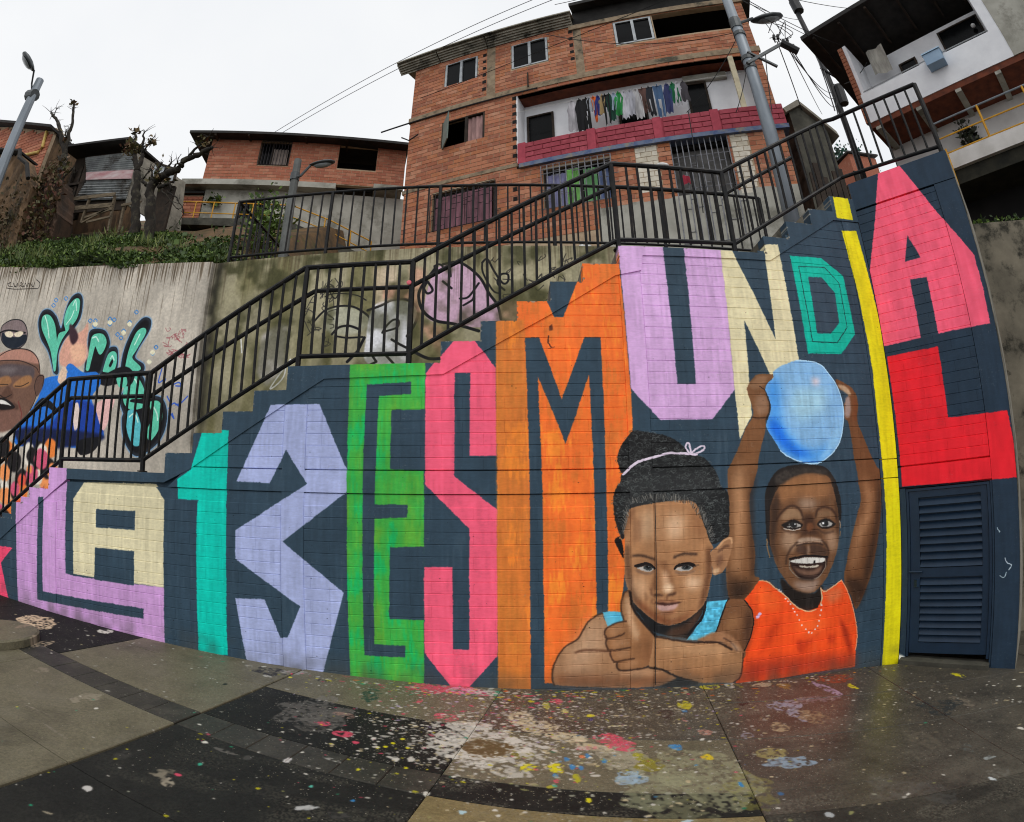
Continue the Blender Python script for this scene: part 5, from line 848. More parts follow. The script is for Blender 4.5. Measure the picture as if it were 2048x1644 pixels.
PAINT = [(1.187,3.163,0.303,0.444,0,(150,150,118),0.5),(0.811,3.09,0.228,0.271,0,(150,152,120),0.45),(0.695,3.554,0.17,0.188,0,(168,160,140),0.5),(0.717,3.48,0.172,0.221,0,(160,156,130),0.5),(1.385,2.895,0.168,0.267,0,(140,136,70),0.45),(0.933,2.754,0.182,0.174,0,(130,130,100),0.4),(-1.553,3.999,0.294,0.298,0,(112,108,102),0.5),(-1.465,3.801,0.166,0.203,0,(104,100,94),0.45),(-0.67,4.892,0.326,0.147,0,(204,76,98),0.85),(-0.466,4.863,0.154,0.12,0,(206,140,170),0.8),(-0.281,4.848,0.138,0.095,0,(204,200,188),0.7),(-1.235,4.554,0.081,0.178,0,(24,58,48),0.9),(-1.316,4.013,0.093,0.054,0,(150,120,108),0.6),(-0.553,4.183,0.114,0.083,0,(204,76,98),0.85),(0.347,4.678,0.059,0.063,0,(204,76,98),0.95),(-0.809,4.507,0.036,0.064,0,(204,76,98),0.8),(-0.455,3.775,0.121,0.17,0,(204,200,188),0.9),(-0.341,4.025,0.167,0.12,0,(204,200,188),0.8),(-0.044,3.71,0.054,0.134,0,(204,200,188),0.8),(-0.23,3.437,0.144,0.105,0,(204,200,188),0.85),(-0.36,3.526,0.068,0.082,0,(204,200,188),0.8),(-0.019,3.282,0.117,0.073,0,(204,200,188),0.6),(-0.562,3.753,0.054,0.107,0,(204,200,188),0.6),(-0.12,3.92,0.075,0.082,0,(204,200,188),0.8),(-0.212,3.641,0.13,0.173,0,(98,80,50),1.0),(-0.212,3.641,0.117,0.144,0,(104,86,54),1.0),(0.033,4.27,0.115,0.133,0,(196,184,152),0.95),(0.173,4.079,0.15,0.123,-0.5,(196,184,152),0.9),(0.364,3.883,0.162,0.081,-0.5,(196,184,152),0.85),(0.538,3.694,0.156,0.06,-0.4,(196,184,152),0.7),(0.457,3.819,0.08,0.013,-0.35,(210,190,160),0.95),(0.779,4.089,0.086,0.014,0.12,(206,200,170),0.95),(0.698,3.776,0.141,0.142,0,(204,76,98),0.9),(0.489,3.681,0.083,0.039,0,(206,130,130),0.7),(-1.221,3.656,0.067,0.062,0,(204,76,98),0.85),(-1.407,3.789,0.051,0.043,0,(204,76,98),0.8),(-1.095,3.543,0.029,0.032,0,(204,76,98),0.95),(0.037,3.572,0.069,0.084,0,(120,112,30),0.85),(0.09,3.388,0.042,0.051,0,(208,198,28),0.95),(0.255,3.368,0.049,0.076,0,(208,198,28),0.95),(0.368,3.22,0.037,0.083,0,(170,164,30),0.9),(0.406,2.932,0.019,0.041,0,(208,198,28),0.95),(0.598,4.324,0.042,0.047,0,(208,198,28),0.95),(0.252,4.566,0.043,0.128,0,(180,178,70),0.85),(0.399,4.425,0.042,0.081,0,(196,190,120),0.9),(0.586,4.236,0.034,0.034,0,(50,44,110),0.95),(0.203,3.106,0.036,0.029,0,(176,166,40),0.8),(-0.93,3.507,0.017,0.025,0,(208,198,28),0.95),(-0.883,3.536,0.017,0.026,0,(208,198,28),0.95),(-0.845,3.607,0.018,0.026,0,(208,198,28),0.95),(-0.734,3.556,0.017,0.025,0,(208,198,28),0.95),(-0.796,3.697,0.018,0.027,0,(208,198,28),0.95),(-0.688,3.249,0.016,0.022,0,(208,198,28),0.95),(-0.968,3.144,0.016,0.021,0,(208,198,28),0.95),(0.359,3.393,0.024,0.044,0,(52,124,176),0.9),(0.411,3.367,0.024,0.044,0,(52,124,176),0.9),(0.239,3.257,0.023,0.041,0,(52,124,176),0.9),(0.478,3.551,0.025,0.048,0,(52,124,176),0.9),(0.576,3.464,0.025,0.046,0,(52,124,176),0.9),(0.33,3.499,0.025,0.046,0,(52,124,176),0.9),(0.239,3.179,0.018,0.039,0,(204,76,98),0.95),(0.225,3.118,0.02,0.025,0,(60,150,140),0.95),(0.437,3.539,0.029,0.031,0,(206,110,60),0.95),(-0.895,2.761,0.016,0.016,0,(52,124,176),0.95),(-1.167,2.842,0.015,0.019,0,(90,180,160),0.95),(0.7,3.223,0.086,0.085,-0.3,(150,176,194),0.7),(0.842,3.467,0.063,0.083,0,(150,146,40),0.8),(-0.775,3.356,0.033,0.039,0,(204,200,188),0.9),(-0.679,3.38,0.033,0.047,0,(204,200,188),0.8),(-0.513,2.943,0.029,0.031,0,(204,200,188),0.95),(-0.994,3.648,0.026,0.03,0,(204,200,188),0.95),(-1.25,3.548,0.024,0.024,0,(204,200,188),0.95),(-0.293,2.763,0.027,0.028,0,(170,200,206),0.95),(-0.1,2.747,0.018,0.018,0,(204,200,188),0.95),(-0.12,2.805,0.023,0.017,0,(204,200,188),0.95),(2.283,4.163,0.141,0.258,0,(156,160,178),0.95),(2.881,4.528,0.073,0.238,0,(176,160,190),0.9),(2.374,3.928,0.147,0.168,0,(150,132,100),0.85),(2.011,3.807,0.089,0.108,0,(178,160,124),0.85),(1.406,3.861,0.076,0.056,0,(196,140,124),0.85),(3.126,4.782,0.232,0.151,0,(150,64,34),0.9),(2.582,4.295,0.296,0.106,0,(150,134,140),0.5),(1.701,3.733,0.057,0.075,0,(150,146,156),0.7),(1.334,4.149,0.04,0.057,0,(196,140,130),0.7),(1.788,3.193,0.196,0.102,-0.12,(150,176,194),0.9),(1.739,3.37,0.15,0.096,-0.1,(168,158,96),0.75),(1.115,3.638,0.045,0.058,0,(52,124,176),0.95),(1.278,3.429,0.052,0.05,0,(206,180,30),0.95),(0.862,3.374,0.099,0.097,0,(126,118,36),0.85),(1.44,4.498,0.087,0.105,0,(208,198,28),0.95),(1.394,4.347,0.042,0.043,0,(52,124,176),0.7),(1.833,4.96,0.109,0.104,0,(208,198,28),0.95),(3.145,4.48,0.049,0.081,0,(208,198,28),0.95),(4.306,4.205,0.058,0.092,0,(208,198,28),0.95),(2.031,5.002,0.062,0.141,0,(204,200,188),0.9),(2.346,4.867,0.148,0.057,0,(196,184,152),0.8),(2.537,4.757,0.074,0.105,0,(150,120,50),0.8),(1.228,4.296,0.093,0.107,0,(40,24,30),0.9),(1.956,4.444,0.056,0.081,0,(36,24,26),0.9),(1.005,4.434,0.042,0.043,0,(30,22,22),0.8),(3.489,3.6,0.224,0.2,0,(26,40,46),0.85),(3.748,3.579,0.08,0.175,0,(130,120,104),0.7),(2.879,3.116,0.125,0.199,0,(104,98,84),0.6),(3.05,2.827,0.066,0.094,0,(96,104,100),0.6),(2.201,2.588,0.221,0.155,0,(98,96,90),0.5),(2.403,2.389,0.125,0.168,0,(84,84,80),0.5),(2.933,2.362,0.102,0.077,0,(120,118,108),0.6),(2.826,2.327,0.03,0.041,0,(200,206,206),0.95),(3.055,2.574,0.063,0.03,0,(170,178,176),0.8),(3.661,2.806,0.041,0.044,0,(204,200,188),0.95),(1.347,2.984,0.031,0.041,0,(52,124,176),0.95),(1.531,2.796,0.03,0.033,0,(50,100,140),0.8),(0.704,3.172,0.108,0.07,0.25,(150,176,194),0.6),(0.066,3.368,0.056,0.056,0,(208,198,28),0.95),(0.241,3.374,0.048,0.067,0,(208,198,28),0.95),(0.353,3.374,0.021,0.045,0,(52,124,176),0.95),(1.676,2.462,0.043,0.043,0,(176,180,180),0.8),(0.898,2.633,0.04,0.022,0,(176,196,206),0.9),(-5.151,4.473,0.282,0.281,0,(200,176,146),0.95),(-4.897,4.098,0.047,0.147,0,(140,120,100),0.8),(-4.475,3.968,0.073,0.158,0,(150,134,114),0.9),(-4.407,4.87,0.087,0.098,0,(204,200,188),0.95),(-3.183,3.228,0.079,0.135,0,(140,130,112),0.7),(-3.899,3.415,0.067,0.08,0,(136,124,106),0.6),(-2.98,3.116,0.021,0.025,0,(204,200,188),0.95),(-2.245,2.176,0.032,0.048,0,(190,186,180),0.95),(-2.011,2.587,0.049,0.074,-0.7,(124,116,100),0.9),(-1.933,2.508,0.051,0.051,0,(150,140,122),0.9),(-1.92,2.617,0.027,0.025,0,(204,76,98),0.95),(-1.11,2.601,0.033,0.094,-1.0,(176,176,172),0.9),(-1.88,2.806,0.02,0.024,0,(60,160,130),0.95),(-2.016,3.105,0.029,0.024,0,(204,200,188),0.95),(-1.422,3.113,0.035,0.044,0,(190,186,182),0.95),(-2.476,4.228,0.024,0.04,0,(14,14,14),1.0),(-2.292,4.778,0.18,0.101,0,(30,28,28),0.9),(-1.758,4.766,0.069,0.066,0,(30,28,28),0.9),(-2.069,4.862,0.144,0.07,0,(150,146,140),0.7),(-1.179,3.235,0.08,0.019,-0.4,(160,158,150),0.8),(-3.265,2.776,0.121,0.009,0,(150,140,126),0.7),(-2.934,2.614,0.155,0.01,-0.2,(130,122,108),0.6),(-2.237,1.843,0.039,0.01,0.2,(150,140,120),0.9),(-0.93,2.583,0.059,0.039,0,(72,70,66),0.6),(-1.835,3.051,0.098,0.019,-0.1,(110,106,100),0.6),(-2.346,2.632,0.047,0.071,0,(60,58,54),0.7),(-1.665,3.035,0.04,0.047,0,(80,78,74),0.6)]
# ------------------------------------------------------------------ helpers
rnd = random.Random(7); npr = np.random.default_rng(11)
CAMP = Vector((0, 0, 1.7))
def lin(c):
    def f(v):
        v /= 255.0
        return v/12.92 if v <= 0.04045 else ((v+0.055)/1.055)**2.4
    return (f(c[0]), f(c[1]), f(c[2]), 1)
def tag(o, label=None, cat=None, group=None, kind=None):
    if label: o['label'] = label
    if cat: o['category'] = cat
    if group: o['group'] = group
    if kind: o['kind'] = kind
    return o
def thing(name, label, cat, loc, group=None):
    o = bpy.data.objects.new(name, None); COL.objects.link(o)
    o.location = loc; o.empty_display_size = 0.2
    return tag(o, label, cat, group)
def adopt(o, parent):
    o.parent = parent
    if parent.type == 'EMPTY': o.matrix_parent_inverse = Matrix.Translation(-Vector(parent.location))
    return o
class MB:
    """collects shapes, then links them as one mesh object"""
    def __init__(s): s.v = []; s.f = []; s.t = []
    def add(s, v, f, t=0.0):
        n = len(s.v); s.v += [tuple(p) for p in v]; s.f += [tuple(i+n for i in q) for q in f]; s.t += [t]*len(v)
    def box(s, x0, y0, z0, x1, y1, z1, t=0.0):
        s.add([(x0,y0,z0),(x1,y0,z0),(x1,y1,z0),(x0,y1,z0),(x0,y0,z1),(x1,y0,z1),(x1,y1,z1),(x0,y1,z1)],
              [(0,3,2,1),(4,5,6,7),(0,1,5,4),(1,2,6,5),(2,3,7,6),(3,0,4,7)], t)
    def hexa(s, b, tt, t=0.0):      # bottom loop, top loop of points
        n = len(b); s.add(list(b)+list(tt), [tuple(range(n-1,-1,-1)), tuple(range(n,2*n))]+[(i,(i+1)%n,n+(i+1)%n,n+i) for i in range(n)], t)
    def prism(s, pts, d, t=0.0):    # planar polygon extruded by vector d
        d = Vector(d); s.hexa([Vector(p) for p in pts], [Vector(p)+d for p in pts], t)
    def beam(s, a, b, w, h, upv=(0,0,1), t=0.0):
        a, b = Vector(a), Vector(b); d = (b-a).normalized(); u = Vector(upv)
        if abs(d.dot(u)) > 0.95: u = Vector((1,0,0)) if abs(d.x) < 0.9 else Vector((0,1,0))
        r = d.cross(u).normalized()*(w/2); u = r.cross(d).normalized()*(h/2)
        s.hexa([a-r-u, a+r-u, a+r+u, a-r+u], [b-r-u, b+r-u, b+r+u, b-r+u], t)
    def tube(s, pts, r, n=6, t=0.0, r2=None):
        pts = [Vector(p) for p in pts]; m = len(pts); V = []; F = []
        for i, p in enumerate(pts):
            d = (pts[min(i+1,m-1)]-pts[max(i-1,0)]).normalized()
            u = Vector((0,0,1)) if abs(d.z) < 0.9 else Vector((1,0,0))
            a = d.cross(u).normalized(); b = d.cross(a).normalized()
            rr = r if r2 is None else r+(r2-r)*i/(m-1)
            if isinstance(r, (list,tuple)): rr = r[i]
            for k in range(n):
                q = 2*math.pi*k/n; V.append(p+a*(math.cos(q)*rr)+b*(math.sin(q)*rr))
        for i in range(m-1):
            for k in range(n): F.append((i*n+k, i*n+(k+1)%n, (i+1)*n+(k+1)%n, (i+1)*n+k))
        F.append(tuple(range(n-1,-1,-1))); F.append(tuple((m-1)*n+k for k in range(n)))
        s.add(V, F, t)
    def ball(s, c, r, n=8, m=5, sq=(1,1,1), t=0.0):
        V = [(c[0],c[1],c[2]-r*sq[2])]; F = []
        for i in range(1, m):
            a = -math.pi/2+math.pi*i/m
            for k in range(n):
                q = 2*math.pi*k/n; V.append((c[0]+r*sq[0]*math.cos(a)*math.cos(q), c[1]+r*sq[1]*math.cos(a)*math.sin(q), c[2]+r*sq[2]*math.sin(a)))
        V.append((c[0],c[1],c[2]+r*sq[2])); L = len(V)-1
        for k in range(n): F.append((0, 1+(k+1)%n, 1+k)); F.append((L, L-n+k, L-n+(k+1)%n))
        for i in range(m-2):
            for k in range(n): F.append((1+i*n+k, 1+i*n+(k+1)%n, 1+(i+1)*n+(k+1)%n, 1+(i+1)*n+k))
        s.add(V, F, t)
    def mesh(s, name, m=None, smooth=False):
        me = bpy.data.meshes.new(name); me.from_pydata(s.v, [], s.f); me.update()
        if any(s.t):
            at = me.attributes.new('tint', 'FLOAT', 'POINT'); at.data.foreach_set('value', s.t)
        if m: me.materials.append(m)
        if smooth: me.polygons.foreach_set('use_smooth', [True]*len(me.polygons))
        return me
    def build(s, name, m, parent=None, label=None, kind=None, smooth=False):
        o = bpy.data.objects.new(name, s.mesh(name, m, smooth)); COL.objects.link(o)
        if parent: adopt(o, parent)
        return tag(o, label, None, None, kind)

# ------------------------------------------------------------------ materials
def new_mat(name):
    m = bpy.data.materials.new(name); m.use_nodes = True
    return m, m.node_tree, m.node_tree.nodes['Principled BSDF']
def N(nt, t, **k):
    n = nt.nodes.new(t)
    for a, v in k.items(): setattr(n, a, v)
    return n
def noise_of(nt, scale, detail=5, stretch=None, rough=0.6):
    g = N(nt, 'ShaderNodeNewGeometry'); src = g.outputs['Position']
    if stretch:
        mp = N(nt, 'ShaderNodeMapping'); mp.inputs['Scale'].default_value = stretch; nt.links.new(src, mp.inputs[0]); src = mp.outputs[0]
    n = N(nt, 'ShaderNodeTexNoise'); n.inputs['Scale'].default_value = scale; n.inputs['Detail'].default_value = detail; n.inputs['Roughness'].default_value = rough
    nt.links.new(src, n.inputs['Vector']); return n
def ramp(nt, src, stops):
    r = N(nt, 'ShaderNodeValToRGB'); e = r.color_ramp.elements
    while len(e) < len(stops): e.new(0.5)
    for i, (p, c) in enumerate(stops): e[i].position = p; e[i].color = c
    nt.links.new(src, r.inputs[0]); return r
def bump(nt, bsdf, src, strength, dist=0.01):
    b = N(nt, 'ShaderNodeBump'); b.inputs['Strength'].default_value = strength; b.inputs['Distance'].default_value = dist
    nt.links.new(src, b.inputs['Height']); nt.links.new(b.outputs[0], bsdf.inputs['Normal'])
def mat(name, c1, c2=None, scale=6, rough=0.8, metal=0, bmp=0.2, stretch=None, lo=0.35, hi=0.65, c3=None, s3=2.0, spec=0.4):
    m, nt, b = new_mat(name)
    c2 = c2 or tuple(v*0.75 for v in c1)
    n = noise_of(nt, scale, 6, stretch); r = ramp(nt, n.outputs['Fac'], [(lo, lin(c1)), (hi, lin(c2))]); out = r.outputs[0]
    if c3:
        n2 = noise_of(nt, s3, 7, stretch, 0.7); f = ramp(nt, n2.outputs['Fac'], [(0.52, (0,0,0,1)), (0.64, (1,1,1,1))])
        x = N(nt, 'ShaderNodeMix', data_type='RGBA'); nt.links.new(f.outputs[0], x.inputs['Factor']); nt.links.new(out, x.inputs['A']); x.inputs['B'].default_value = lin(c3); out = x.outputs['Result']
    nt.links.new(out, b.inputs['Base Color']); b.inputs['Roughness'].default_value = rough; b.inputs['Metallic'].default_value = metal
    b.inputs['Specular IOR Level'].default_value = spec
    if bmp: bump(nt, b, noise_of(nt, scale*6, 4).outputs['Fac'], bmp, 0.006)
    return m
def brick_mat(name, cols, stain, amount=0.58, rough=0.9, desat=True):
    """fired clay: tone of each brick from its tint, mortar smears and soot from noise, fine ribs"""
    m, nt, b = new_mat(name)
    a = N(nt, 'ShaderNodeAttribute', attribute_name='tint')
    cols = [tuple(v*0.92+0.08*(0.3*c[0]+0.55*c[1]+0.15*c[2])*k for v, k in zip(c, (1.12,1.06,1.0))) for c in cols] if desat else cols
    r = ramp(nt, a.outputs['Fac'], [(i/(len(cols)-1), lin(c)) for i, c in enumerate(cols)])
    n = noise_of(nt, 9, 6); v = N(nt, 'ShaderNodeMix', data_type='RGBA', blend_type='MULTIPLY'); v.inputs['Factor'].default_value = 1
    g = ramp(nt, n.outputs['Fac'], [(0.3, (0.86,0.84,0.82,1)), (0.7, (1.1,1.1,1.1,1))])
    nt.links.new(r.outputs[0], v.inputs['A']); nt.links.new(g.outputs[0], v.inputs['B'])
    n2 = noise_of(nt, 4.5, 8, None, 0.8); f = ramp(nt, n2.outputs['Fac'], [(amount-0.04, (0,0,0,1)), (amount+0.12, (0.55,0.55,0.55,1))])
    x = N(nt, 'ShaderNodeMix', data_type='RGBA'); nt.links.new(f.outputs[0], x.inputs['Factor']); nt.links.new(v.outputs['Result'], x.inputs['A']); x.inputs['B'].default_value = lin(stain)
    nt.links.new(x.outputs['Result'], b.inputs['Base Color']); b.inputs['Roughness'].default_value = rough
    w = N(nt, 'ShaderNodeTexWave', wave_type='BANDS', bands_direction='Z'); w.inputs['Scale'].default_value = 11; w.inputs['Distortion'].default_value = 0.6
    gg = N(nt, 'ShaderNodeNewGeometry'); nt.links.new(gg.outputs['Position'], w.inputs['Vector']); bump(nt, b, w.outputs['Fac'], 0.25, 0.006)
    return m
# ------------------------------------------------------------------ painter (flat print: mural, graffiti, paint on the ground)
def spline(p, closed, k=6):
    p = np.asarray(p, float); n = len(p); out = []
    for i in range(n if closed else n-1):
        a, b, c, d = (p[(i-1)%n], p[i], p[(i+1)%n], p[(i+2)%n]) if closed else (p[max(i-1,0)], p[i], p[i+1], p[min(i+2,n-1)])
        for t in np.arange(k)/k:
            out.append(0.5*((2*b)+(c-a)*t+(2*a-5*b+4*c-d)*t*t+(3*b-a-3*c+d)*t**3))
    if not closed: out.append(p[-1])
    return np.array(out)
def blur(a, r):
    r = max(1, int(round(r)))
    for _ in range(2):
        for ax in (0, 1):
            p = np.pad(a, [(r+1, r) if i == ax else (0, 0) for i in (0, 1)], mode='edge'); c = np.cumsum(p, axis=ax)
            a = (np.take(c, range(2*r+1, c.shape[ax]), ax)-np.take(c, range(0, c.shape[ax]-2*r-1), ax))/(2*r+1)
    return a
def field(h, w, cell, seed, sx=1.0, sy=1.0):
    """smooth value noise 0..1"""
    g = np.random.default_rng(seed); gh, gw = max(2, int(h/(cell*sy))+2), max(2, int(w/(cell*sx))+2)
    a = g.random((gh, gw)); y = np.linspace(0, gh-1.001, h); x = np.linspace(0, gw-1.001, w)
    y0 = y.astype(int); x0 = x.astype(int); fy = (y-y0)[:,None]; fx = (x-x0)[None]
    fy = fy*fy*(3-2*fy); fx = fx*fx*(3-2*fx)
    A = a[y0][:,x0]; B = a[y0][:,x0+1]; C_ = a[y0+1][:,x0]; D = a[y0+1][:,x0+1]
    return (A*(1-fx)+B*fx)*(1-fy)+(C_*(1-fx)+D*fx)*fy
class Painter:
    def __init__(s, x0, z0, x1, z1, res, base):
        s.x0, s.z0, s.res = x0, z0, res; s.w, s.h = int((x1-x0)/res), int((z1-z0)/res)
        s.W, s.H = s.w*res, s.h*res
        s.im = np.empty((s.h, s.w, 3), np.float32); s.im[:] = np.array(base)/255.0; s.solid = None
    def px(s, pts): p = np.asarray(pts, float).reshape(-1, 2); return (p-[s.x0, s.z0])/s.res
    def window(s, q, pad):
        a = np.floor(q.min(0)-pad).astype(int); b = np.ceil(q.max(0)+pad).astype(int)+1
        a = np.maximum(a, 0); b = np.minimum(b, [s.w, s.h]); return a, b
    def fill_mask(s, q, a, b):
        h, w = b[1]-a[1], b[0]-a[0]; d = np.zeros((h, w+1), np.int32)
        r = np.roll(q, -1, 0)
        for (x0, y0), (x1, y1) in zip(q, r):
            if y0 == y1: continue
            if y0 > y1: x0, y0, x1, y1 = x1, y1, x0, y0
            i0 = max(int(math.ceil(y0-0.5)), a[1]); i1 = min(int(math.ceil(y1-0.5)), b[1])
            if i1 <= i0: continue
            ys = np.arange(i0, i1); xs = x0+(ys+0.5-y0)*(x1-x0)/(y1-y0)
            xi = np.clip(np.ceil(xs-0.5).astype(int)-a[0], 0, w); np.add.at(d, (ys-a[1], xi), 1)
        return (np.cumsum(d, 1)[:, :w] & 1).astype(np.float32)
    def stroke_mask(s, q, hw, a, b):
        ys, xs = np.mgrid[a[1]:b[1], a[0]:b[0]]; ys = ys+0.5; xs = xs+0.5; best = np.full(xs.shape, 1e9)
        for (x0, y0), (x1, y1) in zip(q[:-1], q[1:]):
            dx, dy = x1-x0, y1-y0; L = dx*dx+dy*dy+1e-9; t = np.clip(((xs-x0)*dx+(ys-y0)*dy)/L, 0, 1)
            best = np.minimum(best, np.hypot(xs-x0-t*dx, ys-y0-t*dy))
        return np.clip(hw-best+0.5, 0, 1).astype(np.float32)
    def blend(s, a, b, m, c):
        if m.size: R = s.im[a[1]:b[1], a[0]:b[0]]; R += (np.asarray(c, np.float32)/255.0-R)*m[..., None]
    def shape(s, kind, pts, c, o, seed=0):
        q = s.px(pts); bl = o.get('b', 0)/s.res
        if kind == 'p':
            if o.get('s'): q = spline(q, True)
            a, b = s.window(q, 3+bl*2.2)
            if (b <= a).any(): return
            m = s.fill_mask(q, a, b)
            if not bl and not o.get('clip'):
                s.solid = (q, )
            m = blur(m, bl) if bl >= 1 else blur(m, 1)*0.5+m*0.5
        else:
            if o.get('s'): q = spline(q, False)
            hw = o['w']/2/s.res; a, b = s.window(q, hw+3+bl*2)
            if (b <= a).any(): return
            m = s.stroke_mask(q, max(hw, 0.55), a, b)
            if bl >= 0.9: m = blur(m, bl)
        if o.get('clip') and s.solid: m = m*s.fill_mask(s.solid[0], a, b)
        m = m*o.get('a', 1.0)
        if kind == 'p' and o.get('n'):
            h, w = m.shape
            if o['n'] == 'green':
                f = field(h, w, 50, seed, 0.8, 1.2)*0.7+field(h, w, 9, seed+1, 0.5, 2)*0.3
                col = np.array(c)[None,None]*np.ones((h,w,1)); k = np.clip((f-0.48)*2.6, 0, 0.75)[...,None]; col = col*(1-k)+np.array((92,158,50))*k
                k = np.clip((0.40-f)*5, 0, 1)[...,None]; col = col*(1-k)+np.array((24,166,86))*k
            elif o['n'] == 'orange':
                f = field(h, w, 60, seed, 0.8, 1.2)*0.68+field(h, w, 8, seed+1, 0.5, 2.4)*0.32
                col = np.array(c)[None,None]*np.ones((h,w,1)); k = np.clip((f-0.53)*3.0, 0, 0.65)[...,None]*0.5; col = col*(1-k)+np.array((168,110,46))*k
                k = np.clip((0.40-f)*4, 0, 0.7)[...,None]; col = col*(1-k)+np.array((238,140,46))*k
            else:
                f = field(h, w, 6, seed, 1, 1); col = np.array(c)[None,None]*(0.82+0.36*f[...,None])
            s.blend(a, b, m, col)
        else: s.blend(a, b, m, c)
    def curls(s, pts, c, n, seed):
        q = spline(s.px(pts[:]), True) if False else s.px(pts); a, b = s.window(q, 2); g = np.random.default_rng(seed)
        M = s.fill_mask(q, a, b); k = 0
        while k < n:
            x = int(g.integers(a[0], b[0])); y = int(g.integers(a[1], b[1]))
            if not M[y-a[1], x-a[0]]: k += 0.2; continue
            k += 1; r = g.uniform(2.2, 6.0); t0 = g.uniform(0, 6.28); t = t0+np.linspace(0, g.uniform(1.5, 3.6), 6)
            P = np.stack([x+r*np.cos(t)*1.3, y+r*np.sin(t)*0.8], 1); aa, bb = s.window(P, 2)
            if (bb <= aa).any(): continue
            s.blend(aa, bb, s.stroke_mask(P, 0.62, aa, bb)*g.uniform(0.2, 0.85), np.array(c)*g.uniform(0.55, 1.15))
    def run(s, shapes):
        for i, (k, pts, c, o) in enumerate(shapes):
            if k == 'h': s.curls(pts, c, o['nn'], i)
            else: s.shape(k, pts, c, o, i)
    def brushwork(s, amp, seed):
        """hand-held edges, roller bands and thin coats"""
        h, w = s.h, s.w; dx = (field(h, w, 14, seed)-0.5)*amp*2+(field(h, w, 4, seed+1)-0.5)*amp*1.4; dy = (field(h, w, 14, seed+2)-0.5)*amp*2+(field(h, w, 4, seed+3)-0.5)*amp*1.4
        yy, xx_ = np.mgrid[0:h, 0:w]; s.im = s.im[np.clip((yy+dy).round().astype(int), 0, h-1), np.clip((xx_+dx).round().astype(int), 0, w-1)]
        band = field(h, w, 45, seed+4, 0.5, 2.2); band2 = field(h, w, 7, seed+5, 4, 0.35); s.im *= (0.93+0.07*band+0.04*band2+0.05*field(h, w, 2.2, seed+8, 3.5, 0.7))[..., None]
        wear = np.clip((field(h, w, 3, seed+6)-0.83)*6, 0, 1)*np.clip(field(h, w, 60, seed+7)*2-0.9, 0, 1); s.im += (np.array((0.55,0.53,0.50))-s.im)*(wear*0.35)[..., None]
    def image(s, name, alpha=None):
        img = bpy.data.images.new(name, s.w, s.h, alpha=True); buf = np.ones((s.h, s.w, 4), np.float32)
        buf[..., :3] = np.clip(s.im, 0, 1)
        if alpha is not None: buf[..., 3] = alpha
        img.alpha_mode = 'CHANNEL_PACKED'
        img.pixels.foreach_set(buf.ravel()); img.update(); img.pack(); return img
def image_node(nt, img, origin, udir, x0, z0, W, H, vdir=(0,0,1)):
    g = N(nt, 'ShaderNodeNewGeometry'); sb = N(nt, 'ShaderNodeVectorMath', operation='SUBTRACT'); sb.inputs[1].default_value = origin
    nt.links.new(g.outputs['Position'], sb.inputs[0]); cm = N(nt, 'ShaderNodeCombineXYZ')
    for i, (d, o, L) in enumerate(((udir, x0, W), (vdir, z0, H))):
        dt = N(nt, 'ShaderNodeVectorMath', operation='DOT_PRODUCT'); dt.inputs[1].default_value = d; nt.links.new(sb.outputs[0], dt.inputs[0])
        mt = N(nt, 'ShaderNodeMath', operation='MULTIPLY_ADD'); mt.inputs[1].default_value = 1/L; mt.inputs[2].default_value = -o/L
        nt.links.new(dt.outputs['Value'], mt.inputs[0]); nt.links.new(mt.outputs[0], cm.inputs[i])
    t = N(nt, 'ShaderNodeTexImage', image=img, extension='EXTEND'); nt.links.new(cm.outputs[0], t.inputs['Vector']); return t
def painted_mat(name, P, img, origin, udir, gain=1.3, rough=0.5, bmp=0.25):
    m, nt, b = new_mat(name)
    t = image_node(nt, img, origin, udir, P.x0, P.z0, P.W, P.H)
    g = N(nt, 'ShaderNodeMix', data_type='RGBA', blend_type='MULTIPLY', clamp_result=False); g.inputs['Factor'].default_value = 1
    n = noise_of(nt, 7, 6); r = ramp(nt, n.outputs['Fac'], [(0.25, (gain*0.9,)*3+(1,)), (0.75, (gain*1.08,)*3+(1,))])
    nt.links.new(t.outputs['Color'], g.inputs['A']); nt.links.new(r.outputs[0], g.inputs['B'])
    nt.links.new(g.outputs['Result'], b.inputs['Base Color'])
    rr = ramp(nt, noise_of(nt, 4, 5).outputs['Fac'], [(0.3, (rough-0.08,)*3+(1,)), (0.7, (rough+0.15,)*3+(1,))]); nt.links.new(rr.outputs[0], b.inputs['Roughness'])
    b.inputs['Specular IOR Level'].default_value = 0.2
    bump(nt, b, noise_of(nt, 55, 4).outputs['Fac'], bmp, 0.004)
    return m
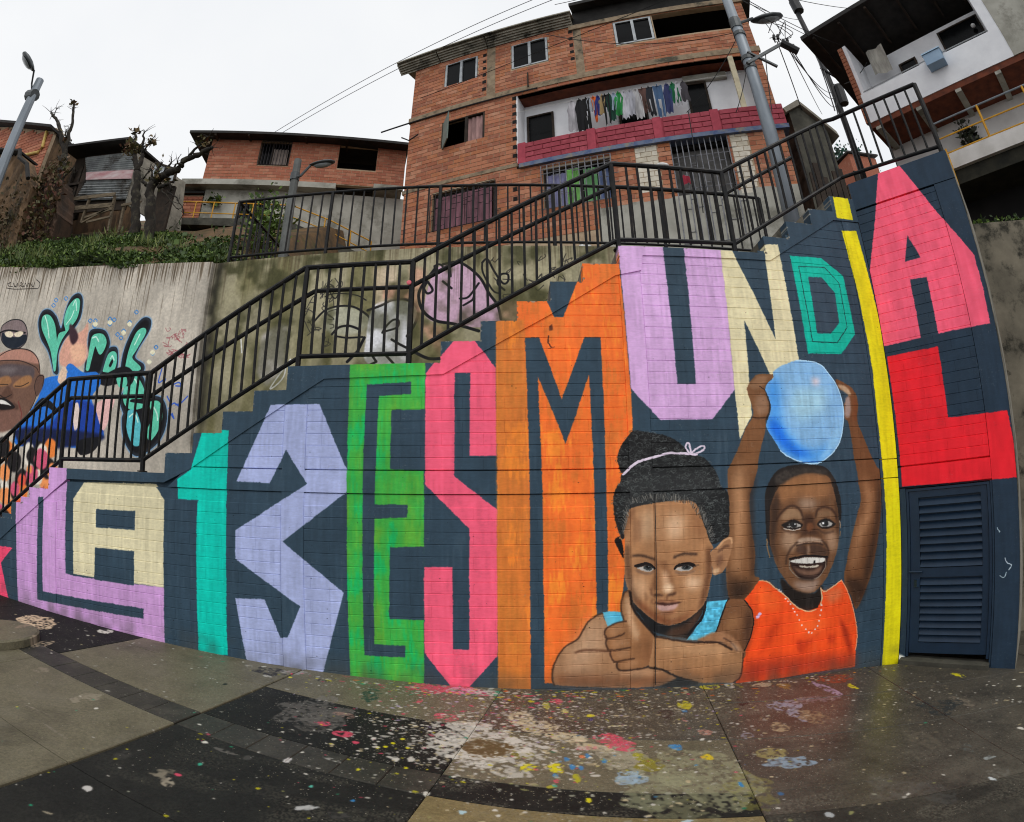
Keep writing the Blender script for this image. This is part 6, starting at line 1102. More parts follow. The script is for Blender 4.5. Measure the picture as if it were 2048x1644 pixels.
# ------------------------------------------------------------------ masonry
def fr(p0, a):          # facade frame: s along the wall, off towards the plaza, z up
    ca, sa = math.cos(math.radians(a)), math.sin(math.radians(a))
    return lambda s, off, z: Vector((p0[0]+s*ca+off*sa, p0[1]+s*sa-off*ca, z))
def holed_wall(mb, F, s0, s1, z0, z1, holes, off=0.0, thick=0.15):
    ss = sorted({s0, s1, *[min(max(h[i], s0), s1) for h in holes for i in (0, 2)]}); zz = sorted({z0, z1, *[min(max(h[i], z0), z1) for h in holes for i in (1, 3)]})
    full = [[not any(h[0] <= (ss[i]+ss[i+1])/2 <= h[2] and h[1] <= (zz[j]+zz[j+1])/2 <= h[3] for h in holes) for j in range(len(zz)-1)] for i in range(len(ss)-1)]
    ok = lambda i, j: 0 <= i < len(ss)-1 and 0 <= j < len(zz)-1 and full[i][j]
    for i in range(len(ss)-1):
        for j in range(len(zz)-1):
            if not full[i][j]: continue
            a, b, c, d = ss[i], ss[i+1], zz[j], zz[j+1]; f, k = off, off-thick
            mb.add([F(a,f,c), F(b,f,c), F(b,f,d), F(a,f,d)], [(0,1,2,3)]); mb.add([F(a,k,c), F(b,k,c), F(b,k,d), F(a,k,d)], [(3,2,1,0)])
            for di, dj, p in ((-1,0,(a,c,a,d)), (1,0,(b,c,b,d)), (0,-1,(a,c,b,c)), (0,1,(a,d,b,d))):
                if not ok(i+di, j+dj): mb.add([F(p[0],f,p[1]), F(p[2],f,p[3]), F(p[2],k,p[3]), F(p[0],k,p[1])], [(0,1,2,3)])
_bm = {}
def brick_mesh(w, h, d, ch, m, t, chx=None):
    chx = ch if chx is None else chx; key = (round(w,3), round(h,3), d, ch, m.name, t)
    if key in _bm: return _bm[key]
    mb = MB(); x, z = w/2, h/2
    V = [(-x,0,-z),(x,0,-z),(x,0,z),(-x,0,z), (-x,-d+ch,-z),(x,-d+ch,-z),(x,-d+ch,z),(-x,-d+ch,z), (-x+chx,-d,-z+ch),(x-chx,-d,-z+ch),(x-chx,-d,z-ch),(-x+chx,-d,z-ch)]
    Fc = [(8,9,10,11)]+[(4+i,4+(i+1)%4,8+(i+1)%4,8+i) for i in range(4)]+[(i,(i+1)%4,4+(i+1)%4,4+i) for i in range(4)]
    mb.add(V, Fc, t); _bm[key] = mb.mesh('brick', m); return _bm[key]
def lay_bricks(parent, F, angle, s0, s1, z0, z1, h, L, joint, m, holes=(), off=0.0, d=0.012, ch=0.003, cap=300, keep=None, jit=0.002, tints=6, vj=None, seed=1, stuff_name='brick_filling'):
    """running bond; the pieces that show largest become single bricks, the rest one part"""
    R = random.Random(seed); vj = joint if vj is None else vj; B = []; row = 0; z = z0
    while z+h*0.6 <= z1:
        hh = min(h, z1-z); x = s0-(L/2 if row % 2 else 0); zc = z+hh/2
        segs = [(s0, s1)]
        for a, c, b, e in holes:
            if z+hh*0.5 > c and z+hh*0.5 < e:
                segs = [q for u, v in segs for q in ((u, min(v, a)), (max(u, b), v)) if q[1]-q[0] > 0.03]
        while x < s1:
            for u, v in segs:
                p, q = max(x, u), min(x+L, v)
                if q-p > 0.04 and (keep is None or keep(p, q, z, z+hh)): B.append((p+vj/2, q-vj/2, z+joint/2, z+hh-joint/2))
            x += L
        z += h; row += 1
    def size(b): c = F((b[0]+b[1])/2, off, (b[2]+b[3])/2); return (b[1]-b[0])*(b[3]-b[2])/((c-CAMP).length_squared)
    B.sort(key=size, reverse=True); rest = MB(); ang = math.radians(angle)
    for i, b in enumerate(B):
        t = R.randrange(1, tints+1)/tints; o_ = off+R.uniform(-jit, jit)
        c = F((b[0]+b[1])/2, o_, (b[2]+b[3])/2); w, hh = b[1]-b[0], b[3]-b[2]
        if i < cap:
            ob = bpy.data.objects.new('brick', brick_mesh(round(w,4), hh, d, ch, m, t, min(ch, vj/2))); COL.objects.link(ob)
            ob.location = c; ob.rotation_euler = (0, R.uniform(-0.004, 0.004), ang); adopt(ob, parent)
        else:
            me = brick_mesh(w, hh, d, ch, m, t, min(ch, vj/2)); ca, sa = math.cos(ang), math.sin(ang)
            rest.add([(c.x+v.co.x*ca-v.co.y*sa, c.y+v.co.x*sa+v.co.y*ca, c.z+v.co.z) for v in me.vertices], [tuple(p.vertices) for p in me.polygons], t)
    if rest.v: rest.build(stuff_name, m, parent, kind='stuff')
    return len(B)
# ------------------------------------------------------------------ palette
M_RAIL = mat('black_rail_paint', (11,12,14), (18,19,21), 9, 0.5, 0, 0.15, spec=0.22, c3=(40,35,31), s3=9)
M_CONC = mat('weathered_concrete', (150,144,132), (112,108,98), 3, 0.9, 0, 0.5, c3=(70,68,58), s3=1.3)
M_CONCD = mat('dark_damp_concrete', (84,82,72), (54,53,46), 3, 0.85, 0, 0.5, c3=(30,30,26), s3=1.1)
M_GREY = mat('grey_render', (176,174,164), (150,148,138), 2, 0.9, 0, 0.3, c3=(120,118,108), s3=0.8)
M_MORTAR = mat('cement_mortar', (186,164,136), (158,136,112), 5, 0.95, 0, 0.5)
M_BEAM = mat('rough_cast_beam', (158,140,116), (126,108,88), 6, 0.95, 0, 0.6, c3=(78,74,62), s3=2)
M_BRICK = brick_mat('orange_clay_brick', [(150,88,60),(172,102,70),(182,114,82),(160,92,64),(186,124,94),(156,94,70),(176,106,68)], (176,156,134), 0.58)
M_BRICK2 = brick_mat('red_clay_brick', [(150,84,60),(168,96,68),(178,108,80),(158,88,66),(184,118,90)], (166,142,122), 0.58)
M_PINK = brick_mat('pink_painted_brick', [(146,50,64),(160,58,74),(172,68,84),(152,54,68)], (190,92,104), 0.56)
M_PINKC = mat('pink_paint', (176,68,84), (150,52,68), 5, 0.8, 0, 0.3)
M_BLUE = mat('blue_slab_paint', (70,88,128), (112,122,142), 5, 0.85, 0, 0.4, c3=(134,128,116), s3=4)
M_WHITEW = mat('white_plaster', (236,237,240), (222,223,227), 2, 0.85, 0, 0.2)
M_WBRICK = brick_mat('whitewashed_brick', [(206,198,180),(216,210,196),(196,188,170)], (180,160,130), 0.62)
M_ALU = mat('aluminium_frame', (176,180,182), (150,154,158), 8, 0.45, 0.4, 0)
M_PANE = mat('dark_window_pane', (7,8,9), (13,14,16), 2, 0.15, 0, 0, spec=0.1)
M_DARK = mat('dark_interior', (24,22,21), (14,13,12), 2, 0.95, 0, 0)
M_CLAYC = mat('clay_tile_soffit', (120,62,40), (84,44,30), 5, 0.9, 0, 0.4)
M_CORR = mat('fibre_cement_sheet', (170,165,152), (130,126,114), 4, 0.9, 0, 0.3, c3=(58,56,50), s3=1.5)
M_ROOFD = mat('dark_roof_sheet', (46,44,42), (28,27,26), 4, 0.8, 0, 0.3)
M_ZINC = mat('grey_zinc_sheet', (168,172,172), (128,132,134), 3, 0.5, 0.3, 0.2, c3=(74,66,58), s3=1.2)
M_WOOD = mat('weathered_wood', (122,108,88), (78,68,54), 5, 0.9, 0, 0.4, (1,1,6))
M_WOODD = mat('dark_wood', (60,48,38), (34,28,23), 5, 0.9, 0, 0.5)
M_BARK = mat('grey_brown_bark', (44,37,30), (24,21,18), 9, 0.95, 0, 1.0, c3=(66,62,50), s3=6)
M_POLE = mat('galvanised_pole', (140,148,156), (112,120,128), 3, 0.5, 0.3, 0.1, (1,1,0.3))
M_LAMP = mat('lamp_housing', (86,90,92), (60,64,66), 4, 0.45, 0.3, 0)
M_GLASS = mat('lamp_lens', (150,156,158), (126,130,132), 4, 0.2, 0, 0, spec=0.6)
M_YEL = mat('yellow_rail_paint', (214,158,30), (188,134,26), 6, 0.5, 0, 0.1)
M_CABLE = mat('cable_sheath', (24,24,26), (38,38,40), 5, 0.6, 0, 0)
M_MUD = mat('old_earth_wall', (122,96,70), (78,62,46), 3.5, 0.95, 0, 1.0, (1,1,0.4), c3=(46,42,32), s3=2.4)
M_SLATE = mat('slate_blue_paint', (25,44,64), (30,51,73), 5, 0.4, 0, 0.1, spec=0.3)
M_WHITEP = mat('white_plastic', (226,226,224), (206,206,206), 6, 0.5, 0, 0)
def cloth(name, c): return mat(name, c, tuple(v*0.72 for v in c), 7, 0.95, 0, 0.2, (1,1,0.25))

# ------------------------------------------------------------------ ground
SL = -0.0465
def gz(x, y): return SL*max(-9.0, min(9.0, x))
def slab_mat(name, c1, c2, c3, wet, dust=0.45, spec=0.22):
    m, nt, b = new_mat(name)
    n = noise_of(nt, 1.4, 8, None, 0.65); r = ramp(nt, n.outputs['Fac'], [(0.3, lin(c1)), (0.52, lin(c2)), (0.72, lin(c3))])
    fine = noise_of(nt, 45, 7, None, 0.8); rf = ramp(nt, fine.outputs['Fac'], [(0.32, (0.6,0.6,0.6,1)), (0.68, (1.4,1.4,1.36,1))])
    v = N(nt, 'ShaderNodeMix', data_type='RGBA', blend_type='MULTIPLY'); v.inputs['Factor'].default_value = 1
    nt.links.new(r.outputs[0], v.inputs['A']); nt.links.new(rf.outputs[0], v.inputs['B'])
    dn = noise_of(nt, 2.6, 9, None, 0.75); df = ramp(nt, dn.outputs['Fac'], [(0.50, (0,0,0,1)), (0.80, (dust,)*3+(1,))])
    dm = N(nt, 'ShaderNodeMix', data_type='RGBA'); nt.links.new(df.outputs[0], dm.inputs['Factor']); nt.links.new(v.outputs['Result'], dm.inputs['A']); dm.inputs['B'].default_value = lin((118,112,98)); v = dm
    t = image_node(nt, SPLAT_IMG, (0,0,0), (1,0,0), SPLAT.x0, SPLAT.z0, SPLAT.W, SPLAT.H, (0,1,0))
    x = N(nt, 'ShaderNodeMix', data_type='RGBA'); nt.links.new(t.outputs['Alpha'], x.inputs['Factor']); nt.links.new(v.outputs['Result'], x.inputs['A']); nt.links.new(t.outputs['Color'], x.inputs['B'])
    nt.links.new(x.outputs['Result'], b.inputs['Base Color'])
    w = ramp(nt, noise_of(nt, 0.9, 4).outputs['Fac'], [(0.35, (wet,)*3+(1,)), (0.65, (min(0.9,wet+0.12),)*3+(1,))]); nt.links.new(w.outputs[0], b.inputs['Roughness'])
    b.inputs['Specular IOR Level'].default_value = spec
    h = noise_of(nt, 26, 7, None, 0.7); bump(nt, b, h.outputs['Fac'], 0.35, 0.006)
    return m
# paint spilled on the paving ------------------------------------------------
SPLAT = Painter(-7.0, 0.4, 6.0, 5.1, 0.005, (128,120,108))
SP_A = np.zeros((SPLAT.h, SPLAT.w), np.float32)
def daub(x, y, rx, ry, ang, c, a, g, rough=0.35):
    n = max(9, int(14+max(rx,ry)*90)); t = np.linspace(0, 2*math.pi, n, endpoint=False); r = 1+sum(rough*0.62/k**0.5*g.normal()*np.cos(k*t+g.uniform(0, 6.28)) for k in (2, 3, 5, 7)); r = np.maximum(r, 0.25)
    P = np.stack([rx*r*np.cos(t), ry*r*np.sin(t)], 1); ca, sa = math.cos(ang), math.sin(ang)
    q = SPLAT.px(P@np.array([[ca,sa],[-sa,ca]])+[x, y])
    q = spline(q, True, 3)
    A, B = SPLAT.window(q, 3)
    if (B <= A).any(): return
    m = SPLAT.fill_mask(q, A, B); m = (blur(m, 1)*0.6+m*0.4)*a
    if max(rx, ry) > 0.035:
        h, w = m.shape; f = field(h, w, 5, int(g.integers(1e6)))*0.6+field(h, w, 16, int(g.integers(1e6)))*0.4; m = m*np.clip((f-0.28)*3.2, 0, 1)
    SPLAT.blend(A, B, np.maximum(m, (m > 0.02)*0.98), c) if False else None
    R = SPLAT.im[A[1]:B[1], A[0]:B[0]]; al = SP_A[A[1]:B[1], A[0]:B[0]]; na = al+m*(1-al)
    k = np.where(na > 1e-4, m/np.maximum(na, 1e-4), 0)[..., None]; R += (np.asarray(c, np.float32)/255.0-R)*k; al[:] = na
g_ = np.random.default_rng(5)
for x, y, rx, ry, an, c, a in PAINT: daub(x, y, (0.8 if x > 1.2 else 1)*rx*(0.72 if rx < 0.045 else 1), ry*(0.72 if rx < 0.045 else 1), an, c, a*(0.7 if x > 1.2 and rx > 0.06 else 1), g_, 0.28)
WH, YE, PK, BL, GN, OR_, CR, LI = (206,202,190), (206,196,30), (206,76,100), (52,124,176), (40,140,104), (206,104,50), (190,176,140), (176,160,190)
def specks(n, cx, cy, sx, sy, pal, r0, r1):
    for _ in range(n):
        x, y = g_.normal(cx, sx), g_.normal(cy, sy)
        if not (-6.9 < x < 5.9 and 0.5 < y < 5.02): continue
        r = r0+(r1-r0)*g_.random()**3; c = pal[int(g_.integers(len(pal)))]
        daub(x, y, r*g_.uniform(0.7, 1.8), r*g_.uniform(0.6, 1.1), g_.uniform(-0.6, 0.6), np.array(c)*g_.uniform(0.75, 1.05), g_.uniform(0.55, 1), g_, 0.25)
specks(1500, -0.05, 4.35, 0.62, 0.3, [WH,WH,WH,WH,WH,PK,CR,LI], 0.003, 0.016)
specks(1500, -0.15, 3.7, 0.40, 0.24, [WH,WH,WH,WH,CR], 0.003, 0.019)
specks(1100, 1.0, 4.4, 0.9, 0.38, [WH,CR,WH,CR,(150,140,110),YE], 0.003, 0.015)
specks(900, 2.4, 4.1, 1.1, 0.6, [WH,CR,(150,144,126),(120,112,96)], 0.003, 0.014)
specks(300, 0.7, 3.5, 0.5, 0.3, [WH,YE,CR,CR,WH,BL,PK], 0.0025, 0.013)
specks(500, 0.6, 2.95, 0.8, 0.4, [WH,CR,(140,140,90),(170,170,150)], 0.003, 0.014)
specks(260, -1.0, 3.6, 0.55, 0.4, [WH,WH,WH,YE,PK], 0.0025, 0.012)
specks(200, -1.6, 2.9, 1.3, 0.8, [WH,WH,WH,YE,GN], 0.003, 0.014)
specks(220, -3.6, 4.4, 1.3, 0.5, [WH,WH,CR], 0.003, 0.014)
specks(300, -0.6, 4.8, 0.8, 0.1, [WH,PK,GN,YE,WH], 0.006, 0.03)
specks(300, 2.2, 4.88, 1.4, 0.08, [WH,CR,YE,OR_,WH], 0.005, 0.022)
specks(260, 4.3, 3.7, 0.6, 0.5, [WH,CR,(110,104,92)], 0.004, 0.02)
nd = 42000; dx_, dy_ = g_.uniform(-6.9, 5.9, nd), 5.02-np.abs(g_.normal(0, 1.15, nd))
pr = np.exp(-((dx_-0.6)/1.9)**2)*0.9+0.12+0.25*np.exp(-((dx_-2.6)/1.4)**2)
keep_ = (g_.random(nd) < pr) & (dy_ > 0.5)
ix, iy = ((dx_[keep_]-SPLAT.x0)/SPLAT.res).astype(int), ((dy_[keep_]-SPLAT.z0)/SPLAT.res).astype(int); iy = np.clip(iy, 0, SPLAT.h-1)
cs_ = np.array([WH, WH, CR, (150,144,128), (176,168,150), (60,56,48)])[g_.integers(0, 6, len(ix))]; SPLAT.im[iy, ix] = cs_/255.0; SP_A[iy, ix] = np.maximum(SP_A[iy, ix], g_.uniform(0.3, 0.9, len(ix)))
sm = np.clip(field(SPLAT.h, SPLAT.w, 26, 61, 2.4, 0.8)*field(SPLAT.h, SPLAT.w, 80, 62)*2.6-0.75, 0, 0.5)*np.clip(field(SPLAT.h, SPLAT.w, 2, 63)*2-0.6, 0, 1)*0.55*np.exp(-((np.arange(SPLAT.w)*SPLAT.res+SPLAT.x0-1.0)[None]/2.6)**2)     # trodden-in film
SPLAT.im += (np.array((0.52,0.50,0.44))-SPLAT.im)*np.where(SP_A > 0.05, 0, 1)[..., None]; SP_A = np.maximum(SP_A, sm.astype(np.float32))
for k_ in range(26):
    t_ = 2*math.pi*k_/26; daub(-0.20+0.27*math.cos(t_)*g_.uniform(.8,1.5), 3.66+0.15*math.sin(t_)*g_.uniform(.8,1.5), g_.uniform(.03,.10), g_.uniform(.02,.05), g_.uniform(-.6,.6), np.array(WH)*g_.uniform(.85,1), .92, g_, .45)
daub(-0.20, 3.66, 0.185, 0.13, 0, (92,76,48), 1.0, g_, 0.05); q_ = 0.185
SPLAT_IMG = SPLAT.image('paint_spills', np.clip(SP_A, 0, 1)*0.96)
G_LIGHT = slab_mat('brown_grey_concrete_slab', (84,79,63), (102,96,78), (76,71,57), 0.5)
G_DARK = slab_mat('charcoal_slab', (25,25,24), (35,35,33), (21,21,20), 0.62, 0.05, 0.12)
G_MID = slab_mat('mid_grey_tile', (42,41,37), (54,52,46), (36,35,32), 0.5, 0.3)
G_TAN = slab_mat('tan_slab', (108,96,62), (122,108,74), (92,82,54), 0.5)
G_WET = slab_mat('wet_brown_concrete', (58,55,49), (74,70,62), (46,44,40), 0.33, 0.4, 0.3)
G_BASE = slab_mat('paving_bed', (58,54,48), (70,66,58), (48,46,42), 0.6)
mb = MB(); xs = [-60,-30,-14,-9,-7,-5,-3,-1,1,3,5,7,9,14,30,60]; ys = [-60,-20,-5,0,2,4,5.1,6.7]
for y in ys:
    for x in xs: mb.v.append((x, y, gz(x, y)-0.03)); mb.t.append(0)
for j in range(len(ys)-1):
    for i in range(len(xs)-1): k = j*len(xs)+i; mb.f.append((k, k+1, k+1+len(xs), k+len(xs)))
plaza = mb.build('plaza_ground', G_BASE, kind='structure')
GO = Vector((-2.37, 3.27, 0)); _a = math.radians(-10.5); GU = Vector((math.cos(_a), math.sin(_a), 0)); GV = Vector((-math.sin(_a), math.cos(_a), 0))
def paver(u0, u1, v0, v1, m, name='paving_slab', lift=0.0, j=0.0022):
    pts = [GO+GU*u+GV*v for u, v in ((u0+j,v0+j), (u1-j,v0+j), (u1-j,v1-j), (u0+j,v1-j))]
    c = sum(pts, Vector())/4; mb = MB(); ch = 0.006
    if c.y > 5.6: return
    ins = [p+(c-p).normalized()*ch for p in pts]
    top = [Vector((p.x, p.y, gz(p.x, p.y)+lift)) for p in ins]; mid = [Vector((p.x, p.y, gz(p.x, p.y)+lift-0.006)) for p in pts]; bot = [Vector((p.x, p.y, gz(p.x, p.y)-0.05)) for p in pts]
    mb.add(bot+mid+top, [(8,9,10,11)]+[(4+i,4+(i+1)%4,8+(i+1)%4,8+i) for i in range(4)]+[(i,(i+1)%4,4+(i+1)%4,4+i) for i in range(4)])
    mb.build(name, m, plaza)
UW = 1.87
pat = {(-1,-1): G_LIGHT, (-1,0): G_LIGHT, (-2,0): G_DARK, (-2,-1): G_LIGHT, (0,-1): G_DARK, (0,0): G_DARK, (1,-1): G_TAN, (1,0): G_LIGHT, (2,0): G_WET, (2,-1): G_MID, (3,0): G_WET, (3,-1): G_DARK, (-3,0): G_DARK, (-3,-1): G_DARK, (4,0): G_WET, (4,-1): G_DARK}
for iu in range(-3, 5):
    u0 = iu*UW+(0.02 if iu >= 0 else 0); u1 = u0+UW
    for iv, (v0, v1) in enumerate(((-1.9, 0.0), (0.29, 1.12), (1.12, 1.95), (1.95, 2.8))):
        m = pat.get((iu, -1 if iv == 0 else 0), G_LIGHT)
        if iv >= 2: m = {-3: G_DARK, -2: G_DARK, -1: G_LIGHT}.get(iu, G_WET if iu >= 1 else G_LIGHT)
        if iv == 0:
            paver(u0, u1, v0, -0.95, m, lift=rnd.uniform(-0.002, 0.002)); paver(u0, u1, -0.95, v1, m, lift=rnd.uniform(-0.002, 0.002))
        else: paver(u0, u1, v0, v1, m, lift=rnd.uniform(-0.002, 0.002))
    nb = 6
    if iu >= 1: paver(u0, u1, 0.0, 0.29, G_DARK if iu == 1 else G_WET, 'paving_slab')
    for k in range(nb if iu < 1 else 0):
        w = UW/nb; mt = G_MID
        paver(u0+k*w, u0+(k+1)*w, 0.0, 0.29, mt, 'paving_tile', rnd.uniform(-0.0015, 0.0015), 0.002)
for k in range(6): paver(-3*UW-1.87+k*0.31, -3*UW-1.87+(k+1)*0.31, 0.0, 0.29, G_DARK, 'paving_tile')
mb = MB(); cx, cy = -4.98, 3.72
for r0, z0, r1, z1 in ((0.52, 0.0, 0.52, 0.05), (0.52, 0.05, 0.49, 0.06)):
    pass
n = 28; V = []; 
for r, z in ((0.5, -0.02), (0.5, 0.05), (0.475, 0.065)):
    for k in range(n): V.append((cx+r*math.cos(2*math.pi*k/n), cy+r*math.sin(2*math.pi*k/n), gz(cx, cy)+z))
mb.add(V, [(i*n+k, i*n+(k+1)%n, (i+1)*n+(k+1)%n, (i+1)*n+k) for i in range(2) for k in range(n)]+[tuple(2*n+k for k in range(n))])
tag(mb.build('concrete_disc', G_LIGHT), 'round low concrete disc lying on the dark paving at the left edge', 'disc')

# ------------------------------------------------------------------ mural wall
LEVELS = [(-8.7,0.05),(-8.35,0.27),(-8.0,0.48),(-7.65,0.7),(-7.3,0.9),(-6.9,1.1),(-6.55,1.3),(-6.2,1.51),(-5.85,1.71),(-5.48,1.965),(-3.65,2.18),(-3.3,2.39),(-2.95,2.61),(-2.6,2.82),(-2.24,3.06),(-0.69,3.27),(-0.31,3.47),(0.04,3.67),(0.37,3.88),(0.70,4.08),(1.08,4.29),(2.74,4.5),(3.07,4.72),(3.42,4.93),(3.77,5.15)]
X_END = 4.13
outline = []                       # stepped top edge of the wall, left to right
for i, (x, z) in enumerate(LEVELS):
    outline += [(x, z), (LEVELS[i+1][0] if i+1 < len(LEVELS) else X_END, z)]
LOW = [(-8.7,-0.42),(-6.09,1.247),(-5.148,1.842),(-3.655,1.866),(-3.328,2.012),(-1.841,2.924),(-0.664,2.947),(0.35,3.525),(1.032,3.957),(1.30,4.02),(1.33,4.19),(2.775,4.207),(3.75,4.814),(X_END,4.83)]
def low(x):
    for (a, b), (c, d) in zip(LOW[:-1], LOW[1:]):
        if a <= x <= c: return b+(d-b)*(x-a)/(c-a)
    return LOW[-1][1]
MP = Painter(-6.5, -0.5, 4.2, 5.5, 0.004, (45,63,77))
hh, ww = MP.h, MP.w
MP.run(MURAL); MP.brushwork(0.75, 300)
f1 = field(hh, ww, 18, 1, 0.35, 3.0); f2 = field(hh, ww, 130, 2); f3 = field(hh, ww, 5, 3)
lum = MP.im.mean(2, keepdims=True)
MP.im *= (0.93+0.10*f1+0.06*f2+0.04*f3)[..., None]
streak = np.clip((f1-0.62)*2.0, 0, 1)*np.clip(field(hh, ww, 60, 4)-0.35, 0, 1)
MP.im += (np.array((0.45,0.47,0.48))-MP.im)*(streak*0.30*(1-np.clip(lum[...,0]*2.2-0.5, 0, 1)))[..., None]
zz = (np.arange(hh)*MP.res+MP.z0)[:, None]; xx = (np.arange(ww)*MP.res+MP.x0)[None]
grime_contact_shade = np.clip(1-(zz-(SL*xx))/0.24, 0, 1)*np.clip(field(hh, ww, 30, 6)*1.6-0.3, 0, 1)  # dirt plus a contact shadow painted in along the wall foot
MP.im += (np.array((0.26,0.25,0.23))-MP.im)*(grime_contact_shade*0.5)[..., None]
g2 = np.random.default_rng(9)
for (xa, za), (xb, zb) in zip(outline[:-1], outline[1:]):      # knocked edges of the steps
    for _ in range(5):
        t = g2.random(); x, z = xa+(xb-xa)*t, za+(zb-za)*t; r = g2.uniform(.004, .014); th = np.linspace(0, 6.28, 8)[:-1]
        MP.shape('p', np.stack([x+r*1.4*np.cos(th)*g2.uniform(.5,1.3,7), z+r*np.sin(th)*g2.uniform(.5,1.3,7)], 1).ravel(), [(150,146,136),(116,112,104),(70,66,60)][int(g2.integers(3))], {'a': .8})
for _ in range(500):               # chips and pin holes in the paint
    x = int(g2.integers(4, ww-6)); y = int(g2.integers(4, hh-6)); s_ = int(g2.integers(1, 3)); MP.im[y:y+s_, x:x+s_+int(g2.integers(0, 2))] *= g2.uniform(0.35, 0.7)
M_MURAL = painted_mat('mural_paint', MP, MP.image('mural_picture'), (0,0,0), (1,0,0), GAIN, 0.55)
wall = thing('mural_wall', 'long stepped brick wall painted with the big letters LA 13 ES MUNDIAL and two children', 'wall', (-1.0, 5.0, 0.0))
W0 = fr((0, 5.0), 0)
def poly_wall(mb, pts, y0, y1): mb.prism([(x, y0, z) for x, z in pts], (0, y1-y0, 0))
# deep core, mortar beds, stringer under the steps, beam, columns
mb = MB()
for i in range(len(outline)//2):
    (a, z), (b, _) = outline[2*i], outline[2*i+1]; mb.box(a, 5.05, -0.6, b, 5.14, z-0.004)
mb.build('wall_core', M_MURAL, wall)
mb = MB()
for i in range(len(LOW)-1):
    (a, za), (b, zb) = LOW[i], LOW[i+1]
    for lo_, hi_ in ((-0.6, 1.815), (2.045, 9)):
        A, B = min(za+0.05, hi_), min(zb+0.05, hi_)
        if max(A, B) > lo_+0.01: poly_wall(mb, [(a, lo_), (b, lo_), (b, max(B, lo_+0.002)), (a, max(A, lo_+0.002))], 5.0035, 5.05)
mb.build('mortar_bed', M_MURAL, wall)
mb = MB(); pts_low = [p for p in LOW]
for i in range(len(outline)//2):
    (a, z), (b, _) = outline[2*i], outline[2*i+1]
    xs_ = sorted({a, b, *[x for x, _ in LOW if a < x < b]})
    poly_wall(mb, [(x, low(x)) for x in xs_]+[(b, z), (a, z)], 4.988, 5.05)
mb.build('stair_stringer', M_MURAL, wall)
mb = MB(); poly_wall(mb, [(-3.60,1.825),(3.86,1.825),(3.86,2.036),(-3.34,2.036)], 4.993, 5.05); mb.build('ring_beam', M_MURAL, wall)
COLS = [(-5.583,-5.319), (-2.247,-1.999), (1.06,1.29), (3.868,4.128)]
for a, b in COLS:
    mb = MB(); e = 0.006
    for z0, z1 in ((-0.6, 1.824), (2.036, min(low(a), low(b))-0.002)):
        if z1 > z0+0.1:
            zt = min(z1, low(a)-0.002) if z0 < 1 else z1
            poly_wall(mb, [(a+e, z0), (b-e, z0), (b-e, zt), (a+e, zt)], 4.996, 5.05)
    mb.build('column', M_MURAL, wall)
mb = MB(); poly_wall(mb, [(3.874,1.834),(4.122,1.834),(4.122,2.026),(3.874,2.026)], 4.996, 5.05); mb.build('column', M_MURAL, wall)
def under(p, q, z0, z1):
    if z0 > 1.7 and z1 < 2.0: return False
    return z0 < max(low(p), low(q))-0.005 and z1 > gz((p+q)/2, 5)-0.05 and p > -7.2
holes = [(a, -1, b, 9) for a, b in COLS]
NB = 1.815-0.114*21
allb = []
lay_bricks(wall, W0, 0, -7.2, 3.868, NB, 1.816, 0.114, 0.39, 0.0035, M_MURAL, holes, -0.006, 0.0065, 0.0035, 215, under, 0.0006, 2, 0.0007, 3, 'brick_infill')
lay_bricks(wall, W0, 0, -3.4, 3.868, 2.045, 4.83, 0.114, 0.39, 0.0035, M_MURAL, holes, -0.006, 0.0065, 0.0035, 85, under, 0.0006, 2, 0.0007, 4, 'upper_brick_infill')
mb = MB(); mb.tube([(1.297,4.985,1.80),(1.30,4.984,0.9),(1.294,4.985,0.28),(1.300,4.985,-0.02)], 0.004, 5); mb.build('joint_crack', M_CABLE, wall)
# staircase behind it
st = thing('staircase', 'concrete stair of short flights and landings climbing right behind the mural wall', 'stairs', (-1.0, 5.9, 0.0))
for i, (x, z) in enumerate(LEVELS):
    x1 = LEVELS[i+1][0] if i+1 < len(LEVELS) else X_END
    mb = MB(); mb.box(x, 5.142, z-0.45, x1+0.03, 6.74, z-0.003-0.002*(i % 2)); mb.build('step', M_CONC, st)

# ------------------------------------------------------------------ block with the louvred door
BA = -52.2; FB = fr((4.13, 5.0), BA)
KP = Painter(-0.1, -0.6, 1.5, 5.6, 0.004, (33,48,63)); KP.run(BLOCK); KP.brushwork(0.75, 400)
hk, wk = KP.h, KP.w; KP.im *= (0.93+0.10*field(hk, wk, 16, 21, 0.4, 3)+0.05*field(hk, wk, 70, 22))[..., None]
M_BLOCK = painted_mat('block_paint', KP, KP.image('block_picture'), (4.13,5.0,0), (math.cos(math.radians(BA)), math.sin(math.radians(BA)), 0), GAIN*1.22, 0.5)
blk = thing('door_block', 'tall brick block painted with a pink A and a red L above a louvred door', 'wall', FB(0.65, 0, 0))
DOOR = (0.07, -0.6, 1.02, 1.70); BH = [DOOR]
mb = MB(); holed_wall(mb, FB, 0.004, 1.30, -0.6, 5.30, BH, -0.05, 0.10); mb.build('block_core', M_BLOCK, blk)
mb = MB(); holed_wall(mb, FB, 0.004, 1.04, -0.6, 4.98, BH+[(0,1.70,2,1.715),(0,1.93,2,1.945)], -0.0035, 0.0465); mb.build('mortar_bed', M_BLOCK, blk)
mb = MB(); mb.hexa([FB(1.045,0.006,-0.6),FB(1.312,0.006,-0.6),FB(1.312,-1.9,-0.6),FB(1.045,-1.9,-0.6)],[FB(1.045,0.006,4.99),FB(1.312,0.006,4.99),FB(1.312,-1.9,4.99),FB(1.045,-1.9,4.99)]); mb.build('column', M_BLOCK, blk)
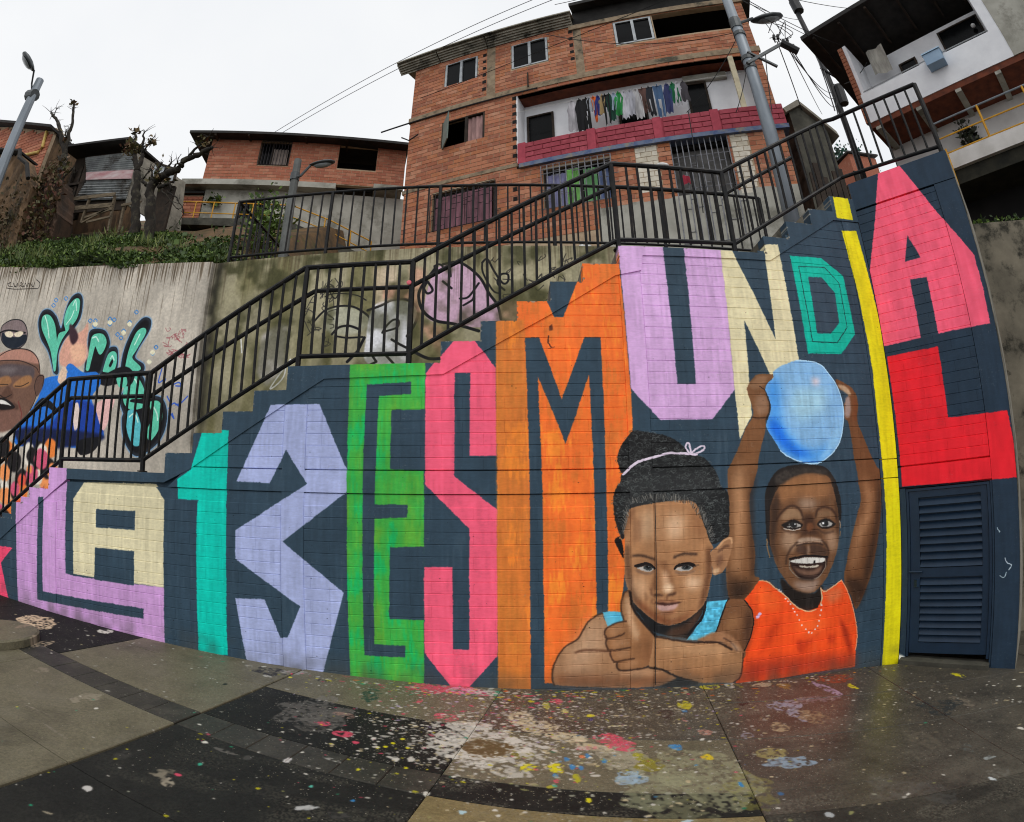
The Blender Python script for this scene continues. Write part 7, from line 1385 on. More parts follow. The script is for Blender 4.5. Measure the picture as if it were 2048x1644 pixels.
mb = MB(); mb.prism([FB(0.0,0.008,5.0),FB(1.315,0.008,5.0),FB(1.315,0.008,5.37),FB(0.0,0.008,5.37)], FB(0,-1.9,0)-FB(0,0,0)); mb.build('top_beam', M_BLOCK, blk)
mb = MB(); mb.prism([FB(1.3145,-0.004,-0.6),FB(1.3215,-0.004,-0.6),FB(1.3215,-0.004,5.36),FB(1.3145,-0.004,5.36)], FB(0,-1.9,0)-FB(0,0,0)); mb.build('bare_concrete_edge', M_CONC, blk)
mb = MB(); mb.prism([FB(0.0,0.004,1.718),FB(1.042,0.004,1.718),FB(1.042,0.004,1.928),FB(0.0,0.004,1.928)], FB(0,-0.05,0)-FB(0,0,0)); mb.build('lintel', M_BLOCK, blk)
lay_bricks(blk, FB, BA, 0.004, 1.04, 1.945, 4.98, 0.114, 0.39, 0.0035, M_BLOCK, (), -0.005, 0.0065, 0.0035, 300, None, 0.0006, 2, 0.0007, 5)
# door
mb = MB(); s0, s1, z0, z1 = 0.075, 1.015, -0.13, 1.69
for a, c, b, e in ((s0,z0,s0+0.026,z1), (s1-0.03,z0,s1,z1), (s0+0.026,z1-0.026,s1-0.03,z1)): mb.hexa([FB(a,-0.01,c),FB(b,-0.01,c),FB(b,-0.10,c),FB(a,-0.10,c)],[FB(a,-0.01,e),FB(b,-0.01,e),FB(b,-0.10,e),FB(a,-0.10,e)])
fr_o = mb.build('door_frame', M_SLATE, blk)
da, db, dz0, dz1 = s0+0.03, s1-0.035, -0.09, z1-0.03; SL_, SR_ = 0.105, 0.07
mb = MB()
for a, c, b, e in ((da,dz0,da+SL_,dz1), (db-SR_,dz0,db,dz1), (da+SL_,dz0,db-SR_,dz0+0.12), (da+SL_,dz1-0.07,db-SR_,dz1), (da+SL_,0.74,db-SR_,0.84)):
    mb.hexa([FB(a,-0.025,c),FB(b,-0.025,c),FB(b,-0.055,c),FB(a,-0.055,c)],[FB(a,-0.025,e),FB(b,-0.025,e),FB(b,-0.055,e),FB(a,-0.055,e)])
mb.hexa([FB(da+SL_,-0.075,dz0+.1),FB(db-SR_,-0.075,dz0+.1),FB(db-SR_,-0.08,dz0+.1),FB(da+SL_,-0.08,dz0+.1)],[FB(da+SL_,-0.075,dz1-.06),FB(db-SR_,-0.075,dz1-.06),FB(db-SR_,-0.08,dz1-.06),FB(da+SL_,-0.08,dz1-.06)])
door = mb.build('door', M_SLATE, blk)
for lo_, hi_, k in ((dz0+0.13, 0.735, 9), (0.85, dz1-0.075, 9)):
    for i in range(k):
        z = lo_+(hi_-lo_)*i/k; p = (hi_-lo_)/k; mb = MB()
        a, b = da+SL_+.002, db-SR_-.002
        mb.hexa([FB(a,-0.016,z),FB(b,-0.016,z),FB(b,-0.022,z-0.002),FB(a,-0.022,z-0.002)],[FB(a,-0.06,z+p*0.82),FB(b,-0.06,z+p*0.82),FB(b,-0.066,z+p*0.78),FB(a,-0.066,z+p*0.78)])
        mb.build('louvre_slat', M_SLATE, door)
mb = MB(); mb.tube([FB(da-0.02,-0.012,0.80),FB(da+0.13,-0.008,0.80)], 0.012, 6); mb.build('bolt', M_SLATE, door); mb = MB(); mb.box(*(FB(da+0.07,-0.012,0.66)[i]-0.02 for i in range(3)), *(FB(da+0.07,-0.012,0.70)[i]+0.02 for i in range(3))); mb.build('padlock', M_SLATE, door)
mb = MB(); mb.prism([FB(0.03,0.12,gz(4.2,5)),FB(1.03,0.12,gz(4.8,4)),FB(1.03,0.12,gz(4.8,4)+0.055),FB(0.03,0.12,gz(4.2,5)+0.055)], FB(0,-0.24,0)-FB(0,0,0)); mb.build('door_sill', M_CONCD, blk)

# ------------------------------------------------------------------ railings
def rail_run(parent, pts, names, r): 
    mb = MB(); mb.tube(pts, r, 8); return mb.build(names, M_RAIL, parent, smooth=False)
def lerp_at(poly, x):
    for a, b in zip(poly[:-1], poly[1:]):
        if a[0] <= x <= b[0]: return a[2]+(b[2]-a[2])*(x-a[0])/(b[0]-a[0])
RY = 5.1
TOP = [(-8.6,RY,1.08),(-5.40,RY,3.05),(-4.04,RY,3.08),(-2.20,RY,4.18),(-1.03,RY,4.18),(1.11,RY,5.40),(2.41,RY,5.38),(4.07,RY,6.42)]
BOT = [(-8.6,RY,0.12),(-5.37,RY,2.08),(-4.05,RY,2.10),(-2.16,RY,3.19),(-1.01,RY,3.19),(1.11,RY,4.42),(2.43,RY,4.44),(4.12,RY,5.53)]
MID = [(x, RY+0.02, z-(0.27 if i else 0.27)) for i, (x, y, z) in enumerate([(-8.6,RY,1.08),(-5.34,RY,3.09),(-4.02,RY,3.09),(-2.07,RY,4.18),(-1.04,RY,4.175),(1.11,RY,5.37),(2.41,RY,5.36),(3.45,RY,6.02)])]
rl = thing('stair_railing', 'long black steel railing with balusters along the stepped mural wall', 'railing', (-1.0, RY, 2.0))
E1, E2 = FB(0.05,-0.08,6.44), FB(1.27,-0.08,6.46)
for a, b in zip(TOP[:-1], TOP[1:]): rail_run(rl, [a, b], 'top_rail', 0.029)
for a, b in zip(BOT[:-1], BOT[1:]): rail_run(rl, [a, b], 'bottom_rail', 0.025)
for a, b in zip(MID[:-1], MID[1:]): rail_run(rl, [a, b], 'mid_rail', 0.025)
rail_run(rl, [TOP[-1], tuple(E1), tuple(E2)], 'top_rail', 0.029); rail_run(rl, [BOT[-1], tuple(FB(0.05,-0.08,5.54)), tuple(FB(1.30,-0.08,5.49))], 'bottom_rail', 0.025)
for x, dz in ((-5.39,0), (-4.045,0), (-2.18,0), (-1.02,0), (1.11,0), (2.42,0)):
    mb = MB(); zt = lerp_at(TOP, x); zb = lerp_at(BOT, x)-0.13; mb.tube([(x,RY,zb),(x,RY,zt)], 0.03, 8); mb.tube([(x,RY,zb),(x,RY,zb+0.012)], 0.06, 8); mb.build('post', M_RAIL, rl)
mb = MB(); mb.tube([FB(1.27,-0.08,5.37), E2], 0.032, 8); mb.build('post', M_RAIL, rl)
posts = [-5.39,-4.045,-2.18,-1.02,1.11,2.42]
x = -8.45
while x < 4.1:
    if min(abs(x-p) for p in posts) > 0.05:
        jx = rnd.gauss(0, .005); mb = MB(); mb.tube([(x+jx,RY,lerp_at(BOT, max(-8.59,min(4.1,x)))),(x-jx*.5,RY+rnd.gauss(0,.004),lerp_at(TOP, min(4.06,x)))], 0.0155, 6); mb.build('baluster', M_RAIL, rl)
    x += 0.128
for i in range(1, 8):
    s = 0.05+1.22*i/8; mb = MB(); mb.tube([FB(s,-0.08,5.52), FB(s,-0.08,6.45)], 0.0155, 6); mb.build('baluster', M_RAIL, rl)
mb = MB(); mb.ball((-1.045,5.062,3.93), 0.026, 8, 5, (1,0.3,1)); mb.build('sticker', mat('pink_sticker', (226,110,120), (214,96,108), 5, 0.6, 0, 0), rl, 'round pink sticker on a post')
tr = thing('terrace_railing', 'straight black steel railing along the top of the retaining wall, behind the stair', 'railing', (-0.6, 6.9, 5.2))
TX0, TX1 = -4.31, 3.85
mb = MB(); mb.tube([(TX0,6.9,6.335),(TX1,6.9,6.255)], 0.024, 8); mb.build('top_rail', M_RAIL, tr)
mb = MB(); mb.tube([(TX0,6.9,5.345),(TX1,6.9,5.31)], 0.021, 8); mb.build('bottom_rail', M_RAIL, tr)
tposts = [TX0,-2.70,-1.04,0.6,2.2,TX1]
for x in tposts: mb = MB(); mb.tube([(x,6.9,5.19),(x,6.9,6.33-0.0098*(x-TX0))], 0.028, 8); mb.build('post', M_RAIL, tr)
x = TX0+0.13
while x < TX1:
    if min(abs(x-p) for p in tposts) > 0.05: mb = MB(); mb.tube([(x,6.9,5.335),(x,6.9,6.325-0.0098*(x-TX0))], 0.014, 6); mb.build('baluster', M_RAIL, tr)
    x += 0.165
YB = 9.3
mb = MB(); mb.tube([(TX0,6.9,6.335),(TX0+0.05,YB,6.335)], 0.024, 8); mb.build('top_rail', M_RAIL, tr)
mb = MB(); mb.tube([(TX0,6.9,5.345),(TX0+0.05,YB,5.345)], 0.021, 8); mb.build('bottom_rail', M_RAIL, tr)
for i in range(1, 14): y = 6.9+(YB-6.9)*i/14; mb = MB(); mb.tube([(TX0+0.02,y,5.34),(TX0+0.02,y,6.33)], 0.014, 6); mb.build('baluster', M_RAIL, tr)
mb = MB(); mb.tube([(TX0+0.05,YB,5.2),(TX0+0.05,YB,6.335)], 0.028, 8); mb.build('post', M_RAIL, tr)

# ------------------------------------------------------------------ concrete retaining walls
GP = Painter(-11.0, -0.3, 4.3, 6.4, 0.006, (178,170,158)); gh, gw = GP.h, GP.w
gx = (np.arange(gw)*GP.res+GP.x0)[None]; gzv = (np.arange(gh)*GP.res+GP.z0)[:, None]
mossy = np.clip((gx+4.5)*8, 0, 1)*np.ones((gh, 1))
bigf = field(gh, gw, 70, 31); midf = field(gh, gw, 20, 32, 0.6, 2.5); stf = field(gh, gw, 9, 33, 0.3, 12); st2 = field(gh, gw, 30, 35, 0.6, 9)
GP.im *= (0.86+0.2*bigf+0.1*midf)[..., None]; GP.im *= 1-mossy[..., None]*np.array((0.17,0.17,0.27))
olive = np.clip((field(gh, gw, 90, 36)*0.6+st2*0.4-0.36)*3.2, 0, 1)*mossy*np.clip((2.9-gx)/3.0+0.35, 0, 1); GP.im += (np.array((96,92,56))/255-GP.im)*(olive*0.66)[..., None]
GP.run(GRAFFITI)
topz = np.where(gx < -4.5, 5.2+np.clip(-(gx+4.5), 0, 9)*0.11, 5.22)
depth = topz-gzv
run1 = np.clip(1-depth/(0.10+1.0*stf**3), 0, 1)*(1-0.65*mossy)
GP.im += (np.array((66,52,36))/255-GP.im)*(np.clip(run1*1.8, 0, 1)*np.clip(stf*2.4-0.6, 0, 1)*0.6)[..., None]
drip = np.clip((stf-0.74)*6, 0, 1)*np.clip(1-depth/1.6, 0, 1)*(1-0.7*mossy); GP.im += (np.array((74,62,48))/255-GP.im)*(drip*0.5)[..., None]
blot = field(gh, gw, 55, 51)*0.5+field(gh, gw, 16, 52)*0.3+st2*0.2; green = np.clip((blot-0.42)*4, 0, 1)*np.clip(1.25-depth/2.3, 0, 1)*mossy; GP.im += (np.array((58,58,34))/255-GP.im)*(green*0.8)[..., None]
seam = np.exp(-((gx+4.42-0.02*field(gh,gw,40,40))/0.10)**2)*np.clip(field(gh,gw,25,41)*1.5,0,1); GP.im += (np.array((34,32,26))/255-GP.im)*(np.clip(seam,0,1)*0.85)[..., None]
GP.im *= (0.94+0.12*field(gh, gw, 4, 44))[..., None]
M_GRAF = painted_mat('graffiti_concrete', GP, GP.image('graffiti_picture'), (0,0,0), (1,0,0), GAIN*0.97, 0.75, 0.5)
mb = MB(); mb.prism([(-24,6.745,-0.6),(-4.5,6.745,-0.6),(-4.5,6.745,5.22),(-6.35,6.745,5.38),(-8.05,6.745,5.55),(-10.1,6.745,5.85),(-24,6.745,7.2)], (0,0.32,0))
tag(mb.build('retaining_wall', M_GRAF), 'pale concrete retaining wall with turquoise bubble graffiti and a painted head', 'wall')
mb = MB(); mb.prism([(-4.495,6.8,-0.6),(4.4,6.8,-0.6),(4.4,6.8,5.215),(-4.495,6.8,5.215)], (0,0.3,0))
tag(mb.build('retaining_wall', M_GRAF), 'mossy concrete retaining wall with line drawn graffiti faces behind the stair', 'wall')
M_RW = mat('lichen_concrete', (128,120,104), (96,90,78), 2.2, 0.95, 0, 0.9, c3=(46,44,36), s3=2.6)
FR_ = fr((6.54, 5.25), -28)
mb = MB(); mb.prism([FR_(-1.9,0,-0.6),FR_(6.0,0,-0.6),FR_(6.0,0,5.28),FR_(-1.9,0,5.28)], FR_(0,-0.35,0)-FR_(0,0,0))
tag(mb.build('retaining_wall', M_RW), 'stained concrete retaining wall beside the louvred door block at the right edge', 'wall')

# ------------------------------------------------------------------ hillside
def hill(x, y):
    k = min(1, max(0, (-4.3-x)/1.3)); k = k*k*(3-2*k)
    left = 5.22+min(max(y-7.05, 0), 3.2)*0.70+max(0, y-10.25)*0.58+max(0, -4.5-x)*0.115
    flat = 5.19+max(0, y-12.5)*0.35
    z = flat+(left-flat)*k
    if x < -4.5: z += 0.10*math.sin(x*1.9+y*1.3)+0.07*math.sin(x*4.1-y*2.7)
    return z
M_SOIL = mat('hillside_soil', (104,80,52), (66,54,38), 2.5, 1.0, 0, 1.0, c3=(58,66,30), s3=1.0)
mb = MB(); xs = list(np.arange(-26, 5.1, 0.5))+[6.5,8,10,13,20,40]; ys = [7.05]+list(np.arange(7.4, 12.1, 0.4))+[13,14,16,20,26,40,70]
for y in ys:
    for x in xs: mb.v.append((x, y if not (y == 7.05 and x > 4.4) else y, hill(x, y))); mb.t.append(0)
for j in range(len(ys)-1):
    for i in range(len(xs)-1): k = j*len(xs)+i; mb.f.append((k, k+1, k+1+len(xs), k+len(xs)))
mb.build('hillside', M_SOIL, kind='structure', smooth=True)
mb = MB(); mb.prism([(4.4,7.1,5.19),(4.2,5.0,5.19),FB(0.2,-1.85,5.19),FB(1.25,-1.85,5.19),FR_(0.2,-0.3,5.19),FR_(6,-0.3,5.19),(12.5,7.1,5.19)], (0,0,-0.25)); mb.build('terrace_paving', M_CONCD, kind='structure')
# ground cover on the bank
def leaf_mat(name, a, b, c):
    m, nt, bs = new_mat(name); at = N(nt, 'ShaderNodeAttribute', attribute_name='tint')
    r = ramp(nt, at.outputs['Fac'], [(0.0, lin(a)), (0.5, lin(b)), (1.0, lin(c))]); nt.links.new(r.outputs[0], bs.inputs['Base Color']); bs.inputs['Roughness'].default_value = 0.7; return m
M_LEAF = leaf_mat('weed_leaves', (28,42,16), (58,82,28), (104,128,48))
M_LEAF2 = leaf_mat('dry_leaves', (92,52,34), (70,76,34), (120,96,60))
def leaves(pts, size, m, name, parent=None, kind=None, seed=1, tall=0.6, tbase=None, slim=1.0):
    g = np.random.default_rng(seed); n = len(pts); P = np.asarray(pts, float)
    d = g.normal(size=(n,3)); d[:,2] = np.abs(d[:,2])*tall; d /= np.linalg.norm(d, axis=1, keepdims=True)
    a = g.normal(size=(n,3)); s = np.cross(d, a); s /= np.linalg.norm(s, axis=1, keepdims=True)
    L = size*g.uniform(0.5, 1.5, (n,1)); w = L*g.uniform(0.18, 0.45, (n,1))*slim
    V = np.empty((n,4,3)); V[:,0] = P; V[:,1] = P+d*L*0.5+s*w; V[:,2] = P+d*L; V[:,3] = P+d*L*0.5-s*w
    me = bpy.data.meshes.new(name); me.vertices.add(n*4); me.vertices.foreach_set('co', V.ravel())
    me.loops.add(n*4); me.loops.foreach_set('vertex_index', np.arange(n*4)); me.polygons.add(n); me.polygons.foreach_set('loop_start', np.arange(n)*4)
    at = me.attributes.new('tint', 'FLOAT', 'POINT'); t = g.random(n) if tbase is None else np.clip(tbase+g.normal(0, 0.18, n), 0, 1); at.data.foreach_set('value', np.repeat(t, 4))
    me.update(); me.validate(); me.materials.append(m)
    o = bpy.data.objects.new(name, me); COL.objects.link(o)
    if parent: adopt(o, parent)
    if kind: o['kind'] = kind
    return o
P_ = []; T_ = []; g3 = np.random.default_rng(4); clumps = [(g3.uniform(-17,-5.0), g3.uniform(6.8,10.4), g3.uniform(0.15,0.6), g3.random()) for _ in range(640)]
for cx, cy, r, t in clumps:
    bare = math.sin(cx*1.3+2)*math.sin(cy*2.1)+0.3*math.sin(cx*3.7)
    if bare > 0.36 or (cx > -7.5 and cy > 8.6+0.3*math.sin(cx*3)): continue
    nl = int(190*r/0.4)
    for _ in range(nl):
        x, y = g3.normal(cx, r*0.5), g3.normal(cy, r*0.5); y = max(y, 6.74)
        h = max(0, r*0.30*(1-((x-cx)**2+(y-cy)**2)/r**2)); P_.append((x, y, hill(x, max(y, 7.05))+g3.uniform(-0.04, h))); T_.append(0.15+0.5*t+0.3*g3.random())
Q_ = [(x, y, hill(x, max(y, 7.05))+.02) for x, y in zip(g3.uniform(-17,-5,11000), g3.uniform(6.8,10.2,11000)) if math.sin(x*2.3)+math.sin(y*3.1+x)+0.5*math.sin(x*6.1) > 0.75]
tag(leaves(Q_, 0.26, leaf_mat('grass_blades', (44,58,24), (80,98,42), (124,130,70)), 'bank_grass', kind='stuff', tall=2.2, seed=77, slim=0.14), 'longer pale grass tufts standing out of the weeds on the bank', 'grass')
tag(leaves(P_, 0.065, M_LEAF, 'bank_weeds', kind='stuff', tbase=np.array(T_)), 'low green weeds covering the bank above the pale retaining wall', 'weeds')
# ------------------------------------------------------------------ tall brick house
def facade_box(F, s0, s1, z0, z1, d0, d1, m, name, parent, label=None):
    mb = MB(); mb.hexa([F(s0,d0,z0),F(s1,d0,z0),F(s1,d1,z0),F(s0,d1,z0)], [F(s0,d0,z1),F(s1,d0,z1),F(s1,d1,z1),F(s0,d1,z1)]); return mb.build(name, m, parent, label)
def window(F, parent, s0, s1, z0, z1, off=-0.03, fw_=0.05, mull=(0.5,), m=None, pane=True, depth=0.07, label=None):
    m = m or M_ALU; mb = MB()
    def q(a, c, b, e, o=off): mb.hexa([F(a,o,c),F(b,o,c),F(b,o-depth,c),F(a,o-depth,c)], [F(a,o,e),F(b,o,e),F(b,o-depth,e),F(a,o-depth,e)])
    q(s0,z0,s0+fw_,z1); q(s1-fw_,z0,s1,z1); q(s0+fw_,z1-fw_*0.8,s1-fw_,z1); q(s0+fw_,z0,s1-fw_,z0+fw_*0.8)
    w = mb.build('window', m, parent, label)
    for k in mull:
        mb = MB(); c = s0+(s1-s0)*k; mb.hexa([F(c-.035,off+.01,z0+.03),F(c+.035,off+.01,z0+.03),F(c+.035,off-.05,z0+.03),F(c-.035,off-.05,z0+.03)],[F(c-.035,off+.01,z1-.03),F(c+.035,off+.01,z1-.03),F(c+.035,off-.05,z1-.03),F(c-.035,off-.05,z1-.03)]); mb.build('mullion', m, w)
    if pane:
        e = [s0+fw_]+[s0+(s1-s0)*k for k in mull]+[s1-fw_]
        for i in range(len(e)-1):
            mb = MB(); o = off-0.035-0.012*(i % 2); mb.prism([F(e[i],o,z0+.03),F(e[i+1],o,z0+.03),F(e[i+1],o,z1-.03),F(e[i],o,z1-.03)], F(0,-.006,0)-F(0,0,0)); mb.build('pane', M_PANE, w)
    return w
def grille(F, parent, s0, s1, z0, z1, off, n, m, rows=(0.0, 0.33, 0.66, 1.0), r=0.009, scroll=False, seed=0):
    mb = MB(); R = random.Random(seed)
    for q_, k in enumerate(rows):
        z = z0+(z1-z0)*k; mb = MB(); mb.tube([F(s0,off,z),F(s1,off,z)], r*1.1, 4)
        if q_ == 0: g = mb.build('window_grille', m, parent)
        else: mb.build('grille_rail', m, g)
    for i in range(n+1):
        s = s0+(s1-s0)*i/n; mb = MB(); mb.tube([F(s,off+.004,z0),F(s,off+.004,z1)], r, 4)
        if scroll:
            for z in [z0+(z1-z0)*R.uniform(0.1,0.9) for _ in range(3)]: mb.tube([F(s,off+.004,z),F(s+(s1-s0)/n,off+.004,z)], r*0.8, 4)
        mb.build('grille_bar', m, g)
    return g
def curtain(F, parent, s0, s1, z0, z1, off, m, name='curtain', folds=7, label=None):
    mb = MB(); n = folds*4; V = []
    for i in range(n+1):
        s = s0+(s1-s0)*i/n; o = off+0.02*math.sin(i*math.pi/2+0.4*math.sin(i)); V += [F(s,o,z0), F(s,o,z1)]
    mb.add(V, [(2*i,2*i+2,2*i+3,2*i+1) for i in range(n)]); return mb.build(name, m, parent, label, smooth=True)
HA = -20.5; FH = fr((-2.511, 11.5), HA)
house = thing('brick_house', 'tall three storey house of bare orange brick with a pink balcony and washing', 'house', FH(4.2, -3, 5.2))
W1, W2, W3 = (0.80,12.42,1.77,13.36), (2.72,12.40,3.71,13.36), (5.44,12.41,6.42,13.31)
OPEN, WL, BALC = (6.45,12.41,8.45,13.32), (0.82,10.28,2.0,11.18), (2.82,9.12,8.55,11.42)
LW, GW, GATE = (0.68,7.88,2.28,8.95), (3.43,7.86,4.94,8.95), (6.28,6.3,7.50,9.14)
HH = [W1, W2, W3, OPEN, WL, BALC, LW, GW, GATE]
mb = MB(); holed_wall(mb, FH, -0.15, 8.75, 5.0, 13.56, HH, 0.010, 0.16); mb.build('wall', M_MORTAR, house)
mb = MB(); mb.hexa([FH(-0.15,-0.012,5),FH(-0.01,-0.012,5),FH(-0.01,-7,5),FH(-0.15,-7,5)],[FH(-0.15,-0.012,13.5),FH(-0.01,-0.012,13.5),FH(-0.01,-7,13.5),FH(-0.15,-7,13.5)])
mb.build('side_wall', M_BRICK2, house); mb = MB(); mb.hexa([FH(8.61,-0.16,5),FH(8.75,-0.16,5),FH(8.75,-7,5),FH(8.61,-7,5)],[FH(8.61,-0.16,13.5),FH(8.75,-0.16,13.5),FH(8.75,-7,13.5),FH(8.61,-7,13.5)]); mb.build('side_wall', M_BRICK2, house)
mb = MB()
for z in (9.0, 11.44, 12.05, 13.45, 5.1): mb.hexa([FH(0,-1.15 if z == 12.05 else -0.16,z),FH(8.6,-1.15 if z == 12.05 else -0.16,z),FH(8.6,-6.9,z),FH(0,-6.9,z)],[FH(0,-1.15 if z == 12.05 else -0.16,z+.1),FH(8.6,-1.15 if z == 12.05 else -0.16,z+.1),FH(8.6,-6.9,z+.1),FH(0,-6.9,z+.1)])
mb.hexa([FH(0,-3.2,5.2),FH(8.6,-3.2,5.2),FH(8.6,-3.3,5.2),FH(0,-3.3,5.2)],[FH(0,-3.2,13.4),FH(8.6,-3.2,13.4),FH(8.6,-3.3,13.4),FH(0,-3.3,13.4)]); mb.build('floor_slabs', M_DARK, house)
BEAM = [(-0.2,11.50,8.8,11.67), (-0.2,9.19,2.85,9.29), (2.04,11.66,2.27,13.57), (4.40,11.66,4.60,13.57), (5.50,7.9,5.98,9.2), (7.56,7.6,7.95,9.2), (4.6,5.0,8.75,7.72)]
NBR = lay_bricks(house, FH, HA, -0.15, 8.75, 7.2, 13.54, 0.12, 0.30, 0.012, M_BRICK, HH+BEAM, 0.0, 0.02, 0.003, 290, lambda p,q,a,b: b > 7.3, 0.003, 6, seed=8)
for (a,c,b,e), mm in zip(BEAM[:4], (M_BEAM,)*4): facade_box(FH, a, b, c, e, 0.035 if b-a > 2 else 0.012, -0.05, mm, 'concrete_beam' if b-a > 2 else 'concrete_column', house)
facade_box(FH, 4.6, 8.75, 5.0, 7.72, 0.02, -0.05, M_GREY, 'plinth', house)
for a,c,b,e in BEAM[4:6]: 
    lay_bricks(house, FH, HA, a, b, c, e-0.03, 0.13, 0.24, 0.012, M_WBRICK, (), 0.0, 0.02, 0.003, 5, None, 0.002, 3, seed=9, stuff_name='whitewashed_bricks')
mb = MB()                                 # dark boxes painted as the shade inside toothed brick gaps
for s, za, zb in ((1.97,11.9,13.4), (4.33,12.2,13.6), (2.78,9.2,11.3), (2.78,8.0,8.7)):
    z = za
    while z < zb: mb.hexa([FH(s-.05,0.024,z),FH(s+.05,0.024,z),FH(s+.05,-.05,z),FH(s-.05,-.05,z)],[FH(s-.05,0.024,z+.11),FH(s+.05,0.024,z+.11),FH(s+.05,-.05,z+.11),FH(s-.05,-.05,z+.11)]); z += 0.26
mb.build('brick_gap_shade', M_DARK, house, kind='stuff')
for w in (W1, W2, W3): window(FH, house, w[0]+.01, w[2]-.01, w[1]+.01, w[3]-.01, 0.02, 0.055)
wl = window(FH, house, WL[0]+.01, WL[2]-.01, WL[1]+.01, WL[3]-.01, 0.01, 0.035, (0.58,), M_WOODD, False)
mb = MB(); o_ = [FH(0.86,0.03,10.26),FH(0.86,0.03,11.12),FH(1.20,0.42,11.12),FH(1.20,0.42,10.26)]; mb.prism(o_, (0.02,0.02,0)); mb.build('open_casement', mat('sage_casement', (120,136,128), (96,112,106), 4, 0.5), wl, 'window casement standing open')
curtain(FH, house, 1.50, 1.98, 10.30, 11.12, -0.06, cloth('pale_pink_curtain', (190,150,146)), folds=4)
# eaves
mb = MB(); nr = 5; seg = [(-0.62,0.62),(0.65,2.05),(2.08,3.5),(3.5,4.42)]
for a, b in seg:
    mb = MB(); V = []
    for i in range(nr*2+1):
        t = i/(nr*2); o = 0.05+0.30*t; z = 13.52+0.20*t+(0.03 if i % 2 else -0.03); V += [FH(a,o,z), FH(b,o,z)]
    n0 = len(V)//2; V2 = [Vector(v)+Vector((0,0,0.02)) for v in V]
    mb.add(V, [(2*i,2*i+2,2*i+3,2*i+1) for i in range(n0-1)]); mb.add(V2, [(2*i,2*i+1,2*i+3,2*i+2) for i in range(n0-1)]); mb.build('roof_sheet', M_CORR, house)
mb = MB(); mb.prism([FH(-0.62,0.36,13.75),FH(4.45,0.36,13.75),FH(4.45,-7,15.4),FH(-0.62,-7,15.4)], (0,0,0.04)); mb.build('roof', M_CORR, house)
mb = MB(); mb.prism([FH(4.42,0.30,14.06),FH(9.2,0.30,14.06),FH(9.2,-7,15.6),FH(4.42,-7,15.6)], (0,0,0.12)); mb.hexa([FH(4.42,-0.02,13.57),FH(8.75,-0.02,13.57),FH(8.75,-.16,13.57),FH(4.42,-.16,13.57)],[FH(4.42,-0.02,14.2),FH(8.75,-0.02,14.2),FH(8.75,-.16,14.2),FH(4.42,-.16,14.2)]); mb.build('upper_roof', M_ROOFD, house)
facade_box(FH, 4.3, 8.8, 13.34, 13.5, 0.06, -0.02, M_BEAM, 'concrete_beam', house)
# balcony
facade_box(FH, 2.90, 8.88, 9.095, 9.205, 0.10, -0.3, M_BLUE, 'balcony_slab', house)
FB2 = lambda s, off, z: FH(s, off, z)
facade_box(FH, 2.88, 8.86, 9.205, 9.775, 0.062, -0.04, M_PINKC, 'parapet_core', house)
lay_bricks(house, FB2, HA, 3.05, 8.86, 9.21, 9.785, 0.143, 0.42, 0.018, M_PINK, [(4.50,8,4.70,10),(5.98,8,6.2,10),(7.25,8,7.45,10)], 0.066, 0.018, 0.004, 60, None, 0.002, 4, seed=12, stuff_name='parapet_bricks')
for s in (2.87, 4.5, 5.98, 7.25): facade_box(FH, s, s+0.19, 9.207, 9.80, 0.09, 0.03, M_PINKC, 'parapet_pier', house)
facade_box(FH, 2.85, 8.6, 9.1, 11.42, -0.5, -0.58, M_WHITEW, 'balcony_back_wall', house)
facade_box(FH, 2.80, 2.86, 9.206, 11.42, 0.0, -0.5, M_WHITEW, 'balcony_side_wall', house)
facade_box(FH, 2.84, 8.6, 11.42, 11.47, -0.02, -0.58, M_CLAYC, 'balcony_ceiling', house)
for s0_, s1_, z0_, z1_ in ((2.93,3.62,10.0,11.05), (6.88,7.38,10.0,11.15), (5.2,5.9,9.3,11.1)):
    window(FH, house, s0_, s1_, z0_, z1_, -0.455, 0.05, (), M_WOODD, True, 0.03)
facade_box(FH, 7.98, 8.10, 9.78, 11.42, 0.04, -0.06, mat('cream_post', (206,196,168), (180,168,140), 4), 'balcony_post', house)
facade_box(FH, 6.85, 7.9, 11.16, 11.36, -0.40, -0.49, M_GREY, 'water_tank_shelf', house)
# windows with grilles
M_GR1 = mat('dark_iron', (34,30,34), (50,44,48), 9, 0.6, 0.2, 0.1); M_GR2 = mat('pale_iron', (150,150,156), (104,106,112), 9, 0.6, 0.2, 0.1)
window(FH, house, LW[0]+.01, LW[2]-.01, LW[1]+.01, LW[3]-.01, -0.04, 0.05, (0.5,), M_WOODD, True)
grille(FH, house, LW[0]-.03, LW[2]+.03, LW[1]+.02, LW[3]-.02, 0.06, 12, M_GR1, (0,0.86,1), 0.011, True, 3)
curtain(FH, house, LW[0]+.08, LW[2]-.08, LW[1]+.05, LW[3]-.10, -0.02, cloth('mauve_curtain', (150,104,116)), folds=9)
window(FH, house, GW[0]+.01, GW[2]-.01, GW[1]+.01, GW[3]-.01, -0.06, 0.05, (0.5,), M_WOODD, True)
grille(FH, house, GW[0]-.03, GW[2]+.03, GW[1]+.02, GW[3]+.08, 0.06, 11, M_GR2, (0,0.8,0.9,1), 0.011, True, 4)
curtain(FH, house, GW[0]+.06, GW[0]+.52, GW[1]+.04, GW[3]-.16, -0.03, cloth('lilac_curtain', (140,140,178)), folds=4); curtain(FH, house, GW[0]+.52, GW[0]+.82, GW[1]+.04, GW[3]-.1, -0.02, cloth('lime_curtain', (136,206,110)), folds=3, label='lime green curtain')
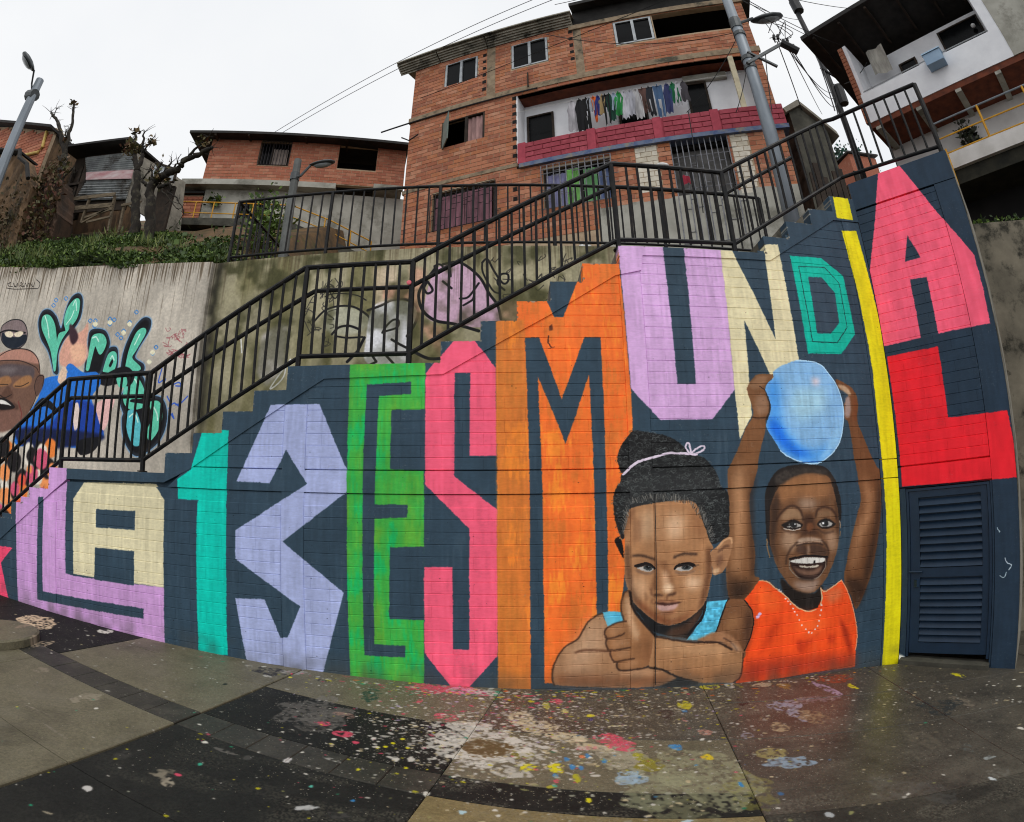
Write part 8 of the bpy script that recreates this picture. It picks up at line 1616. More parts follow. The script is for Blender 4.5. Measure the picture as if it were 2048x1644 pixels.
curtain(FH, house, GW[0]+.9, GW[0]+1.2, GW[1]+.04, GW[3]-.16, -0.03, cloth('green_curtain', (120,180,120)), folds=3); curtain(FH, house, GW[0]+1.22, GW[2]-.06, GW[1]+.04, GW[3]-.16, -0.03, cloth('blue_curtain', (104,120,160)), folds=3)
grille(FH, house, GATE[0], GATE[2], 6.6, GATE[3]-.02, 0.02, 10, M_GR2, (0,0.5,0.82,1), 0.012, True, 6)
facade_box(FH, GATE[0], GATE[2], 6.3, GATE[3], -0.28, -0.32, mat('grey_gate_sheet', (112,110,108), (84,82,80), 4, 0.7), 'gate_panel', house)
facade_box(FH, GATE[0]-.2, GATE[0], 6.3, GATE[3], 0.015, -0.1, M_WOODD, 'gate_jamb', house)
mb = MB(); mb.tube([FH(-1.05,0.05,11.50),FH(3.4,0.06,11.47)], 0.022, 6); mb.tube([FH(-0.35,0.06,11.05),FH(-0.10,0.08,10.85),FH(0.18,0.10,10.95)], 0.02, 5); mb.build('drain_pipe', M_CABLE, house)
mb = MB(); mb.tube([FH(3.16,0.05,11.6),FH(3.16,0.05,12.1)], 0.02, 5); mb.build('rusty_rebar', M_WOODD, house)
# washing -------------------------------------------------------------------
mb = MB(); pts = [FH(2.87+5.4*i/20, 0.0, 10.86-0.045*math.sin(math.pi*i/20)) for i in range(21)]; mb.tube(pts, 0.008, 4)
tag(mb.build('clothes_line', M_WHITEP), 'thin washing line strung across the pink balcony', 'clothes line')
CL = [('shirt','white vest on the washing line, leftmost of the washing',4.20,.16,.95,(196,192,198)),('shirt','black shirt on the washing line next to the leftmost white vest',4.38,.17,1.0,(22,22,26)),
('trousers','black trousers on the washing line between the black shirt and the pale grey vest',4.54,.15,1.0,(16,16,18)),('shirt','pale grey vest on the washing line left of the orange garment',4.62,.12,.45,(170,174,182)),
('towel','bright orange garment hanging on the washing line',4.72,.10,.80,(236,106,32)),('shirt','royal blue shirt on the washing line right of the orange garment',4.82,.12,.62,(40,52,128)),
('shirt','tan patterned shirt on the washing line between the royal blue and the dark green garments',4.93,.13,.6,(156,132,92)),('trousers','black trousers on the washing line behind the tan patterned shirt',5.0,.14,.95,(18,18,22)),
('shirt','dark green shirt on the washing line left of the pale blue one',5.09,.12,.85,(18,66,52)),('shirt','pale blue shirt on the washing line left of the bright green one',5.20,.11,.55,(160,176,196)),
('shirt','bright green shirt on the washing line',5.31,.15,.72,(34,140,66)),('shirt','white shirt on the washing line directly right of the bright green one',5.44,.14,.85,(204,204,212)),
('shirt','middle of the three white shirts on the washing line',5.58,.15,.78,(190,190,200)),('shirt','white shirt on the washing line left of the brown trousers',5.72,.14,.92,(196,194,196)),
('trousers','brown trousers on the washing line',5.87,.15,.78,(96,68,62)),('trousers','charcoal trousers on the washing line left of the blue jeans',6.02,.15,.9,(34,36,44)),
('trousers','blue jeans hanging on the washing line',6.22,.18,1.0,(72,102,140)),('shirt','navy shirt with white on the washing line right of the jeans',6.44,.14,.9,(58,66,116)),
('shirt','emerald green shirt on the washing line right of the navy one',6.57,.14,.62,(18,104,64)),('shirt','white shirt on the washing line right of the emerald green one',6.68,.13,.72,(198,198,204)),
('shirt','dark grey shirt on the washing line, rightmost of the washing',6.82,.14,.62,(70,66,72))]
def garment(kind, lab, s, w, L, c, i):
    R = random.Random(i); m = cloth('cloth_%s' % lab.split()[0]+str(i), c); mb = MB(); z1 = 10.86-0.045*math.sin(math.pi*(s-2.87)/5.4); w *= 1.3; nx, nz = 6, 7; V = []
    ph = R.uniform(0, 6)
    for j in range(nz+1):
        t = j/nz
        for k in range(nx+1):
            u = k/nx*2-1
            if kind == 'shirt': ww_ = w*(0.42+0.75*min(1, t*3.2)) if t < 0.33 else w*(0.95-0.08*math.sin(t*5+ph))
            elif kind == 'trousers': ww_ = w*(0.9-0.25*t)
            else: ww_ = w*(0.9-0.5*t)
            o = 0.0+0.035*math.sin(k*1.9+ph+t*2)*t+0.01*math.sin(k*5+ph)
            V.append(FH(s+u*ww_*0.5+0.05*t*math.sin(ph+t), o, z1-L*t*(1+0.03*math.sin(k*2+ph))))
    Fq = []
    for j in range(nz):
        for k in range(nx):
            if kind == 'trousers' and j > 2 and k in (2,3) and R.random() < 0.6: continue
            a = j*(nx+1)+k; Fq.append((a, a+1, a+nx+2, a+nx+1))
    mb.add(V, Fq); mb.add([FH(s-.012,0.02,z1-.03),FH(s+.012,0.02,z1-.03),FH(s+.012,-.02,z1-.03),FH(s-.012,-.02,z1-.03),FH(s-.012,0.02,z1+.03),FH(s+.012,0.02,z1+.03),FH(s+.012,-.02,z1+.03),FH(s-.012,-.02,z1+.03)],[(0,3,2,1),(4,5,6,7),(0,1,5,4),(1,2,6,5),(2,3,7,6),(3,0,4,7)])
    me = mb.mesh(kind, m, True); o = bpy.data.objects.new(kind, me); COL.objects.link(o)
    tag(o, lab, kind, 'washing on the line')
for i, (k, lab, s, w, L, c) in enumerate(CL): garment(k, lab, s, w*1.05, L*0.98, c, i)
mb = MB(); V = [FH(6.42+0.03*k, 0.10+0.03*math.sin(k*2), 8.13-0.04*j+0.03*math.sin(k+j)) for j in range(6) for k in range(6)]; mb.add(V, [(j*6+k,j*6+k+1,j*6+k+7,j*6+k+6) for j in range(5) for k in range(5)])
tag(mb.build('cloth_bundle', cloth('red_blue_cloth', (170,50,70)), smooth=True), 'red cloth hanging on the grey iron gate of the tall brick house', 'cloth')

# ------------------------------------------------------------------ low brick house on the left
LA = 16; FL = fr((-5.854, 15.0), LA)
h2 = thing('brick_house', 'lower brick house with a projecting concrete slab and dark eaves left of the tall one', 'house', FL(-1.5, -3, 9.5))
LWN, LDK = (-2.78,12.70,-1.70,13.69), (-0.02,12.72,1.31,13.72)
mb = MB(); holed_wall(mb, FL, -4.6, 2.3, 12.05, 13.8, [LWN, LDK], 0.010, 0.16); mb.build('wall', M_MORTAR, h2)
lay_bricks(h2, FL, LA, -4.6, 2.3, 12.07, 13.8, 0.12, 0.30, 0.012, M_BRICK2, [LWN, LDK, (1.31,12,2.3,12.19)], 0.0, 0.02, 0.003, 260, None, 0.003, 5, seed=21)
mb = MB(); mb.hexa([FL(-4.6,-.013,12.05),FL(-4.47,-.013,12.05),FL(-4.47,-5,12.05),FL(-4.6,-5,12.05)],[FL(-4.6,-.013,13.8),FL(-4.47,-.013,13.8),FL(-4.47,-5,13.8),FL(-4.6,-5,13.8)]); mb.build('side_wall', M_BRICK2, h2)
mb = MB(); mb.prism([FL(-5.34,0.06,11.86),FL(0.04,0.06,11.86),FL(0.04,0.06,12.07),FL(-5.34,0.06,12.07)], FL(0,-5,0)-FL(0,0,0)); mb.build('floor_slab', M_GREY, h2)
mb = MB(); mb.prism([FL(1.30,0.06,12.0),FL(2.26,0.06,12.0),FL(2.26,0.06,12.17),FL(1.30,0.06,12.17)], FL(0,-.6,0)-FL(0,0,0)); mb.build('window_ledge', M_GREY, h2)
mb = MB(); holed_wall(mb, FL, -4.5, 2.42, 8.0, 11.86, [(-3.2,10.75,-2.2,11.42)], -0.30, 0.14); mb.build('lower_wall', M_GREY, h2)
mb = MB(); mb.hexa([FL(-4.5,-.31,8),FL(-4.37,-.31,8),FL(-4.37,-5,8),FL(-4.5,-5,8)],[FL(-4.5,-.31,11.86),FL(-4.37,-.31,11.86),FL(-4.37,-5,11.86),FL(-4.5,-5,11.86)]); mb.build('lower_side_wall', M_CONCD, h2)
mb = MB(); mb.prism([FL(-5.36,0.5,13.70),FL(2.36,0.5,13.62),FL(2.36,-5,14.4),FL(-5.36,-5,14.5)], (0,0,0.10)); mb.build('roof', M_ROOFD, h2)
for s in (-4.4,-3.2,-1.2,0.2,1.9): mb = MB(); mb.beam(FL(s,0.46,13.66), FL(s,-0.5,13.80), 0.07, 0.09); mb.build('rafter', M_WOODD, h2)
window(FL, h2, LWN[0]+.01, LWN[2]-.01, LWN[1]+.01, LWN[3]-.01, -0.05, 0.04, (0.4,), M_WOODD, True)
curtain(FL, h2, -2.30, -1.78, 12.74, 13.4, -0.02, cloth('striped_grey_curtain', (150,136,128)), folds=5)
grille(FL, h2, LWN[0], LWN[2], LWN[1], LWN[3], 0.05, 10, M_GR1, (0,1), 0.012)
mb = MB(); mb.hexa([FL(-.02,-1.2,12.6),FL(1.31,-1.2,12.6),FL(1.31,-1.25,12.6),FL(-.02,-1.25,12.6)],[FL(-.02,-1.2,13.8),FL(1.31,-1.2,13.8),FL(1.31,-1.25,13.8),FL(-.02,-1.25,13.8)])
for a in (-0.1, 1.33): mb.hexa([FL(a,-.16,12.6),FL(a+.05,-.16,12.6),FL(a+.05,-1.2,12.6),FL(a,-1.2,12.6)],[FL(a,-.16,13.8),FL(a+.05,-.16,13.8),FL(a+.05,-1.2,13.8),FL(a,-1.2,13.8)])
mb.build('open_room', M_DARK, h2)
window(FL, h2, 0.30, 0.78, 12.76, 13.06, -1.15, 0.03, (0.5,), M_WHITEP, False, 0.03)
mb = MB(); mb.prism([FL(0.33,-1.17,12.79),FL(0.75,-1.17,12.79),FL(0.75,-1.17,13.03),FL(0.33,-1.17,13.03)], (0,0.01,0)); mb.build('white_curtain', cloth('white_curtain_cloth', (226,222,206)), h2)
window(FL, h2, -3.19, -2.21, 10.76, 11.41, -0.34, 0.04, (), M_WOODD, True); grille(FL, h2, -3.2, -2.2, 10.76, 11.41, -0.26, 10, M_GR1, (0,1), 0.012)
hb = thing('hanging_basket', 'round hanging plant basket on the grey wall under the concrete slab', 'plant', FL(-4.05,-0.15,11.3))
mb = MB(); c = FL(-4.05,-0.16,11.28); mb.ball(c, 0.13, 10, 6, (1,1,0.8)); mb.build('pot', M_CABLE, hb)
leaves([c+Vector((rnd.gauss(0,.13), rnd.gauss(0,.06), rnd.gauss(.03,.10))) for _ in range(160)], 0.12, M_LEAF, 'foliage', hb, seed=5)
for s0_, s1_, z0_, z1_ in ((-6.05,-4.55,9.6,11.66),):
    h3 = thing('brick_house', 'small orange brick room half hidden behind the yellow rail and the bare tree', 'house', FL(-5.3,-0.6,9.6))
    F3 = lambda s, o, z: FL(s, o-0.35, z)
    mb = MB(); holed_wall(mb, F3, s0_, s1_, z0_, z1_, [], -0.012, 2.2); mb.build('wall', M_MORTAR, h3)
    lay_bricks(h3, F3, LA, s0_, s1_, z0_, z1_, 0.125, 0.38, 0.012, M_BRICK2, [], 0.0, 0.02, 0.003, 60, None, 0.003, 5, seed=22)
    mb = MB(); mb.prism([F3(s0_-.15,0.15,z1_),F3(s1_+.05,0.15,z1_),F3(s1_+.05,-2.3,z1_+.25),F3(s0_-.15,-2.3,z1_+.25)], (0,0,0.06)); mb.build('roof', M_ROOFD, h3)
# ramp with yellow rail
O_ = 0.5
rp = thing('concrete_ramp', 'sloping concrete walkway below the yellow rail in front of the low brick house', 'ramp', FL(-1.5,0,9.5))
mb = MB(); mb.prism([FL(-5.3,O_+.05,10.28),FL(-3.0,O_+.05,10.28),FL(-1.1,O_+.05,10.2),FL(1.6,O_+.05,9.05),FL(1.6,O_+.05,8.6),FL(-1.1,O_+.05,9.75),FL(-3.0,O_+.05,10.0),FL(-5.3,O_+.05,10.05)], FL(0,-0.75,0)-FL(0,0,0)); mb.build('walkway_slab', M_CONCD, rp)
mb = MB(); mb.prism([FL(-5.3,O_-.25,8.2),FL(1.6,O_-.25,8.2),FL(1.6,O_-.25,8.58),FL(-1.1,O_-.25,9.73),FL(-5.3,O_-.25,10.03)], FL(0,-0.4,0)-FL(0,0,0)); mb.build('support_wall', M_CONCD, rp)
yr = thing('yellow_railing', 'yellow tube railing along the ramp of the low brick house', 'railing', FL(-1.5,O_,10.2))
TP = [(-5.12,10.90),(-3.09,10.86),(-1.22,10.85),(0.06,10.38),(1.42,9.72)]
for dz, r in ((0,.022),(-.40,.018)): mb = MB(); mb.tube([FL(s,O_,z+dz) for s, z in TP], r, 6); mb.build('rail', M_YEL, yr)
for s in (-5.12,-4.43,-3.81,-3.09,-2.49,-1.22,-0.1,0.75,1.42):
    z = next(a[1]+(b[1]-a[1])*(s-a[0])/(b[0]-a[0]) for a, b in zip(TP[:-1], TP[1:]) if a[0] <= s <= b[0]); mb = MB(); mb.tube([FL(s,O_,z-.62),FL(s,O_,z)], .022, 6); mb.build('post', M_YEL, yr)
# ------------------------------------------------------------------ zinc shack, far left house, earth wall
SY = 10.5
sh = thing('zinc_shack', 'leaning shack clad in grey corrugated sheets with a pale board across', 'shack', (-11.5, SY, 9.6))
def corr(mb, x0, x1, zb0, zb1, zt0, zt1, y, n=12, amp=0.018, x0t=None, x1t=None):
    x0t = x0 if x0t is None else x0t; x1t = x1 if x1t is None else x1t
    V = []
    for i in range(2*n+1):
        t = i/(2*n); o = y-(amp if i % 2 else -amp); V += [(x0+(x0t-x0)*t, o, zb0+(zt0-zb0)*t), (x1+(x1t-x1)*t, o, zb1+(zt1-zb1)*t)]
    mb.add(V, [(2*i,2*i+1,2*i+3,2*i+2) for i in range(2*n)])
mb = MB(); corr(mb, -12.40, -10.41, 10.74, 10.42, 11.40, 11.13, SY, 9, x0t=-12.74, x1t=-10.72); mb.build('upper_sheet', M_ZINC, sh)
mb = MB(); corr(mb, -12.62, -10.39, 9.85, 9.49, 10.50, 10.13, SY+.02, 8, x0t=-12.30); mb.build('lower_sheet', M_ZINC, sh)
mb = MB(); mb.prism([(-12.30,SY-.04,10.47),(-10.38,SY-.04,10.11),(-10.41,SY-.04,10.41),(-12.40,SY-.04,10.75)], (0,.03,0)); mb.build('pale_board', mat('faded_poster_board', (196,180,180), (170,120,124), 2.2, 0.8, 0, 0, (1,1,3)), sh)
mb = MB(); mb.prism([(-13.7,SY-.35,11.78),(-10.62,SY-.35,11.33),(-10.3,SY+2.2,11.30),(-13.6,SY+2.2,11.9)], (0,0,0.07)); mb.build('roof', M_ROOFD, sh)
mb = MB(); mb.prism([(-13.5,SY+.3,9.4),(-12.6,SY+.3,9.4),(-12.72,SY+.3,11.6),(-13.5,SY+.3,11.7)], (0,.08,0)); mb.prism([(-12.7,SY+.1,9.5),(-10.4,SY+.1,9.2),(-10.7,SY+.1,11.2),(-12.75,SY+.1,11.5)], (0,.05,0)); mb.build('board_wall', M_WOODD, sh)
mb = MB(); mb.prism([(-10.38,SY+.03,9.3),(-9.9,SY+2.2,9.3),(-10.2,SY+2.2,11.3),(-10.72,SY+.03,11.15)], (.05,0,0)); mb.build('side_sheet', M_CONC, sh)
mb = MB()
for x in (-13.3,-12.9): mb.beam((x,SY+.2,9.0),(x,SY+.2,11.2),.09,.09)
mb.beam((-13.4,SY+.15,10.6),(-12.4,SY+.15,10.5),.1,.08); mb.build('timber_frame', M_WOODD, sh)
pn = thing('white_shed_panel', 'pale sheet panel shed with a dark rim right of the zinc shack', 'shed', (-9.5, SY+.3, 9.9))
q = [(-9.94,10.16),(-9.05,9.93),(-9.04,10.34),(-9.92,10.75)]
mb = MB(); mb.prism([(x,SY+.3,z) for x, z in q], (0,.05,0)); mb.build('panel', mat('pale_sheet', (196,202,206), (176,182,188), 3, 0.6), pn)
for a, b in ((0,1),(1,2),(2,3)): mb = MB(); mb.beam((q[a][0],SY+.28,q[a][1]),(q[b][0],SY+.28,q[b][1]),.06,.05); mb.build('rim', M_WOODD, pn)
mb = MB(); mb.prism([(-9.55,SY+.5,7.6),(-9.15,SY+.5,7.6),(-9.12,SY+.5,9.95),(-9.75,SY+.5,10.15)], (0,.08,0)); mb.build('lower_wall', M_WOODD, pn)
fc = thing('plank_fence', 'rickety fence of grey planks under the zinc shack', 'fence', (-11, SY-.4, 8.7))
FYY = SY-.35
for (a, b) in (((-11.50,9.58),(-11.57,8.75)), ((-10.50,9.40),(-10.38,8.3)), ((-10.04,9.07),(-9.97,8.2)), ((-12.55,9.3),(-12.6,8.9)), ((-13.4,9.7),(-13.45,9.2))):
    mb = MB(); mb.beam((a[0],FYY,a[1]),(b[0],FYY,b[1]),.07,.06); mb.build('post', M_WOOD, fc)
for (a, b, w) in (((-12.54,9.64),(-10.45,9.41),.11), ((-12.03,9.27),(-10.45,9.08),.13), ((-11.42,8.88),(-10.42,8.95),.07), ((-11.5,8.72),(-10.45,9.02),.05), ((-11.3,8.7),(-10.4,8.72),.06), ((-10.1,9.0),(-9.4,8.98),.07)):
    mb = MB(); mb.beam((a[0],FYY-.05,a[1]),(b[0],FYY-.05,b[1]),.03,w); mb.build('plank', M_WOOD, fc)
FY = 10.0
fh = thing('brick_house', 'orange brick house with a yellow drain pipe at the far left', 'house', (-15.8, FY+2, 10))
FF = fr((-18.6, FY), 0)
mb = MB(); holed_wall(mb, FF, 0, 4.42, 9.4, 12.6, [], -0.012, 0.14); mb.build('wall', M_MORTAR, fh)
RL = lambda p, q, a, b: b < 13.86-0.364*(q+(-18.6)+18.1)+0.02
lay_bricks(fh, FF, 0, 0, 4.42, 9.6, 13.9, 0.125, 0.38, 0.012, M_BRICK2, [], 0.0, 0.02, 0.003, 150, RL, 0.003, 5, seed=31)
mb = MB(); mb.prism([(-18.6,FY+.0125,12.59),(-14.19,FY+.0125,12.59),(-18.6,FY+.0125,13.95)], (0,.12,0)); mb.build('gable', M_MORTAR, fh)
mb = MB(); mb.prism([(-18.7,FY-.3,14.08),(-14.1,FY-.3,12.40),(-14.1,FY+5,12.40),(-18.7,FY+5,14.08)], (0,0,.1)); mb.build('roof', M_ROOFD, fh)
mb = MB(); mb.prism([(-14.18,FY+.14,9),(-14.18,FY+5,9),(-14.18,FY+5,12.4),(-14.18,FY+.14,12.4)], (-.1,0,0)); mb.build('side_wall', M_MUD, fh)
mb = MB(); mb.tube([(-14.53,FY-.06,12.50),(-14.42,FY-.06,11.85),(-14.55,FY-.06,11.70),(-15.35,FY-.06,11.78)], .055, 8); mb.build('drain_pipe', mat('yellow_pipe', (206,176,96), (186,156,80), 4, .5), fh)
def rough_wall(name, label, cat, poly, y, depth, m, seed):
    R = random.Random(seed); n = 70; mb = MB(); xs_ = [p[0] for p in poly]; x0, x1 = min(xs_), max(xs_)
    topf = lambda x: next((a[1]+(b[1]-a[1])*(x-a[0])/(b[0]-a[0]) for a, b in zip(poly[:-1], poly[1:]) if a[0] <= x <= b[0]), poly[-1][1])
    nz = 50; V = []
    for i in range(n+1):
        x = x0+(x1-x0)*i/n; zt = topf(x)+R.uniform(-.04,.04); zb = hill(x, y)-.4
        for j in range(nz+1): V.append((x, y+0.025*math.sin(x*5+j*.23)+0.02*math.sin(x*13-j*.5)+R.uniform(-.025,.025)+0.15*(1-j/nz), zb+(zt-zb)*j/nz))
    mb.add(V, [(i*(nz+1)+j,(i+1)*(nz+1)+j,(i+1)*(nz+1)+j+1,i*(nz+1)+j+1) for i in range(n) for j in range(nz)])
    k = len(V); V2 = [(p[0], p[1]+depth, p[2]) for p in V[nz::nz+1]]; mb.v += V2; mb.t += [0]*len(V2); mb.f += [(i*(nz+1)+nz,(i+1)*(nz+1)+nz,k+i+1,k+i) for i in range(n)]
    xr = V[-(nz+1):]; mb.add(xr+[(p[0]-.02,p[1]+depth,p[2]) for p in xr], [(j,j+nz+1,j+nz+2,j+1) for j in range(nz)])
    return tag(mb.build(name, m, smooth=True), label, cat)
rough_wall('earth_wall', 'tall crumbling earth wall with a dark sheet on top at the left edge', 'wall', [(-17,11.8),(-15.3,11.25),(-13.95,10.85),(-13.4,10.2),(-12.9,9.55)], 9.0, .6, M_MUD, 3)
rough_wall('earth_wall', 'eroded rust brown earth wall beside the bare tree and the zinc shack', 'wall', [(-13.2,9.2),(-12.9,9.6),(-12.5,10.0),(-12.2,9.85),(-11.95,9.3),(-11.7,8.6)], 9.3, .7, mat('rust_earth_wall', (78,58,44), (46,35,28), 3.4, .95, 0, 1.0, (1,1,0.4), c3=(40,34,27), s3=2.4), 4)
mb = MB(); mb.prism([(-17,8.8,11.85),(-15.32,8.8,11.34),(-13.96,8.8,10.90),(-13.96,9.7,10.90),(-17,9.7,11.9)], (0,0,.06)); mb.tube([(-13.96,8.85,10.95),(-13.75,8.8,10.6),(-13.3,8.85,10.3),(-12.9,8.8,9.7)], .07, 6)
tag(mb.build('roof_sheet', M_ROOFD), 'dark sagging sheet lying over the crumbling earth wall', 'sheet')

# ------------------------------------------------------------------ bare pruned trees
def tree(label, trunk, limbs, tufts, seed):
    t = thing('pruned_tree', label, 'tree', trunk[0][0]); R = random.Random(seed)
    def wob(pts, r0, r1):
        P = spline([list(p) for p in pts], False, 5); n = len(P); P = [Vector(p)+Vector((R.gauss(0,.018),R.gauss(0,.018),R.gauss(0,.012))) for p in P]
        return P, [r0+(r1-r0)*i/(n-1)+R.uniform(-.12,.16)*r0*.5 for i in range(n)]
    mb = MB(); P, r = wob(trunk[0], *trunk[1]); mb.tube(P, r, 8); mb.build('trunk', M_BARK, t, smooth=True)
    for pts, r0, r1 in limbs: mb = MB(); P, r = wob(pts, r0, r1); mb.tube(P, r, 6); mb.build('branch', M_BARK, t, smooth=True)
    for pts, r0, r1 in limbs:
        for k in range(7):
            q = Vector(pts[R.randrange(len(pts)//2, len(pts))]); d = Vector((R.gauss(0,1), R.gauss(0,.6), R.gauss(.6,.7))).normalized()*R.uniform(.10,.38); mb = MB(); mb.tube([q, q+d*.5+Vector((R.gauss(0,.03),0,R.gauss(0,.03))), q+d], .012, 4, r2=.004); mb.build('twig', M_BARK, t)
    for c, s, n, m in tufts: leaves([Vector(c)+Vector((R.gauss(0,s),R.gauss(0,s),R.gauss(0,s))) for _ in range(n)], .13, m, 'foliage', t, seed=seed+n, tall=1)
TY = 9.6
V_ = lambda x, z, dy=0: (x, TY+dy, z)
tree('bare forked tree with one tall thin limb between the brown walls and the shack', ([V_(-12.0,7.6),V_(-12.1,8.3),V_(-12.25,9.3),V_(-12.45,10.2),V_(-12.62,10.9)], (.17,.10)),
     [([V_(-12.62,10.9),V_(-12.92,11.36),V_(-13.3,11.95),V_(-13.75,12.5),V_(-14.1,12.8)],.085,.045), ([V_(-14.0,12.7),V_(-14.25,12.95)],.03,.015), ([V_(-14.0,12.7),V_(-14.0,13.0)],.025,.012), ([V_(-12.62,10.9),V_(-12.78,11.6),V_(-12.86,12.1),V_(-13.1,12.7),V_(-13.25,13.15)],.07,.028), ([V_(-12.86,11.5),V_(-13.0,11.8),V_(-12.95,12.0)],.03,.01), ([V_(-12.5,10.3),V_(-12.9,10.9)],.04,.02), ([V_(-12.5,9.9),V_(-12.0,10.3),V_(-11.9,10.1)],.04,.015)],
     [(V_(-12.9,11.5),.10,40,M_LEAF2), (V_(-12.75,10.4),.15,80,M_LEAF2), (V_(-13.2,12.95),.05,20,M_LEAF2)], 3)
tree('pruned tree with a tuft of reddish leaves standing before the zinc shack', ([V_(-8.8,7.1),V_(-8.95,8.0),V_(-9.1,8.6),V_(-9.25,9.1),V_(-9.38,9.6)], (.14,.09)),
     [([V_(-9.38,9.6),V_(-9.6,10.0),V_(-9.75,10.35),V_(-9.85,10.7),V_(-9.9,11.0)],.08,.03), ([V_(-9.38,9.6),V_(-9.35,10.0),V_(-9.5,10.5),V_(-9.6,10.9)],.07,.02), ([V_(-9.4,10.2),V_(-9.25,10.45),V_(-9.15,10.5)],.03,.012), ([V_(-9.5,10.3),V_(-9.3,10.5)],.03,.01)],
     [(V_(-9.78,10.35),.13,150,M_LEAF2), (V_(-9.9,10.95),.06,40,M_LEAF2), (V_(-9.2,10.48),.06,40,M_LEAF2)], 4)
tree('gnarled thick tree with a long limb reaching right to the low brick house', ([V_(-8.3,7.0),V_(-8.45,7.9),V_(-8.62,8.5),V_(-8.75,9.0),V_(-8.7,9.25)], (.15,.10)),
     [([V_(-8.7,9.15),V_(-8.4,9.32),V_(-8.05,9.40),V_(-7.83,9.65),V_(-7.45,9.76),V_(-7.15,9.9)],.11,.05), ([V_(-8.6,9.1),V_(-8.7,9.5),V_(-8.6,9.7)],.09,.03), ([V_(-8.45,9.3),V_(-8.3,9.65)],.06,.02), ([V_(-8.5,8.95),V_(-8.2,9.0),V_(-8.05,8.8)],.06,.02), ([V_(-7.83,9.65),V_(-7.6,10.0),V_(-7.35,10.25)],.05,.015), ([V_(-8.4,8.9),V_(-8.0,8.5),V_(-7.7,8.2)],.025,.01), ([V_(-8.2,8.8),V_(-7.75,8.45),V_(-7.5,8.05)],.02,.008), ([V_(-8.9,9.1),V_(-9.1,9.3),V_(-9.0,9.5)],.05,.02), ([V_(-8.3,9.3),V_(-8.1,9.6)],.05,.02), ([V_(-8.75,9.2),V_(-8.9,9.55)],.05,.015)],
     [(V_(-8.5,9.2),.14,60,M_LEAF2), (V_(-7.45,10.1),.09,40,M_LEAF2)], 5)
bs = thing('bush', 'light green bush growing behind the left end of the terrace railing', 'bush', (-5.15, 9.5, 6.3))
mb = MB()
for i in range(7): mb.tube([(-5.15,9.5,6.2),(-5.15+rnd.gauss(0,.25),9.5+rnd.gauss(0,.15),7.6+rnd.gauss(0,.25))], .015, 5)
mb.build('stems', M_BARK, bs)
leaves([(rnd.gauss(-5.15,.24), rnd.gauss(9.5,.2), rnd.gauss(7.3,.38)) for _ in range(1000)], .11, M_LEAF, 'foliage', bs, seed=9, tall=1, tbase=.75)
leaves([(rnd.gauss(-5.2,.4), rnd.gauss(7.6,.3), hill(-5.2,7.6)+abs(rnd.gauss(0,.25))) for _ in range(200)], .10, M_LEAF, 'foliage', bs, seed=10, tall=1, tbase=.4)

g6 = np.random.default_rng(6)
hang = [(x, 9.22+g6.normal(0,.08), g6.uniform(hill(x,9.2), 10.3)) for x in g6.uniform(-13.1,-11.8,700)]
tag(leaves(hang, .13, M_LEAF2, 'dry_creeper', kind='stuff', seed=14, tall=1, tbase=.25), 'dry brown creeper hanging over the eroded rust brown earth wall', 'creeper')
hang = [(x, 8.93+g6.normal(0,.05), g6.uniform(hill(x,9)-.1, 8.6+1.6*g6.random())) for x in g6.uniform(-16.5,-12.9,900)]
tag(leaves(hang, .11, leaf_mat('mixed_dry_leaves', (60,44,30), (70,66,38), (104,88,60)), 'dry_creeper', kind='stuff', seed=15, tall=1), 'sparse dry creeper on the tall crumbling earth wall at the left edge', 'creeper')
# ------------------------------------------------------------------ lamps, poles, cables
def lamp_head(p, a, b, w, name='lamp_head'):
    a, b = Vector(a), Vector(b); d = (b-a); L = d.length; d.normalize(); r = d.cross(Vector((0,0,1))).normalized(); u = r.cross(d)
    mb = MB(); n = 10; prof = [(0,.25),(.12,.55),(.35,.9),(.65,1),(.88,.8),(1,.3)]; V = []
    for t, k in prof:
        for i in range(n): q = 2*math.pi*i/n; zz_ = math.sin(q); V.append(a+d*(L*t)+r*(math.cos(q)*w*k)+u*(zz_*w*k*(0.55 if zz_ > 0 else 0.28)))
    F = [(i*n+k,i*n+(k+1)%n,(i+1)*n+(k+1)%n,(i+1)*n+k) for i in range(len(prof)-1) for k in range(n)]+[tuple(range(n-1,-1,-1)), tuple((len(prof)-1)*n+k for k in range(n))]
    mb.add(V, F); h = mb.build(name, M_LAMP, p, smooth=True)
    mb = MB(); V = []; m_ = 12
    for rr, dz in ((1,-.02),(.7,-.06),(.0,-.075)):
        for i in range(m_): q = 2*math.pi*i/m_; V.append(a+d*(L*(.52+.36*rr*math.cos(q)))+r*(math.sin(q)*w*.72*rr)+u*(-w*.22+dz*.9))
    mb.add(V, [(i*m_+k,i*m_+(k+1)%m_,(i+1)*m_+(k+1)%m_,(i+1)*m_+k) for i in range(2) for k in range(m_)]); mb.build('lens', M_GLASS, h, smooth=True)
lp = thing('street_lamp', 'tall grey lamp post leaning at the upper left corner against the sky', 'street lamp', (-12.56, 7.6, 6.6))
mb = MB(); mb.tube([(-12.56,7.6,6.2),(-12.51,7.6,12.12)], .17, 10, r2=.12); mb.build('pole', M_POLE, lp)
mb = MB(); mb.tube([(-12.55,7.58,11.6),(-12.60,7.45,11.9),(-12.44,7.22,12.16)], .03, 6); mb.tube([(-12.40,7.6,11.55),(-12.7,7.6,11.62)], .17, 10); mb.build('arm', M_LAMP, lp)
lamp_head(lp, (-12.42,7.2,12.12), (-12.85,6.85,12.62), .22)
